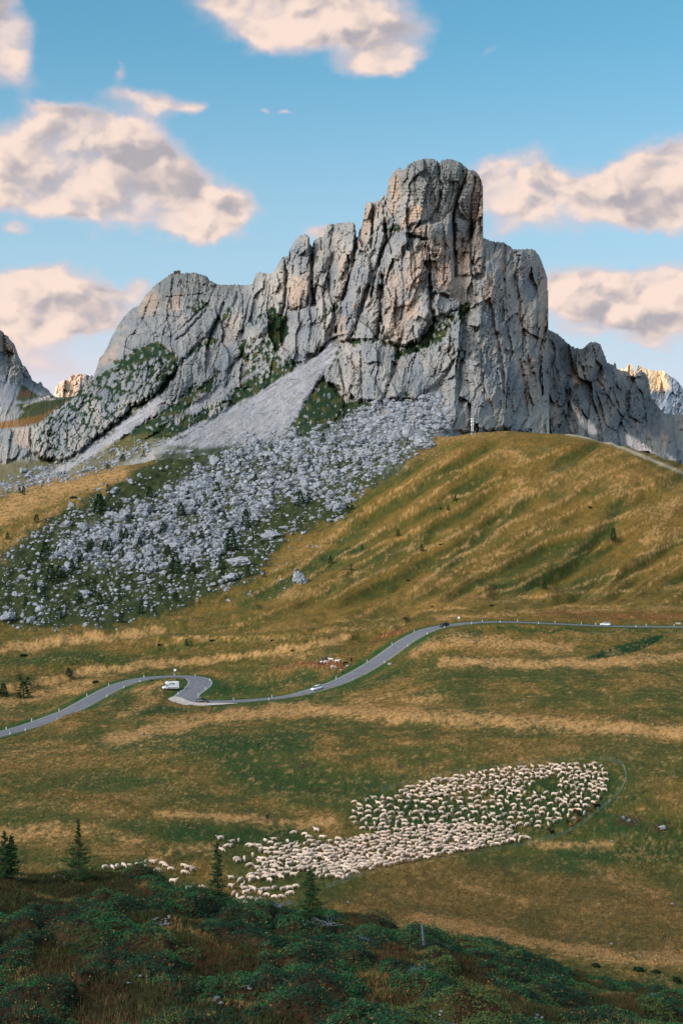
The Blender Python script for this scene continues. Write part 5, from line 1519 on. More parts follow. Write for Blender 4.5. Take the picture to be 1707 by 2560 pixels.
def place_conifer(x, y, hpx, label, group, wide=1.0, name='conifer_tree'):
    s = surf(x, y, 300)
    if s is None: return
    h = hpx * s[1] / F
    root = bpy.data.objects.new(name, None); COL.objects.link(root); root.empty_display_size = .1
    root.location = s; root.scale = (h * wide, h * wide, h); root.rotation_euler = (0, 0, rnd.uniform(0, 6))
    root['label'] = label; root['category'] = 'tree'; root['group'] = group
    tm, cm = SC_TREES[rnd.randrange(4)]
    link('trunk', tm, root); link('crown', cm, root)


BF = [(248, 1280, 46), (252, 1262, 30), (114, 1400, 46), (128, 1450, 40), (223, 1380, 28), (262, 1385, 36), (304, 1350, 28), (316, 1342, 24), (440, 1430, 50), (453, 1286, 30), (408, 1330, 28), (539, 1272, 24), (615, 1318, 46), (579, 1372, 54), (751, 1262, 36), (808, 1102, 22),
      (250, 1510, 30), (354, 1530, 28), (92, 1305, 22), (375, 1240, 26), (484, 1430, 26), (520, 1330, 20), (360, 1140, 16), (308, 1150, 18), (270, 1225, 18), (670, 1155, 20), (720, 1180, 16), (660, 1440, 18), (620, 1440, 26), (180, 1420, 26), (200, 1395, 24), (150, 1440, 30), (230, 1372, 26), (275, 1372, 30),
      (305, 1395, 26), (380, 1345, 22), (350, 1365, 24), (420, 1385, 26), (560, 1300, 26), (545, 1225, 22), (640, 1200, 18), (775, 1165, 18), (848, 1170, 18), (900, 1160, 20), (870, 1280, 18), (880, 1272, 14), (480, 1350, 22), (505, 1345, 22), (110, 1490, 26), (65, 1510, 22), (150, 1540, 24), (200, 1505, 26), (300, 1500, 18),
      (60, 1235, 22), (50, 1230, 14), (20, 1345, 16), (270, 1170, 14), (90, 1470, 20), (440, 1500, 22), (400, 1475, 18), (560, 1420, 18), (770, 1250, 22), (680, 1120, 14), (840, 1120, 14)]
for x, y, h in BF:
    place_conifer(x, y + 3, h * 1.05, ('taller' if h > 34 else ('small' if h > 20 else 'tiny')) + ' conifer between boulders ' + whereabouts(x, y), 'conifers in the boulder field', rnd.uniform(1.1, 1.6))
for x, y, h, lab in [(302, 1556, 26, 'dark conifer alone at the lower edge of the boulder field'), (1532, 1352, 32, 'conifer in the deep gully at the right of the grassy hill'), (1361, 1473, 22, 'small conifer low on the grassy hill above the right road'), (995, 1340, 18, 'small conifer on the left flank of the grassy hill'),
                     (1054, 1378, 18, 'tiny conifer left of centre in a fold of the grassy hill'), (826, 1408, 20, 'small conifer below the boulder field beside the hill foot'), (1137, 1252, 14, 'tiny conifer high on the grassy hill'), (1120, 1275, 13, 'tiny conifer just below the highest tiny conifer on the hill'),
                     (905, 1375, 14, 'small conifer just right of the lone boulder'), (877, 1425, 16, 'small conifer right below the lone boulder'), (173, 1692, 22, 'round dark conifer on the pasture swell left of the road'), (60, 1745, 42, 'largest bushy conifer above the left stretch of road'), (9, 1738, 30, 'bushy conifer at the left edge above the road'),
                     (70, 1712, 20, 'small conifer behind the largest bushy one above the left road'), (466, 1615, 18, 'small conifer in the pasture hollow above the hairpin'), (500, 1508, 10, 'tiny conifer on the slope below the boulders'), (1180, 1070, 14, 'tiny conifer at the crest beside the mast'), (590, 1412, 10, 'tiny dark conifer at the foot of the long low block')]:
    place_conifer(x, y, h, lab, 'scattered single conifers', 1.9 if 'bushy' in lab or 'round' in lab else 1.2)
# low dark juniper bushes on pasture and slopes
BU = [(60, 1637, 22, 7), (240, 1704, 18, 8), (530, 1600, 14, 5), (398, 1611, 12, 4), (680, 1600, 10, 5), (1230, 1513, 14, 5), (1080, 1516, 8, 4), (355, 1140, 8, 6), (185, 1243, 22, 7), (1100, 1270, 8, 4), (1475, 1268, 10, 5), (1100, 1360, 10, 3), (1020, 1450, 9, 4), (730, 1625, 8, 4), (1010, 1545, 10, 4), (380, 1700, 8, 4), (1595, 2422, 30, 14), (1640, 2428, 26, 10), (1488, 2412, 26, 12), (1690, 2448, 24, 18)]
bm_ = MB()
for i in range(500):
    a = rnd.uniform(0, 6.28); e_ = math.asin(rnd.uniform(0, 1)); q = rnd.uniform(.7, 1.0)
    c = np.array([math.cos(a) * math.cos(e_), math.sin(a) * math.cos(e_), math.sin(e_) * .9]) * q
    d1, d2 = [np.array([rnd.gauss(0, 1), rnd.gauss(0, 1), rnd.gauss(0, .8)]) * .10 for _ in range(2)]
    bm_.add([c - d1, c + d1, c + d2], [[0, 1, 2]], C(36, 54, 34) * rnd.uniform(.55, 1.3))
v_, f_ = ico(2); bm_.add(v_ * (.8, .8, .7), f_, C(26, 38, 24))
bush_me = bm_.mesh('bush', m_leaf)
for i, (x, y, w_, h) in enumerate(BU):
    s = surf(x, y + h * .4)
    if s is None: continue
    o = link('bush', bush_me, loc=s, label=(('wide' if w_ > 15 else ('small' if w_ > 9 else 'tiny')) + ' dark juniper bush ' + min([(60, 1637, 'on the left pasture swell'), (240, 1704, 'just above the left road'), (480, 1605, 'in the hollow above the hairpin'), (700, 1612, 'on the pasture above the white suv'), (1050, 1530, 'above the black hatchback'), (1230, 1513, 'low on the hill above the upper road'), (300, 1190, 'on the golden slope left of the boulders'), (1100, 1300, 'high on the left flank of the hill'), (1475, 1268, 'high on the right part of the hill'), (1020, 1420, 'low on the left flank of the hill')], key=lambda m_: (m_[0] - x) ** 2 + (m_[1] - y) ** 2)[2]) if y < 2000 else 'dark rounded shrub, %s of the four on tan grass at lower right' % {1595: 'second from the left', 1640: 'third from the left', 1488: 'leftmost', 1690: 'rightmost'}[x], cat='bush', group='juniper bushes on the pasture' if y < 2000 else 'shrubs at the lower right')
    q = s[1] / F; o.scale = (w_ / 2 * q, w_ / 2 * q, h * .85 * q); o.rotation_euler = (0, 0, i)


def larch(x, y, hpx, wpx, label, seed, bare=0.0, stems=((0, 0),)):
    s = surf(x, y, 60.0)
    zg = float(ground_z(s[0], s[1]))
    u = s[1] / F; H, R_ = hpx * u, wpx / 2 * u
    r = np.random.default_rng(seed)
    root = bpy.data.objects.new('larch_tree', None); COL.objects.link(root); root.location = (s[0], s[1], zg - .05)
    root['label'] = label; root['category'] = 'tree'; root['group'] = 'young larches along the near ridge'
    tb, nd, br_ = MB(), MB(), MB()
    for ox, oy in stems:
        Hs = H * (1 if ox == 0 else .9)
        lean = r.uniform(-.03, .03) + ox * .12
        P = [(ox * (1 - k * .2) + lean * Hs * k, oy, Hs * k) for k in np.linspace(0, 1, 8)]
        tb.tube(P, np.linspace(.07, .008, 8) * H / 3.5, 7)
        nb = 120
        for i in range(nb):
            k = i / nb * .93 + .05
            hh = Hs * k
            prof = (1 - k) ** .8 if k > .12 else .75 + 2 * k
            if k > 1 - bare: prof *= .28
            L = R_ * prof * r.uniform(.35, 1.2) + .05
            a = r.uniform(0, 2 * math.pi)
            base = np.array([np.interp(hh, [p[2] for p in P], [p[0] for p in P]), oy, hh])
            dirv = np.array([math.cos(a), math.sin(a), 0.0])
            seg = [base + dirv * L * t + np.array([0, 0, L * (.10 * t - .30 * t * t + .32 * t ** 3)]) for t in np.linspace(0, 1, 5)]
            br_.tube(seg, np.linspace(.012, .003, 5), 3, C(70, 58, 44), cap=False)
            nt = int(12 + L * 62)
            for _ in range(nt):
                t = r.uniform(.12, 1.0) ** .8
                c = base + dirv * L * t + np.array([0, 0, L * (.10 * t - .30 * t * t + .32 * t ** 3)])
                side = np.cross(dirv, [0, 0, 1.0]) * r.normal(0, .16) * L * (1.1 - t * .6)
                c = c + side + np.array([0, 0, r.normal(0, .012)])
                g = C(44, 74, 42) * r.uniform(.5, 1.5)
                for _k in range(2):
                    d1 = (dirv * .6 + r.normal(0, .7, 3)); d1 = d1 / np.linalg.norm(d1) * r.uniform(.05, .10)
                    d2 = np.cross(d1, r.normal(0, 1, 3)); d2 = d2 / (np.linalg.norm(d2) + 1e-6) * .014
                    nd.add([c - d2, c + d2, c + d1], [[0, 1, 2]], g)
    tb.build('trunk', m_bark, root)
    cr_ = nd.build('crown', m_leaf, root)
    br_.build('branches', m_bark, cr_)


larch(12, 2196, 122, 66, 'young feathery larch with two stems at the left frame edge', 1, stems=((0, 0), (.32, .15)))
larch(197, 2200, 158, 110, 'young larch with a bare spiky top and a broad low skirt on the ridge', 2, bare=.42)
larch(546, 2262, 162, 62, 'slim dark young larch at the left side of the loose sheep', 3)
larch(771, 2306, 138, 100, 'full bushy young larch below the edge of the dense flock', 4)

# ------------------------------------------------------------------ animals and people
WOOL, WOOL_D = C(206, 184, 166), C(190, 170, 152)
m_wool = attr_mat('wool', 1.0, .05, 14.0, .86, 1.12, .03, 22.0)
_t = m_wool.node_tree; _oi = _t.nodes.new('ShaderNodeObjectInfo'); _mr = _t.nodes.new('ShaderNodeMapRange'); _mr.inputs[3].default_value = .80; _mr.inputs[4].default_value = 1.18
_t.links.new(_oi.outputs['Random'], _mr.inputs[0]); _vm = _t.nodes.new('ShaderNodeVectorMath'); _vm.operation = 'SCALE'
_bs = [q for q in _t.nodes if q.type == 'BSDF_PRINCIPLED'][0]; _t.links.new(_bs.inputs['Base Color'].links[0].from_socket, _vm.inputs[0]); _t.links.new(_mr.outputs[0], _vm.inputs['Scale']); _t.links.new(_vm.outputs[0], _bs.inputs['Base Color'])
m_hide = attr_mat('hide', .9, .1, 3.0, .85, 1.15)


def sheep_mesh(pose, seed=0, dark=None):
    hd = {'graze': [(.52, .05, .50), (.66, .06, .30), (.70, .06, .17), (.75, .06, .07)],
          'up': [(.50, 0, .70), (.60, .02, .86), (.70, .03, .92), (.82, .04, .86)],
          'walk': [(.53, -.03, .62), (.66, -.04, .70), (.76, -.04, .70), (.87, -.05, .64)],
          'lie': [(.48, .04, .40), (.55, .08, .55), (.63, .1, .58), (.74, .12, .53)]}[pose]
    z0 = .30 if pose == 'lie' else .58
    V = [(-.12, 0, z0 + .02), (-.42, 0, z0), (.14, 0, z0), (.36, 0, z0 + .01)] + hd
    R_ = [.245, .20, .25, .20, .125, .085, .078, .045]
    Ed = [(0, 1), (0, 2), (2, 3), (3, 4), (4, 5), (5, 6), (6, 7)]
    hx, hy, hz = hd[2]
    for s_ in (-1, 1):
        V += [(hx - .05, hy + s_ * .12, hz + .03)]; R_ += [.022]; Ed += [(6, len(V) - 1)]
    V += [(-.60, 0, z0 - .04)]; R_ += [.05]; Ed += [(1, len(V) - 1)]
    for bx, at_, off in ((-.42, 1, -.04), (.34, 3, .05)):
        for s_ in (-1, 1):
            n0 = len(V)
            if pose == 'lie':
                V += [(bx, s_ * .15, .16), (bx + .14, s_ * .19, .06), (bx + .26, s_ * .18, .04)]
            else:
                st = off * s_ * (1.6 if pose == 'walk' else .5)
                V += [(bx + st * .3, s_ * .12, .36), (bx + st + (-.03 if bx < 0 else .01), s_ * .12, .19), (bx + st * 1.4, s_ * .12, .02)]
            R_ += [.075, .034, .032]; Ed += [(at_, n0), (n0, n0 + 1), (n0 + 1, n0 + 2)]
    def colr(x, y, z):
        if dark is not None:
            return np.array(dark) * (1 if (x + y * 3) % .5 > .12 else 1.25)
        if pose != 'lie' and z < .26 and x < .5: return C(140, 116, 100)
        if (x - hd[2][0]) ** 2 + (z - hd[2][2]) ** 2 < .02: return C(186, 160, 142)
        return WOOL
    return skin_mesh('body', V, Ed, R_, 1, m_wool if dark is None else m_hide, colr)


SHEEP = {p: sheep_mesh(p) for p in ('graze', 'up', 'walk', 'lie')}
dense_U = [(1000, 1978), (1060, 1958), (1150, 1942), (1250, 1928), (1330, 1920), (1400, 1914), (1400, 1926), (1370, 1945), (1335, 1960), (1300, 1985), (1200, 1976), (1120, 1988), (1060, 1998), (1010, 1994)]
right_U = [(1395, 1914), (1500, 1912), (1516, 1930), (1514, 1982), (1470, 1986), (1400, 1972)]
mid_M = [(952, 1998), (1100, 1990), (1300, 1984), (1510, 1988), (1490, 2006), (1440, 2036), (1370, 2072), (1180, 2076), (958, 2074)]
dense_L = [(745, 2142), (850, 2108), (950, 2086), (1050, 2068), (1150, 2066), (1200, 2074), (1262, 2074), (1322, 2101), (1240, 2118), (1120, 2140), (1000, 2164), (900, 2180), (865, 2200), (800, 2196), (748, 2172)]
loose_L = [(645, 2125), (745, 2112), (850, 2102), (760, 2145), (760, 2185), (720, 2200), (640, 2205)]
left_M = [(885, 2005), (960, 1998), (960, 2078), (900, 2080), (868, 2062)]
flock = []


def fill(poly, sx, sy, nmax, tag):
    p = np.array(poly)
    got = []
    for _ in range(nmax * 40):
        x, y = rnd.uniform(p[:, 0].min(), p[:, 0].max()), rnd.uniform(p[:, 1].min(), p[:, 1].max())
        if not inside(np.array([x]), np.array([y]), poly)[0]: continue
        if all(((x - a) / sx) ** 2 + ((y - b_) / sy) ** 2 > 1 for a, b_ in got):
            got.append((x, y))
            if len(got) >= nmax: break
    for x, y in got: flock.append((x, y, tag))


fill(dense_U, 11.5, 6.6, 180, 'upper'); fill(right_U, 13.5, 7.6, 64, 'right'); fill(mid_M, 18, 9.2, 170, 'middle'); fill(dense_L, 11.8, 6.2, 330, 'lower'); fill(loose_L, 15, 8.5, 60, 'lower'); fill(left_M, 19, 10, 26, 'middle')
flock += [(1395 + 8 * k, 2003 + 4 * (k % 3), 'middle') for k in range(3)]
for a, b_ in [(38, 165), (115, 215), (95, 230), (140, 190), (195, 180), (45, 265), (282, 220), (310, 225), (365, 230), (388, 250), (420, 182), (465, 190), (495, 170), (610, 190), (663, 115), (757, 130), (790, 155), (856, 97), (905, 155), (965, 185), (612, 240), (525, 297), (315, 310), (178, 345), (243, 338),
              (188, 358), (405, 340), (470, 330), (290, 392), (355, 415), (410, 388), (505, 380), (512, 412), (605, 408), (420, 445), (475, 440), (130, 500), (210, 520), (295, 480), (305, 500), (295, 525), (420, 485), (457, 480), (460, 525), (537, 485), (130, 578), (230, 570), (245, 595),
              (300, 590), (325, 605), (365, 600), (155, 632), (182, 660), (258, 632), (230, 685), (290, 685), (360, 695), (188, 720), (245, 718), (378, 640), (435, 650), (500, 665), (560, 662), (635, 635), (576, 600), (628, 590), (680, 575), (500, 590), (395, 605), (440, 600)]:
    flock.append((540 + a / 3.409, 2050 + b_ / 3.409 + 3, 'loose'))
for a, b_ in [(460, 297), (490, 297), (512, 295), (540, 290), (567, 292), (603, 287), (628, 297), (643, 275), (665, 278), (708, 283), (720, 290), (745, 305), (686, 312), (800, 290), (820, 300), (840, 308), (805, 322), (755, 360), (825, 390), (880, 385)]:
    flock.append((a / 1.742, 2000 + b_ / 1.742 + 3, 'line'))
SL = {'upper': ('cream sheep in the packed upper band of the flock', 'sheep in the upper band of the flock'), 'right': ('cream sheep at the upper right corner of the flock near the net', 'sheep at the upper right corner of the flock'),
      'middle': ('cream sheep grazing in the open middle of the flock', 'sheep in the open middle of the flock'), 'lower': ('cream sheep pressed together in the dense lower band of the flock', 'sheep in the dense lower band of the flock'),
      'loose': ('cream sheep in the scattered lower left part of the flock between the larches', 'scattered sheep around the larches'), 'line': ('cream sheep straggling in a line behind the shrub ridge at left', 'sheep straggling behind the shrub ridge')}
pl = []
for x, y, tag_ in flock:
    s = surf(x, y)
    if s is None: continue
    if tag_ in ('lower', 'line'): rz = rnd.gauss(.15, .6) + (math.pi if rnd.random() < .25 else 0)
    else: rz = rnd.uniform(0, 2 * math.pi) if rnd.random() < .6 else rnd.gauss(math.pi, .5)
    pose = rnd.choices(['graze', 'up', 'walk', 'lie'], {'lower': (2, 3, 5, .5), 'upper': (5, 2, 2, .4)}.get(tag_, (5, 3, 2, .6)))[0]
    pl.append((s, rz, pose, rnd.uniform(.98, 1.26), tag_))
prio = {'loose': 0, 'line': 0}
pl.sort(key=lambda t: (prio.get(t[4], 1), t[0][1]))
for s, rz, pose, sc, tag_ in pl[:300]:
    root = bpy.data.objects.new('sheep', SHEEP[pose]); COL.objects.link(root)
    root.location = s; root.rotation_euler = (0, 0, rz); root.scale = (sc * 1.05, sc * 1.05, sc)
    fc = ('facing right', 'facing away', 'facing left', 'facing the viewer')[int(((rz + math.pi / 4) % (2 * math.pi)) // (math.pi / 2))]
    act = {'graze': 'grazing', 'up': 'head raised', 'walk': 'walking', 'lie': 'lying down'}[pose]
    qx, qy = s[0] / s[1] * F + CX, CY - s[2] / s[1] * F
    if tag_ in ('lower', 'loose'):
        part = min([(560, 2200, 'right of the slim larch'), (560, 2245, 'at the bottom left corner of the flock'), (640, 2120, 'at the upper left fringe'), (650, 2240, 'low down left of the bushy larch'), (680, 2180, 'above left of the bushy larch'), (730, 2130, 'at the left start of the dense band'), (800, 2190, 'just above right of the bushy larch'), (830, 2130, 'in the left third of the dense band'), (900, 2170, 'beside the net, left part of dense band'), (960, 2110, 'in the middle of the dense band'), (1040, 2150, 'beside the net, middle of dense band'), (1080, 2090, 'at the upper side of the dense band'), (1160, 2120, 'beside the net, right part of dense band'), (1260, 2100, 'at the right tip of the dense band'), (530, 2110, 'by the top of the slim larch')], key=lambda m_: (m_[0] - qx) ** 2 + 2 * (m_[1] - qy) ** 2)[2]
    elif tag_ == 'line': part = 'in the line behind the shrub ridge, ' + ('left end' if qx < 330 else ('middle' if qx < 410 else 'right end'))
    else: part = SL[tag_][0].replace('cream sheep ', '')
    root['label'], root['category'], root['group'] = 'cream sheep ' + act + ' ' + fc + ' ' + part, 'sheep', SL[tag_][1]
SA = {k: mesh_arrays(m) for k, m in SHEEP.items()}
its = []
for s, rz, pose, sc, tag_ in pl[300:]:
    t = rnd.uniform(.78, 1.18)
    its.append((SA[pose], s, rz, (sc * 1.05, sc * 1.05, sc), (t, t * rnd.uniform(.97, 1.0), t * rnd.uniform(.93, 1.0))))
link('sheep_flock', merge_many('sheep_flock', m_wool, its, True), kind='stuff', label='hundreds of cream sheep farther back in the flock')

# goats at the right edge of the flock
GT = [(1491, 2024, 'up', C(22, 20, 20), 1.45, 'black goat standing tallest at the right edge of the flock'), (1484, 2037, 'walk', C(92, 52, 34), 1.1, 'reddish brown goat below the black one beside the net'), (1469, 2031, 'graze', C(70, 44, 30), 1.0, 'brown goat grazing left of the black one'),
      (1460, 2037, 'graze', C(200, 200, 205), 1.0, 'small white goat with dark patches among the brown goats'), (1438, 2034, 'up', C(66, 34, 24), 1.15, 'dark brown goat with a pale head left of the white one'), (1447, 2042, 'walk', C(30, 26, 24), 1.1, 'blackish goat just behind the pale-headed brown goat'),
      (1434, 2052, 'graze', C(130, 116, 104), 1.0, 'grey brown goat below the pale-headed one'), (1445, 2058, 'walk', C(104, 62, 42), 1.1, 'rust brown goat beside the lower net'), (1425, 2068, 'walk', C(120, 72, 46), 1.0, 'orange brown goat beside the white sheep'), (1417, 2060, 'up', C(34, 26, 24), 1.1, 'dark goat behind the orange brown one'),
      (1380, 2088, 'walk', C(40, 26, 20), 1.2, 'dark brown goat in the lower band of the flock near its right end'), (1372, 2080, 'graze', C(48, 30, 24), 1.2, 'dark goat partly hidden among sheep near the right end'), (780, 2126, 'walk', C(36, 26, 24), 1.1, 'single black goat standing in the loose sheep at left'), (868, 2146, 'up', C(30, 24, 24), 1.1, 'dark goat in the middle of the dense lower flock')]
for x, y, pose, cc, sc, lab in GT:
    s = surf(x, y); g_me = sheep_mesh(pose, 0, cc)
    o = link('goat', g_me, loc=s, label=lab, cat='goat', group='goats with the flock'); o.scale = (sc, sc * .72, sc * 1.08); o.rotation_euler = (0, 0, rnd.uniform(0, 6.2))


def cow_mesh(base, patch, graze):
    hd = [(.95, 0, 1.0), (1.15, 0, .62), (1.25, 0, .40), (1.32, 0, .22)] if graze else [(.95, 0, 1.35), (1.15, 0, 1.55), (1.28, 0, 1.52), (1.46, 0, 1.38)]
    V = [(-.2, 0, 1.05), (-.75, 0, 1.1), (.3, 0, 1.05), (.68, 0, 1.1)] + hd
    R_ = [.37, .30, .38, .33, .2, .14, .13, .08]; Ed = [(0, 1), (0, 2), (2, 3), (3, 4), (4, 5), (5, 6), (6, 7)]
    for s_ in (-1, 1):
        V += [(hd[2][0] - .08, s_ * .22, hd[2][2] + .1)]; R_ += [.035]; Ed += [(6, len(V) - 1)]
    V += [(-1.0, 0, 1.1), (-1.05, 0, .6)]; R_ += [.04, .03]; Ed += [(1, len(V) - 2), (len(V) - 2, len(V) - 1)]
    for bx, at_ in ((-.75, 1), (.62, 3)):
        for s_ in (-1, 1):
            n0 = len(V); V += [(bx, s_ * .2, .72), (bx + (-.08 if bx < 0 else .02), s_ * .2, .40), (bx, s_ * .2, .03)]; R_ += [.13, .06, .055]; Ed += [(at_, n0), (n0, n0 + 1), (n0 + 1, n0 + 2)]
    return skin_mesh('body', V, Ed, R_, 1, m_hide, lambda x, y, z: patch if math.sin(x * 4.2 + 1) + math.cos(z * 5 + y * 4) > .5 else base)


WH, BK, BR, GY2 = C(214, 204, 196), C(26, 24, 26), C(130, 92, 66), C(90, 92, 96)
for x, y, b1, b2, gr, rz, lab in [(806, 1653, GY2, BK, False, 0, 'dark grey cow at the far left of the small herd'), (804, 1661, BK, WH, True, 2.6, 'black and white cow at the left end below the grey one'), (820, 1650, BK, GY2, True, .3, 'black cow farthest back in the herd'),
                                  (827, 1654, WH, WH, False, 2.9, 'white cow standing behind the reddish patch'), (814, 1660, WH, WH, True, .4, 'white cow grazing left of the reddish patch'), (843, 1658, WH, WH, False, 0, 'white cow in profile in the middle of the herd'), (864, 1663, BK, BK, True, 3.6, 'black cow grazing at the right of the reddish patch'),
                                  (878, 1655, BK, BK, False, 1.5, 'black cow standing alone at the right of the herd'), (833, 1672, WH, BK, True, .2, 'black and white cow in front of the reddish patch'), (852, 1682, BR, WH, True, -1.4, 'brown cow nearest the road'), (868, 1668, WH, WH, False, .6, 'small white calf lying near the brown cow')]:
    s = surf(x, y); o = link('cow', cow_mesh(b1, b2, gr), loc=s, label=lab, cat='cow', group='cows above the road'); q = .6 if 'calf' in lab else 1.0; o.scale = (q, q, q); o.rotation_euler = (0, 0, rz)


def person(x, y, label, bend, rz):
    s = surf(x, y)
    root = bpy.data.objects.new('person', None); COL.objects.link(root); root.location = s; root.rotation_euler = (0, 0, rz)
    root['label'] = label; root['category'] = 'person'
    if bend:
        V = [(0, 0, .95), (.12, 0, 1.15), (.32, 0, 1.36), (.42, 0, 1.46), (.50, 0, 1.56)]
    else:
        V = [(0, 0, .95), (0, 0, 1.2), (.01, 0, 1.42), (.02, 0, 1.52), (.03, 0, 1.66)]
    R_ = [.15, .15, .15, .055, .10]; Ed = [(0, 1), (1, 2), (2, 3), (3, 4)]
    for s_ in (-1, 1):
        n0 = len(V); w_ = .20 if bend else .13
        V += [(0, s_ * .11, .85), (.03, s_ * w_, .5), (-.02, s_ * (w_ + .03), .08), (.13, s_ * (w_ + .04), .04)]; R_ += [.09, .06, .045, .04]
        Ed += [(0, n0), (n0, n0 + 1), (n0 + 1, n0 + 2), (n0 + 2, n0 + 3)]
        n0 = len(V); sx, sz = V[2][0], V[2][2]
        V += [(sx, s_ * .2, sz - .02), (sx + .03, s_ * .26, sz - .3), (sx + .16, s_ * .24, sz - .54), (sx + .2, s_ * .23, sz - .62)]; R_ += [.06, .045, .035, .028]
        Ed += [(2, n0), (n0, n0 + 1), (n0 + 1, n0 + 2), (n0 + 2, n0 + 3)]
    hx, hz = V[4][0], V[4][2]
    def colr(px_, py_, pz_):
        if pz_ > hz - .11: return C(176, 130, 108)
        if abs(py_) > .2 and pz_ < V[2][2] - .55 and pz_ > .7: return C(176, 130, 108)
        return C(30, 32, 40) if pz_ < .95 else C(38, 34, 36)
    link('body', skin_mesh('body', V, Ed, R_, 1, m_hide, colr), root)
    h_ = MB(); v_, f_ = ico(2); v_ = v_ * .112 + (hx - .015, 0, hz + .035); h_.add(v_, f_, C(40, 30, 24)); h_.build('hair', m_hide, root, True)
    # jacket hem and collar, slightly proud of the body
    j = MB(); a_ = np.arange(12) / 12 * 2 * math.pi
    rings = []
    for zz, rr in ((.84, .19), (.95, .185), (1.1, .19)):
        xx = np.interp(zz, [v[2] for v in V[:3]], [v[0] for v in V[:3]])
        rings.append(np.stack([xx + rr * .85 * np.cos(a_), rr * 1.1 * np.sin(a_), a_ * 0 + zz], 1))
    fq = [[i * 12 + k, i * 12 + (k + 1) % 12, (i + 1) * 12 + (k + 1) % 12, (i + 1) * 12 + k] for i in range(2) for k in range(12)]
    j.add(np.concatenate(rings), fq, C(34, 32, 36)); j.build('jacket', m_hide, root, True)


person(647, 1870, 'person in dark clothes standing in the meadow below the road', False, 1.2)
person(668, 2053, 'person in black leaning forward with legs apart above the sheep', True, 1.4)

# ------------------------------------------------------------------ vehicles
m_white = simple_mat('white_paint', (.78, .80, .82), .3, spec=.5, coat=.6); m_black = simple_mat('black_paint', (.012, .014, .02), .3, spec=.4, coat=.3)
m_glass = simple_mat('tinted_glass', (.015, .02, .028), .28, spec=.25); m_tyre = simple_mat('tyre_rubber', (.02, .02, .02), .9); m_rim = simple_mat('rim_metal', (.45, .45, .47), .4, metal=.7)
m_lamp = simple_mat('lamp_glass', (.75, .76, .78), .15, spec=.6); m_red = simple_mat('red_lamp', (.45, .03, .02), .3); m_trim = simple_mat('dark_trim', (.03, .03, .03), .7); m_plate = simple_mat('plate_white', (.7, .7, .68), .5)


def loft(mb, secs, col=(1, 1, 1)):
    """secs: rings of equal length -> closed loft"""
    k = len(secs[0]); V = np.concatenate([np.array(s_, float) for s_ in secs]); f = []
    for i in range(len(secs) - 1):
        for j in range(k): f.append([i * k + j, i * k + (j + 1) % k, (i + 1) * k + (j + 1) % k, (i + 1) * k + j])
    V = np.concatenate([V, [np.mean(secs[0], 0)], [np.mean(secs[-1], 0)]]); b0 = mb.n
    mb.add(V, f, col)
    t = [[(j + 1) % k, j, len(V) - 2] for j in range(k)] + [[(len(secs) - 1) * k + j, (len(secs) - 1) * k + (j + 1) % k, len(V) - 1] for j in range(k)]
    mb.f[3].append(np.array(t) + b0)


def xsec(x, w, z0, z1, tw=.86, r=.12):
    h = z1 - z0
    return [(x, -w * .92, z0), (x, -w, z0 + h * .3), (x, -w, z0 + h * .65), (x, -w * tw, z1 - h * .02), (x, -w * tw * .8, z1), (x, w * tw * .8, z1), (x, w * tw, z1 - h * .02), (x, w, z0 + h * .65), (x, w, z0 + h * .3), (x, w * .92, z0)]


def wheels(root, xs_, w, r):
    for x in xs_:
        for s_ in (-1, 1):
            e_ = bpy.data.objects.new('wheel', None); COL.objects.link(e_); e_.parent = root; e_.location = (x, s_ * w, r)
            t = MB(); t.tube([(0, -.11, 0), (0, -.08, 0), (0, .08, 0), (0, .11, 0)], [r * .9, r, r, r * .9], 18); t.build('tyre', m_tyre, e_, True)
            q = MB(); q.tube([(0, s_ * .05, 0), (0, s_ * .116, 0)], [r * .62, r * .6], 14)
            for a in range(5): q.box((math.cos(a * 1.256) * r * .3, s_ * .122, math.sin(a * 1.256) * r * .3), (.05, .02, r * .5), 0)
            q.build('rim', m_rim, e_)


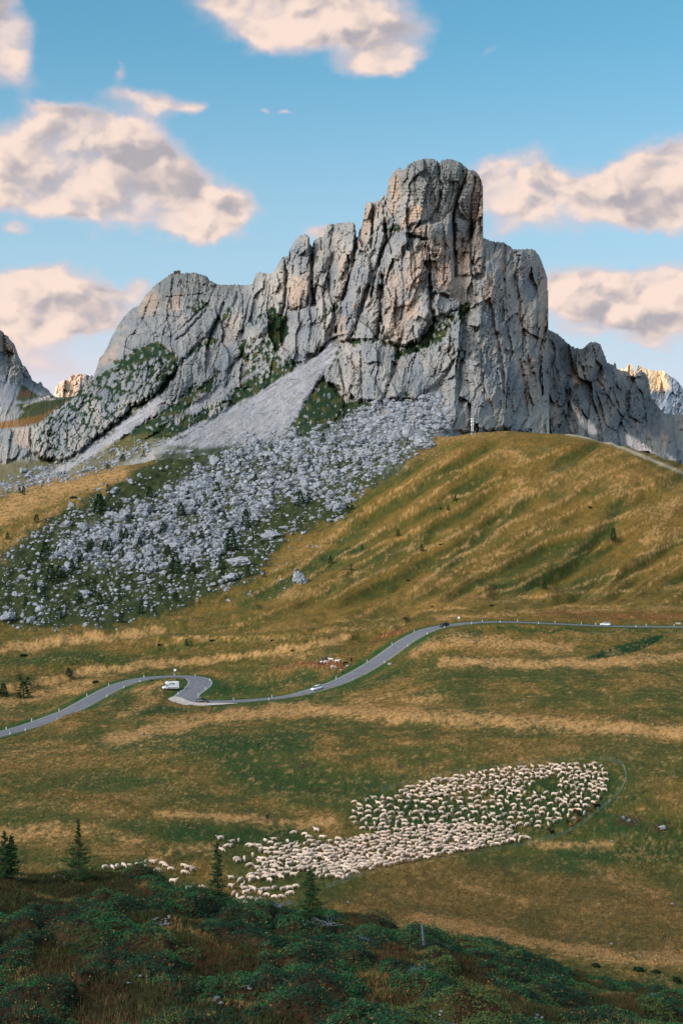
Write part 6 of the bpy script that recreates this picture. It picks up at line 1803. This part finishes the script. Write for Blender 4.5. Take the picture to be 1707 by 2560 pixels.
def car(loc, rz, mat, label, suv=True, name='parked_car', cat='car', group='cars on the pass road', L=4.4, roof=None):
    root = bpy.data.objects.new(name, None); COL.objects.link(root); root.location = loc; root.rotation_euler = (0, 0, rz)
    root['label'], root['category'], root['group'] = label, cat, group
    h = L / 2; zr = 1.62 if suv else 1.46; zb = 1.02 if suv else .92; W_ = .92
    b_ = MB()
    prof = [(-h, .80, .42, .85), (-h + .08, .88, .30, .98), (-h + .5, W_, .24, zb), (-.6, W_, .22, zb + .02), (.55, W_, .22, zb), (h - .9, W_, .24, zb - .06), (h - .3, .88, .26, zb - .16), (h - .05, .80, .32, .72), (h, .72, .42, .6)]
    loft(b_, [xsec(x, w, z0, z1, .93) for x, w, z0, z1 in prof])
    b_.build('body', mat, root, True)
    g_ = MB()
    gl_ = [(-h + .12, .74, zb - .04, zb + .02), (-h + .42, .76, zb - .04, zr - .16), (-h + .75, .77, zb - .04, zr - .03), (-.1, .78, zb - .04, zr - .02), (.35, .77, zb - .04, zr - .10), (h - .98, .76, zb - .08, zb - .02)]
    loft(g_, [[(x, -w, z0), (x, -w * .92, (z0 + z1) / 2), (x, -w * .80, z1), (x, w * .80, z1), (x, w * .92, (z0 + z1) / 2), (x, w, z0)] for x, w, z0, z1 in gl_])
    g_.build('windows', m_glass, root, True)
    r_ = MB()
    loft(r_, [[(x, -w, z - .05), (x, -w * .95, z), (x, w * .95, z), (x, w, z - .05)] for x, w, z in [(-h + .38, .60, zr - .10), (-h + .7, .66, zr + .01), (-.1, .67, zr + .02), (.33, .63, zr - .06)]])
    r_.build('roof', roof or mat, root, True)
    for s_ in (-1, 1):
        p_ = MB()
        for xa in (-h + .95, -.15): p_.tube([(xa, s_ * .785, zb - .02), (xa, s_ * .655, zr - .03)], .035, 4)
        p_.tube([(.36, s_ * .64, zr - .08), (h - .98, s_ * .77, zb - .03)], .035, 4); p_.tube([(-h + .4, s_ * .62, zr - .12), (-h + .14, s_ * .75, zb)], .04, 4)
        p_.build('window_pillar', mat, root)
        hl = MB(); hl.box((h - .17, s_ * .62, .72), (.22, .30, .14), s_ * -.3); hl.build('headlight', m_lamp, root)
        tl = MB(); tl.box((-h + .06, s_ * .68, .88), (.12, .20, .20)); tl.build('taillight', m_red, root)
        mr = MB(); mr.box((.72, s_ * .98, zb + .04), (.12, .18, .13)); mr.build('mirror', mat, root)
    gr = MB(); gr.box((h - .02, 0, .50), (.08, 1.0, .2)); gr.build('grille', m_trim, root)
    wheels(root, (-h + .82, h - .85), .80, .34)
    return root


def road_at(px, lane=0.0):
    """point and heading on the road near this pixel"""
    cpx = road_c[:, 0] / road_c[:, 1] * F + CX
    return cpx


def on_road(px, py, lane, ahead=False):
    cpx = road_c[:, 0] / road_c[:, 1] * F + CX; cpy = CY - road_c[:, 2] / road_c[:, 1] * F
    k = int(np.argmin((cpx - px) ** 2 + (cpy - py) ** 2))
    p = road_c[k]; nn_ = rn[k]
    return (p[0] + nn_[0] * lane, p[1] + nn_[1] * lane, p[2] + .03), math.atan2(rt[k][1], rt[k][0]), k


def pitch(o, k, rz_fwd):
    a, b_ = road_c[max(k - 6, 0)], road_c[min(k + 6, len(road_c) - 1)]
    sl = math.atan2(b_[2] - a[2], math.hypot(b_[0] - a[0], b_[1] - a[1]))
    o.rotation_euler = (0, -sl if rz_fwd == 0 else sl, o.rotation_euler[2])


p, a, k = on_road(787, 1724, -1.2); o = car(p, a + math.pi, m_white, 'white suv driving on the road between the hairpin and the long climb'); pitch(o, k, 1)
p, a, k = on_road(1107, 1567, -1.2); o = car(p, a + math.pi, m_black, 'black hatchback at the start of the upper right bend', False); pitch(o, k, 1)
p, a, k = on_road(1518, 1564, 1.2); o = car(p, a + math.pi - .12, m_white, 'white hatchback on the straight road at the far right', False, L=4.3); pitch(o, k, 1)
p, a, k = on_road(516, 1757, -3.0); o = car(p, a + .1, m_black, 'black suv at the edge of the lay-by below the hairpin', True, L=4.5, roof=None); pitch(o, k, 0)

# camper van on the grass inside the bend
s = surf(426, 1724, 300)
root = bpy.data.objects.new('camper_van', None); COL.objects.link(root); root.location = (s[0], s[1], s[2] + .05); root.rotation_euler = (0, 0, math.pi + .30)
root['label'], root['category'] = 'white camper van with a dark red stripe parked inside the hairpin bend', 'camper van'
b_ = MB()
loft(b_, [xsec(x, w, z0, z1, .96) for x, w, z0, z1 in [(.3, 1.0, .35, 2.1), (1.2, .98, .3, 2.1), (1.9, .96, .3, 1.75), (2.35, .94, .32, 1.25), (2.9, .90, .34, 1.08), (3.1, .82, .4, .9)]])
b_.build('cab', m_white, root, True)
b_ = MB(); loft(b_, [[(x, -w, z0), (x, -w, z1 - .15), (x, -w * .92, z1), (x, w * .92, z1), (x, w, z1 - .15), (x, w, z0)] for x, w, z0, z1 in [(-3.1, 1.08, .5, 2.95), (-3.05, 1.12, .45, 3.0), (.6, 1.12, .45, 3.0), (.62, 1.12, 2.02, 3.0), (1.35, 1.1, 2.05, 2.98), (1.75, 1.0, 2.12, 2.72)]])
b_.build('living_box', m_white, root)
b_ = MB(); loft(b_, [[(x, -w, z0), (x, -w * .9, z1), (x, w * .9, z1), (x, w, z0)] for x, w, z0, z1 in [(1.62, .80, 1.98, 2.0), (1.95, .92, 1.36, 1.80), (2.42, .90, 1.26, 1.30)]]); b_.build('windscreen', m_glass, root)
m_stripe = simple_mat('red_stripe', (.12, .015, .02), .5); m_pink = simple_mat('faded_stripe', (.45, .32, .34), .5)
for s_ in (-1, 1):
    w_ = MB(); w_.box((1.45, s_ * .985, 1.55), (.7, .02, .42)); w_.build('cab_window', m_glass, root)
    for xx, ww in ((.1, .75), (-.95, .85)): q = MB(); q.box((xx, s_ * 1.125, 2.25), (ww, .02, .38)); q.build('side_window', m_glass, root)
    q = MB(); q.box((-.9, s_ * 1.125, .72), (3.6, .02, .28)); q.build('stripe', m_stripe, root)
    q = MB(); q.box((-.5, s_ * 1.123, 1.9), (4.2, .015, .08)); q.box((-2.6, s_ * 1.124, 1.5), (.10, .018, 1.2)); q.build('trim_stripe', m_pink, root)
    q = MB(); q.box((3.0, s_ * .66, .86), (.2, .3, .2)); q.build('headlight', m_lamp, root)
q = MB(); q.box((3.08, 0, .52), (.12, 1.6, .2)); q.build('bumper', m_trim, root)
q = MB(); q.box((-1.6, 0, 3.05), (.6, .6, .12)); q.build('roof_hatch', m_plate, root)
wheels(root, (-1.9, 2.25), .92, .36)

# ------------------------------------------------------------------ roadside things
m_post = simple_mat('white_plastic', (.82, .82, .80), .5); m_pole = simple_mat('galvanised_steel', (.35, .36, .37), .5, metal=.6); m_wood = simple_mat('grey_wood', C(92, 98, 108), .9, var=.25, scale=9)
DP = [(32, 390), (37, 412), (178, 357), (225, 367), (296, 312), (364, 314), (401, 244), (469, 247), (483, 199), (540, 209), (620, 161), (633, 185), (758, 148), (870, 156), (889, 179), (854, 215), (843, 239), (773, 214), (760, 238), (816, 266), (897, 254), (1022, 258), (1186, 242), (1178, 260), (1471, 170), (1546, 176)]
DP = [(x / 1.742, 1600 + y / 1.742) for x, y in DP] + [(700 + x / 1.557, 1500 + y / 1.557) for x, y in [(226, 307), (293, 312), (337, 239), (402, 243), (429, 174), (491, 181), (511, 124), (571, 134), (652, 110), (769, 76), (761, 98), (914, 77), (867, 94), (1008, 95), (1060, 88), (1228, 94), (1168, 96), (1378, 104), (1420, 97), (1520, 97)]]
pm_, bm2 = MB(), MB(); pm_.box((0, 0, .5), (.13, .05, 1.0)); bm2.box((0, 0, .86), (.134, .054, .14))
post_me, band_me = pm_.mesh('delineator_post', m_post), bm2.mesh('black_band', m_trim)
for i, (x, y) in enumerate(DP):
    s = surf(x, y, 300)
    if s is None: continue
    # set each post just off the asphalt
    kk = int(np.argmin(np.hypot(rp[:, 0] - s[0], rp[:, 1] - s[1]))); dv = np.array([s[0], s[1]]) - rp[kk]; dn = float(dv @ rn[kk]); sg = 1 if dn >= 0 else -1
    q = rp[kk] + rn[kk] * sg * (RW + .55)
    seg = 'the left stretch of road' if x < 330 else ('the hairpin bend' if x < 620 else ('the climbing stretch of road' if x < 1080 else 'the straight upper road'))
    o = link('delineator_post', post_me, loc=(q[0], q[1], float(ground_z(q[0], q[1])) - .05), label='white delineator post with a black band beside ' + seg, cat='road post', group='delineator posts beside ' + seg)
    o.scale = (1.25, 1.25, 1.15)
    link('black_band', band_me, o)


def sign(x, y, hm, lab):
    s = surf(x, y, 300); root = bpy.data.objects.new('road_sign', None); COL.objects.link(root); root.location = (s[0], s[1], s[2] - .05); root['label'], root['category'] = lab, 'sign'
    q = MB(); q.tube([(0, 0, 0), (0, 0, hm)], .04, 8); q.build('pole', m_pole, root)
    q = MB(); q.box((0, -.06, hm - .35), (.95, .03, .85)); q.build('panel', m_post, root)
    q = MB(); q.box((0, -.03, hm - .35), (1.1, .025, 1.0)); q.build('frame', m_trim, root)


sign(438, 1689, 2.6, 'white square sign on a pole above the top of the hairpin'); sign(1146, 1556, 2.4, 'white square sign on a pole behind the black hatchback')
for x, y, w_, lab in [(973, 1661, 9, 'pale concrete culvert head beside the climbing road'), (1694, 1560, 12, 'pale concrete culvert head beside the road at the right edge')]:
    s = surf(x, y, 300); q = MB(); u = s[1] / F; q.box((0, 0, .2), (w_ * u, .5, .5), .1, .92, (1, 1, 1)); q.box((0, -.02, .5), (w_ * u * 1.05, .62, .12), .1)
    q.build('culvert', simple_mat('concrete', C(190, 188, 186), .9, var=.15), loc=s, label=lab, cat='culvert')
for x, y, lab in [(1124, 1580, 'flat white slab on the verge just below the black hatchback'), (1071, 1596, 'flat white slab lower on the same green verge')]:
    s = surf(x, y, 300); o = link('stone_slab', B_MESH[3], loc=s, label=lab, cat='stone'); o.scale = (.55, .4, .25); o.rotation_euler = (.5, 0, .4)

# electric netting round the flock
NET = [(955, 1978), (1010, 1962), (1100, 1940), (1200, 1926), (1300, 1912), (1400, 1902), (1500, 1901), (1545, 1908), (1560, 1926), (1563, 1950), (1548, 1982), (1520, 2010), (1492, 2032), (1462, 2058), (1425, 2080), (1380, 2098), (1325, 2111), (1240, 2128), (1120, 2150), (1000, 2173), (900, 2192), (858, 2208), (815, 2222)]
ln = catmull([(x, y, 0) for x, y in NET], 12)
gp = [surf(x, y) for x, y, _ in ln]; gp = [np.array(q) for q in gp if q is not None]
root = bpy.data.objects.new('electric_netting', None); COL.objects.link(root); root['label'], root['category'] = 'thin pale green electric netting curving round the flock of sheep', 'fence netting'
m_net = simple_mat('net_twine', C(120, 150, 140), .7)
nm = MB()
for hz_ in (.12, .3, .5, .7, .9): nm.tube([q + (0, 0, hz_) for q in gp], .003, 3, cap=False)
for a_, b_ in zip(gp[:-1], gp[1:]):
    for t in np.linspace(0, 1, 7)[:-1]: q = a_ * (1 - t) + b_ * t; nm.tube([q, q + (0, 0, .92)], .0025, 3, cap=False)
nm.build('netting', m_net, root)
for q in gp[::6]: r_ = MB(); r_.tube([q - (0, 0, .1), q + (0, 0, 1.05)], .014, 4); r_.build('stake', m_net, root)

# wooden posts in the near shrubs
for x0, y0, x1, y1, d, lab in [(1061, 2362, 1054, 2310, 0, 'grey wooden fence post leaning slightly on the shrub slope'), (1352, 2568, 1360, 2516, 62, 'short grey post tilted at the bottom edge of the view')]:
    s = surf(x0, y0, 50) if not d else None
    dd = s[1] if s else d
    a_ = np.array(to_world(x0, y0, dd)); a_[2] = float(ground_z(a_[0], a_[1])) - .3; c_ = np.array(to_world(x1, y1, dd))
    q = MB(); q.tube([a_, (a_ + c_) / 2, c_], [.075, .068, .06], 9); q.box(c_ + (0, 0, .015), (.10, .10, .03), 0, 1, (1, 1, 1)); q.build('fence_post', m_wood, label=lab, cat='post', group='old fence posts')

# mast and its hut where the hill meets the cliffs
s = surf(1180, 1086, 600)
if s is None: s = to_world(1180, 1086, 1010)
u = s[1] / F
root = bpy.data.objects.new('radio_mast', None); COL.objects.link(root); root.location = (s[0], s[1], s[2] - .5); root['label'], root['category'] = 'pale lattice mast with antennas at the left end of the hill crest', 'mast'
q = MB(); Hm = 42 * u
for sx in (-1, 1):
    for sy in (-1, 1): q.tube([(sx * .8, sy * .8, 0), (sx * .45, sy * .45, Hm)], .11, 5)
for i in range(9):
    z0, z1 = Hm * i / 9, Hm * (i + 1) / 9; w0, w1 = .8 - .35 * i / 9, .8 - .35 * (i + 1) / 9
    for sy in (-1, 1): q.tube([(-w0, sy * w0, z0), (w1, sy * w1, z1)], .06, 4); q.tube([(w0, sy * w0, z0), (-w1, sy * w1, z1)], .06, 4)
q.build('lattice_tower', m_plate, root)
for z, w_ in ((Hm * .62, .5), (Hm * .8, .45), (Hm * .97, .4)):
    q = MB(); q.box((-.9, -.3, z), (w_, .3, 1.1)); q.box((.85, -.3, z + .4), (w_ * .8, .3, 1.0)); q.build('antenna', m_post, root)
q = MB(); q.tube([(0, 0, Hm), (0, 0, Hm + 2)], .05, 4); q.build('antenna_rod', m_pole, root)
m_wallstone = simple_mat('hut_wall', C(150, 142, 134), .9, var=.15); m_roofd = simple_mat('dark_roof', C(70, 66, 66), .8, var=.2)


def building(name, loc, dims, rz, label, wall, roofm, cat='hut', group=None, nwin=3):
    L_, W_, H_ = dims
    root = bpy.data.objects.new(name, None); COL.objects.link(root); root.location = loc; root.rotation_euler = (0, 0, rz); root['label'], root['category'] = label, cat
    if group: root['group'] = group
    q = MB(); q.box((0, 0, H_ / 2 - 1), (L_, W_, H_ + 2)); q.add([(-L_ / 2, -W_ / 2, H_), (-L_ / 2, W_ / 2, H_), (-L_ / 2, 0, H_ + W_ * .28)], [[0, 1, 2]]); q.add([(L_ / 2, -W_ / 2, H_), (L_ / 2, W_ / 2, H_), (L_ / 2, 0, H_ + W_ * .28)], [[0, 2, 1]]); q.build('wall', wall, root)
    q = MB(); e_ = .12 * W_
    for s_ in (-1, 1):
        a1 = np.array([(-L_ / 2 - .4, s_ * (W_ / 2 + e_), H_ - e_ * .55 + .05), (L_ / 2 + .4, s_ * (W_ / 2 + e_), H_ - e_ * .55 + .05), (L_ / 2 + .4, 0, H_ + W_ * .28 + .05), (-L_ / 2 - .4, 0, H_ + W_ * .28 + .05)])
        q.add(np.concatenate([a1, a1 + (0, 0, .25)]), [[0, 1, 2, 3], [4, 7, 6, 5], [0, 4, 5, 1], [1, 5, 6, 2], [2, 6, 7, 3], [3, 7, 4, 0]])
    q.build('roof', roofm, root)
    for i in range(nwin):
        q = MB(); q.box((-L_ / 2 + L_ * (i + .5) / nwin, -W_ / 2 - .03, H_ * .55), (L_ / nwin * .4, .08, H_ * .3)); q.build('window', m_glass, root)
    return root


building('equipment_hut', (s[0] + .3, s[1] - 2.4, s[2] - 1.0), (3.0, 2.4, 2.2), .1, 'small grey hut at the foot of the lattice mast', m_wallstone, m_roofd, nwin=1)
# summit refuge
D0 = float(main_base(np.array([441.]), np.array([684.]))[0]) + 8
u = D0 / F
m_darkwood = simple_mat('dark_boards', C(70, 60, 54), .9, var=.2)
building('mountain_refuge', ((443 - CX) * u, D0, (CY - 684.5) * u), (15 * u, 8 * u, 4.5 * u), .15, 'dark wooden refuge with gabled roof on the summit of the left shoulder', m_darkwood, m_roofd, 'mountain hut', nwin=4)
building('refuge_annex', ((447.5 - CX) * u, D0 - 1, (CY - 684) * u), (9 * u, 7 * u, 5.6 * u), 1.5, 'taller gabled annex at the right end of the summit refuge', m_darkwood, m_roofd, 'mountain hut', nwin=2)
q = MB(); px0, pz0 = (471 - CX) * u, (CY - 684) * u
q.tube([(px0, D0, pz0 - 2), (px0, D0, pz0 + 4.5 * u)], .18, 5); q.build('summit_pole', m_pole, label='thin pole standing on the left summit right of the refuge', cat='pole')
# the refuge buildings on the left saddle
for i, (x, y, w_, h_, lab) in enumerate([(103, 997, 8, 3.5, 'white low building at the left of the saddle group'), (112, 995, 7, 4, 'white building in the middle of the saddle group'), (121, 993, 8, 5, 'tallest pale building at the right of the saddle group'), (131, 994, 8, 3, 'dark low building at the saddle edge')]):
    xx, yy = np.array([float(x)]), np.array([float(y)]); Dm = _ml(xx / 400., yy / 400.); Dm = float((Dm - left_detail(xx, yy, Dm))[0]) - 4; u = Dm / F
    building('refuge_building', ((x - CX) * u, Dm, (CY - y) * u), (w_ * u, 5 * u, h_ * u), rnd.uniform(-.2, .2), lab, simple_mat('pale_render', C(210, 196, 184) if i < 3 else C(90, 84, 84), .9), m_roofd, 'building', 'refuge buildings on the saddle', 3)

# ------------------------------------------------------------------ grass and shrubs in the near part
def cols_at(px, d):
    fi = np.clip(np.interp(px, gcols, np.arange(len(gcols))), 0, len(gcols) - 1).astype(int)
    fj = np.clip(np.interp(d, grows, np.arange(len(grows))), 0, len(grows) - 1).astype(int)
    return col[fj, fi]


def blades(name, X, Y, Z, hgt, wid, cc, per, spread, lean, label, mat, kind='stuff', leafy=False):
    n_ = len(X); a = rng.uniform(0, 2 * math.pi, (n_, per)); q = rng.uniform(0, 1, (n_, per)) * spread[:, None] if np.ndim(spread) else rng.uniform(0, 1, (n_, per)) * spread
    bx = X[:, None] + np.cos(a) * q; by = Y[:, None] + np.sin(a) * q; bz = np.repeat(Z[:, None], per, 1)
    if leafy: bz = bz + rng.uniform(-.5, .5, (n_, per)) * spread
    b2 = rng.uniform(0, 2 * math.pi, (n_, per)); w_ = wid * rng.uniform(.6, 1.3, (n_, per))
    H_ = hgt[:, None] * rng.uniform(.6, 1.25, (n_, per)); la = rng.uniform(0, lean, (n_, per)) * H_
    dx_, dy_ = np.cos(b2) * w_ / 2, np.sin(b2) * w_ / 2
    if leafy:
        tx, ty, tz = np.cos(b2 + 1.4) * H_, np.sin(b2 + 1.4) * H_, rng.uniform(-.25, .9, (n_, per)) * H_
        P0 = np.stack([bx - tx * .5, by - ty * .5, bz - tz * .5], -1); P2 = np.stack([bx + tx * .5, by + ty * .5, bz + tz * .5], -1)
        up = rng.uniform(-.4, .4, (n_, per)) * w_
        P1 = np.stack([bx + dx_, by + dy_, bz + up], -1); P3 = np.stack([bx - dx_, by - dy_, bz - up], -1)
        V = np.stack([P0, P1, P2, P3], 2).reshape(-1, 3); Fq = np.arange(len(V)).reshape(-1, 4); k_ = 4
    else:
        V = np.stack([np.stack([bx - dx_, by - dy_, bz], -1), np.stack([bx + dx_, by + dy_, bz], -1), np.stack([bx + np.cos(a) * la, by + np.sin(a) * la, bz + H_], -1)], 2).reshape(-1, 3)
        Fq = np.arange(len(V)).reshape(-1, 3); k_ = 3
    CC_ = np.repeat((cc[:, None, :] * rng.uniform(.62, 1.38, (n_, per, 1))).reshape(-1, 3), k_, 0)
    return link(name, new_mesh(name, V, Fq, mat, CC_), kind=kind, label=label)


m_blade = attr_mat('grass_blades', .9, .1, .5, .9, 1.1); m_shrub = attr_mat('shrub_leaves', .85, .15, .8, .9, 1.4)
# pasture tussocks
nT = 120000
px_ = rng.uniform(-200, 1950, nT); dd_ = 120 * (640 / 120.) ** rng.uniform(0, 1, nT) ** .85
X_, Y_ = (px_ - CX) / F * dd_, dd_; c_ = cols_at(px_, dd_); lum = c_.sum(1)
k_ = rng.random(nT) < np.clip(lum / .38, .25, 1)
k_ &= road_near(X_, Y_)[0] > RW + 2.6
X_, Y_, c_, dd_ = X_[k_], Y_[k_], c_[k_], dd_[k_]
tint = np.where(rng.random((len(X_), 1)) < .55, c_ * 1.12 + C(190, 146, 96) * .10, c_ * .95)
blades('meadow_grass', X_, Y_, ground_z(X_, Y_) - .03, np.full(len(X_), .17) + .0003 * dd_, .07 + .0004 * dd_[:, None], tint, 4, .22, .7, 'tussocks of dry grass over the lower pasture', m_blade)

# near slope
nS = 370000
px_ = rng.uniform(-300, 2050, nS); dd_ = rng.uniform(29, 112, nS)
keep = rng.random(nS) < np.clip((dd_ / 100.) * 1.0, .3, 1)
px_, dd_ = px_[keep], dd_[keep]
X_, Y_ = (px_ - CX) / F * dd_, dd_
can, kk, v1 = canopy(X_, Y_)
gzn = ground_z(X_, Y_)
clump = fbm(X_ / 3.2, Y_ / 3.6, 3, 58); tone = fbm(X_ / 8., Y_ / 9., 2, 59)
is_sh = (kk > .2) & (can > .08)
G1, G2, G3, G4 = C(40, 80, 46), C(26, 54, 36), C(66, 84, 44), C(78, 90, 104)
cc = np.where((clump > .1)[:, None], G1, G2); cc = np.where((tone > .45)[:, None], G3 * .85, cc)
cc = np.where(((fbm(X_ / 2.2, Y_ / 2.6, 2, 60) > .72) & (v1 < .4))[:, None], G4 * .8, cc)
cc = np.where((rng.random(len(X_)) < .05)[:, None], C(120, 92, 48), cc)
i_ = is_sh
blades('dwarf_shrubs', X_[i_], Y_[i_], gzn[i_] + can[i_] * .38 * rng.uniform(.2, 1.1, i_.sum()), np.full(i_.sum(), .085), .05, cc[i_], 5, .10, .5, 'dark green dwarf shrubs covering the near slope', m_shrub, leafy=True)
j_ = (~is_sh) & (rng.random(len(X_)) < .75)
hc = np.where((tone > .2)[:, None], C(88, 60, 42), C(64, 54, 36)); hc = np.where((clump > .45)[:, None], C(140, 112, 70), hc); hc = np.where((rng.random(len(X_)) < .45)[:, None], C(58, 74, 40), hc)
blades('heath', X_[j_], Y_[j_], gzn[j_] - .02, np.full(j_.sum(), .20), .030, hc[j_], 6, .14, .6, 'rust brown heath and dry grass between the shrubs', m_blade)
# tall pale grass stems near the bottom edge
nG = 1500
px_ = np.concatenate([rng.normal(340, 110, nG // 2), rng.normal(60, 60, nG // 6), rng.normal(1590, 60, nG // 6), rng.normal(1150, 200, nG // 6)]); dd_ = rng.uniform(40, 58, len(px_))
X_, Y_ = (px_ - CX) / F * dd_, dd_
k_ = fbm(X_ / 1.4, Y_ / 1.6, 2, 61) > .05
X_, Y_ = X_[k_], Y_[k_]
blades('tall_grass', X_, Y_, ground_z(X_, Y_), np.full(len(X_), .45), .010, np.tile(C(140, 120, 82), (len(X_), 1)), 5, .10, .5, 'tall pale grass stems at the bottom of the near slope', m_blade)
# pale stones showing on the near slope
its = []
for x, y, n_, sp in [(28, 2190, 14, 14), (410, 2310, 16, 14), (150, 2200, 12, 22), (540, 2505, 10, 12), (1345, 2545, 8, 10), (1385, 2442, 5, 8), (780, 2310, 8, 14), (1190, 2345, 6, 10), (340, 2450, 3, 20), (615, 2470, 3, 10), (1090, 2540, 5, 10)]:
    for _ in range(n_):
        a_, b_ = rnd.gauss(x, sp), rnd.gauss(y, sp * .5)
        s = surf(a_, b_, 38)
        if s is None or s[1] > 115: continue
        r = rnd.uniform(.04, .13); its.append((B_LOW[rnd.randrange(8)], (s[0], s[1], s[2] + r * .3 + .05), rnd.uniform(0, 6), (r * 1.4, r, r * .7), (.62, .60, .56)))
link('stones', merge_many('stones', m_boulder, its), kind='stuff', label='pale stones showing between the near shrubs')
# bleached dead branches beside the bushy larch
m_dead = simple_mat('dead_wood', C(120, 124, 132), .9)
for bx_, by_, lab in [(690, 2272, 'bleached dead branch left of the bushy larch'), (820, 2318, 'bleached dead branches lying right below the bushy larch'), (725, 2262, 'thin upright dead branch beside the bushy larch')]:
    s = surf(bx_, by_, 60)
    q = MB()
    for i in range(16):
        a_ = rnd.uniform(0, 6.28); L_ = rnd.uniform(.4, 1.1); up = rnd.uniform(.2, 1.0)
        P = [np.array([0, 0, 0.0])]
        for t in range(5): P.append(P[-1] + np.array([math.cos(a_), math.sin(a_) * .6, up * .6]) * L_ / 5 + np.array([rnd.gauss(0, .04), rnd.gauss(0, .04), rnd.gauss(0, .03)]))
        q.tube(P, np.linspace(.016, .005, 6), 4)
    q.build('dead_branch', m_dead, loc=(s[0], s[1], s[2] + .1), label=lab, cat='branch')
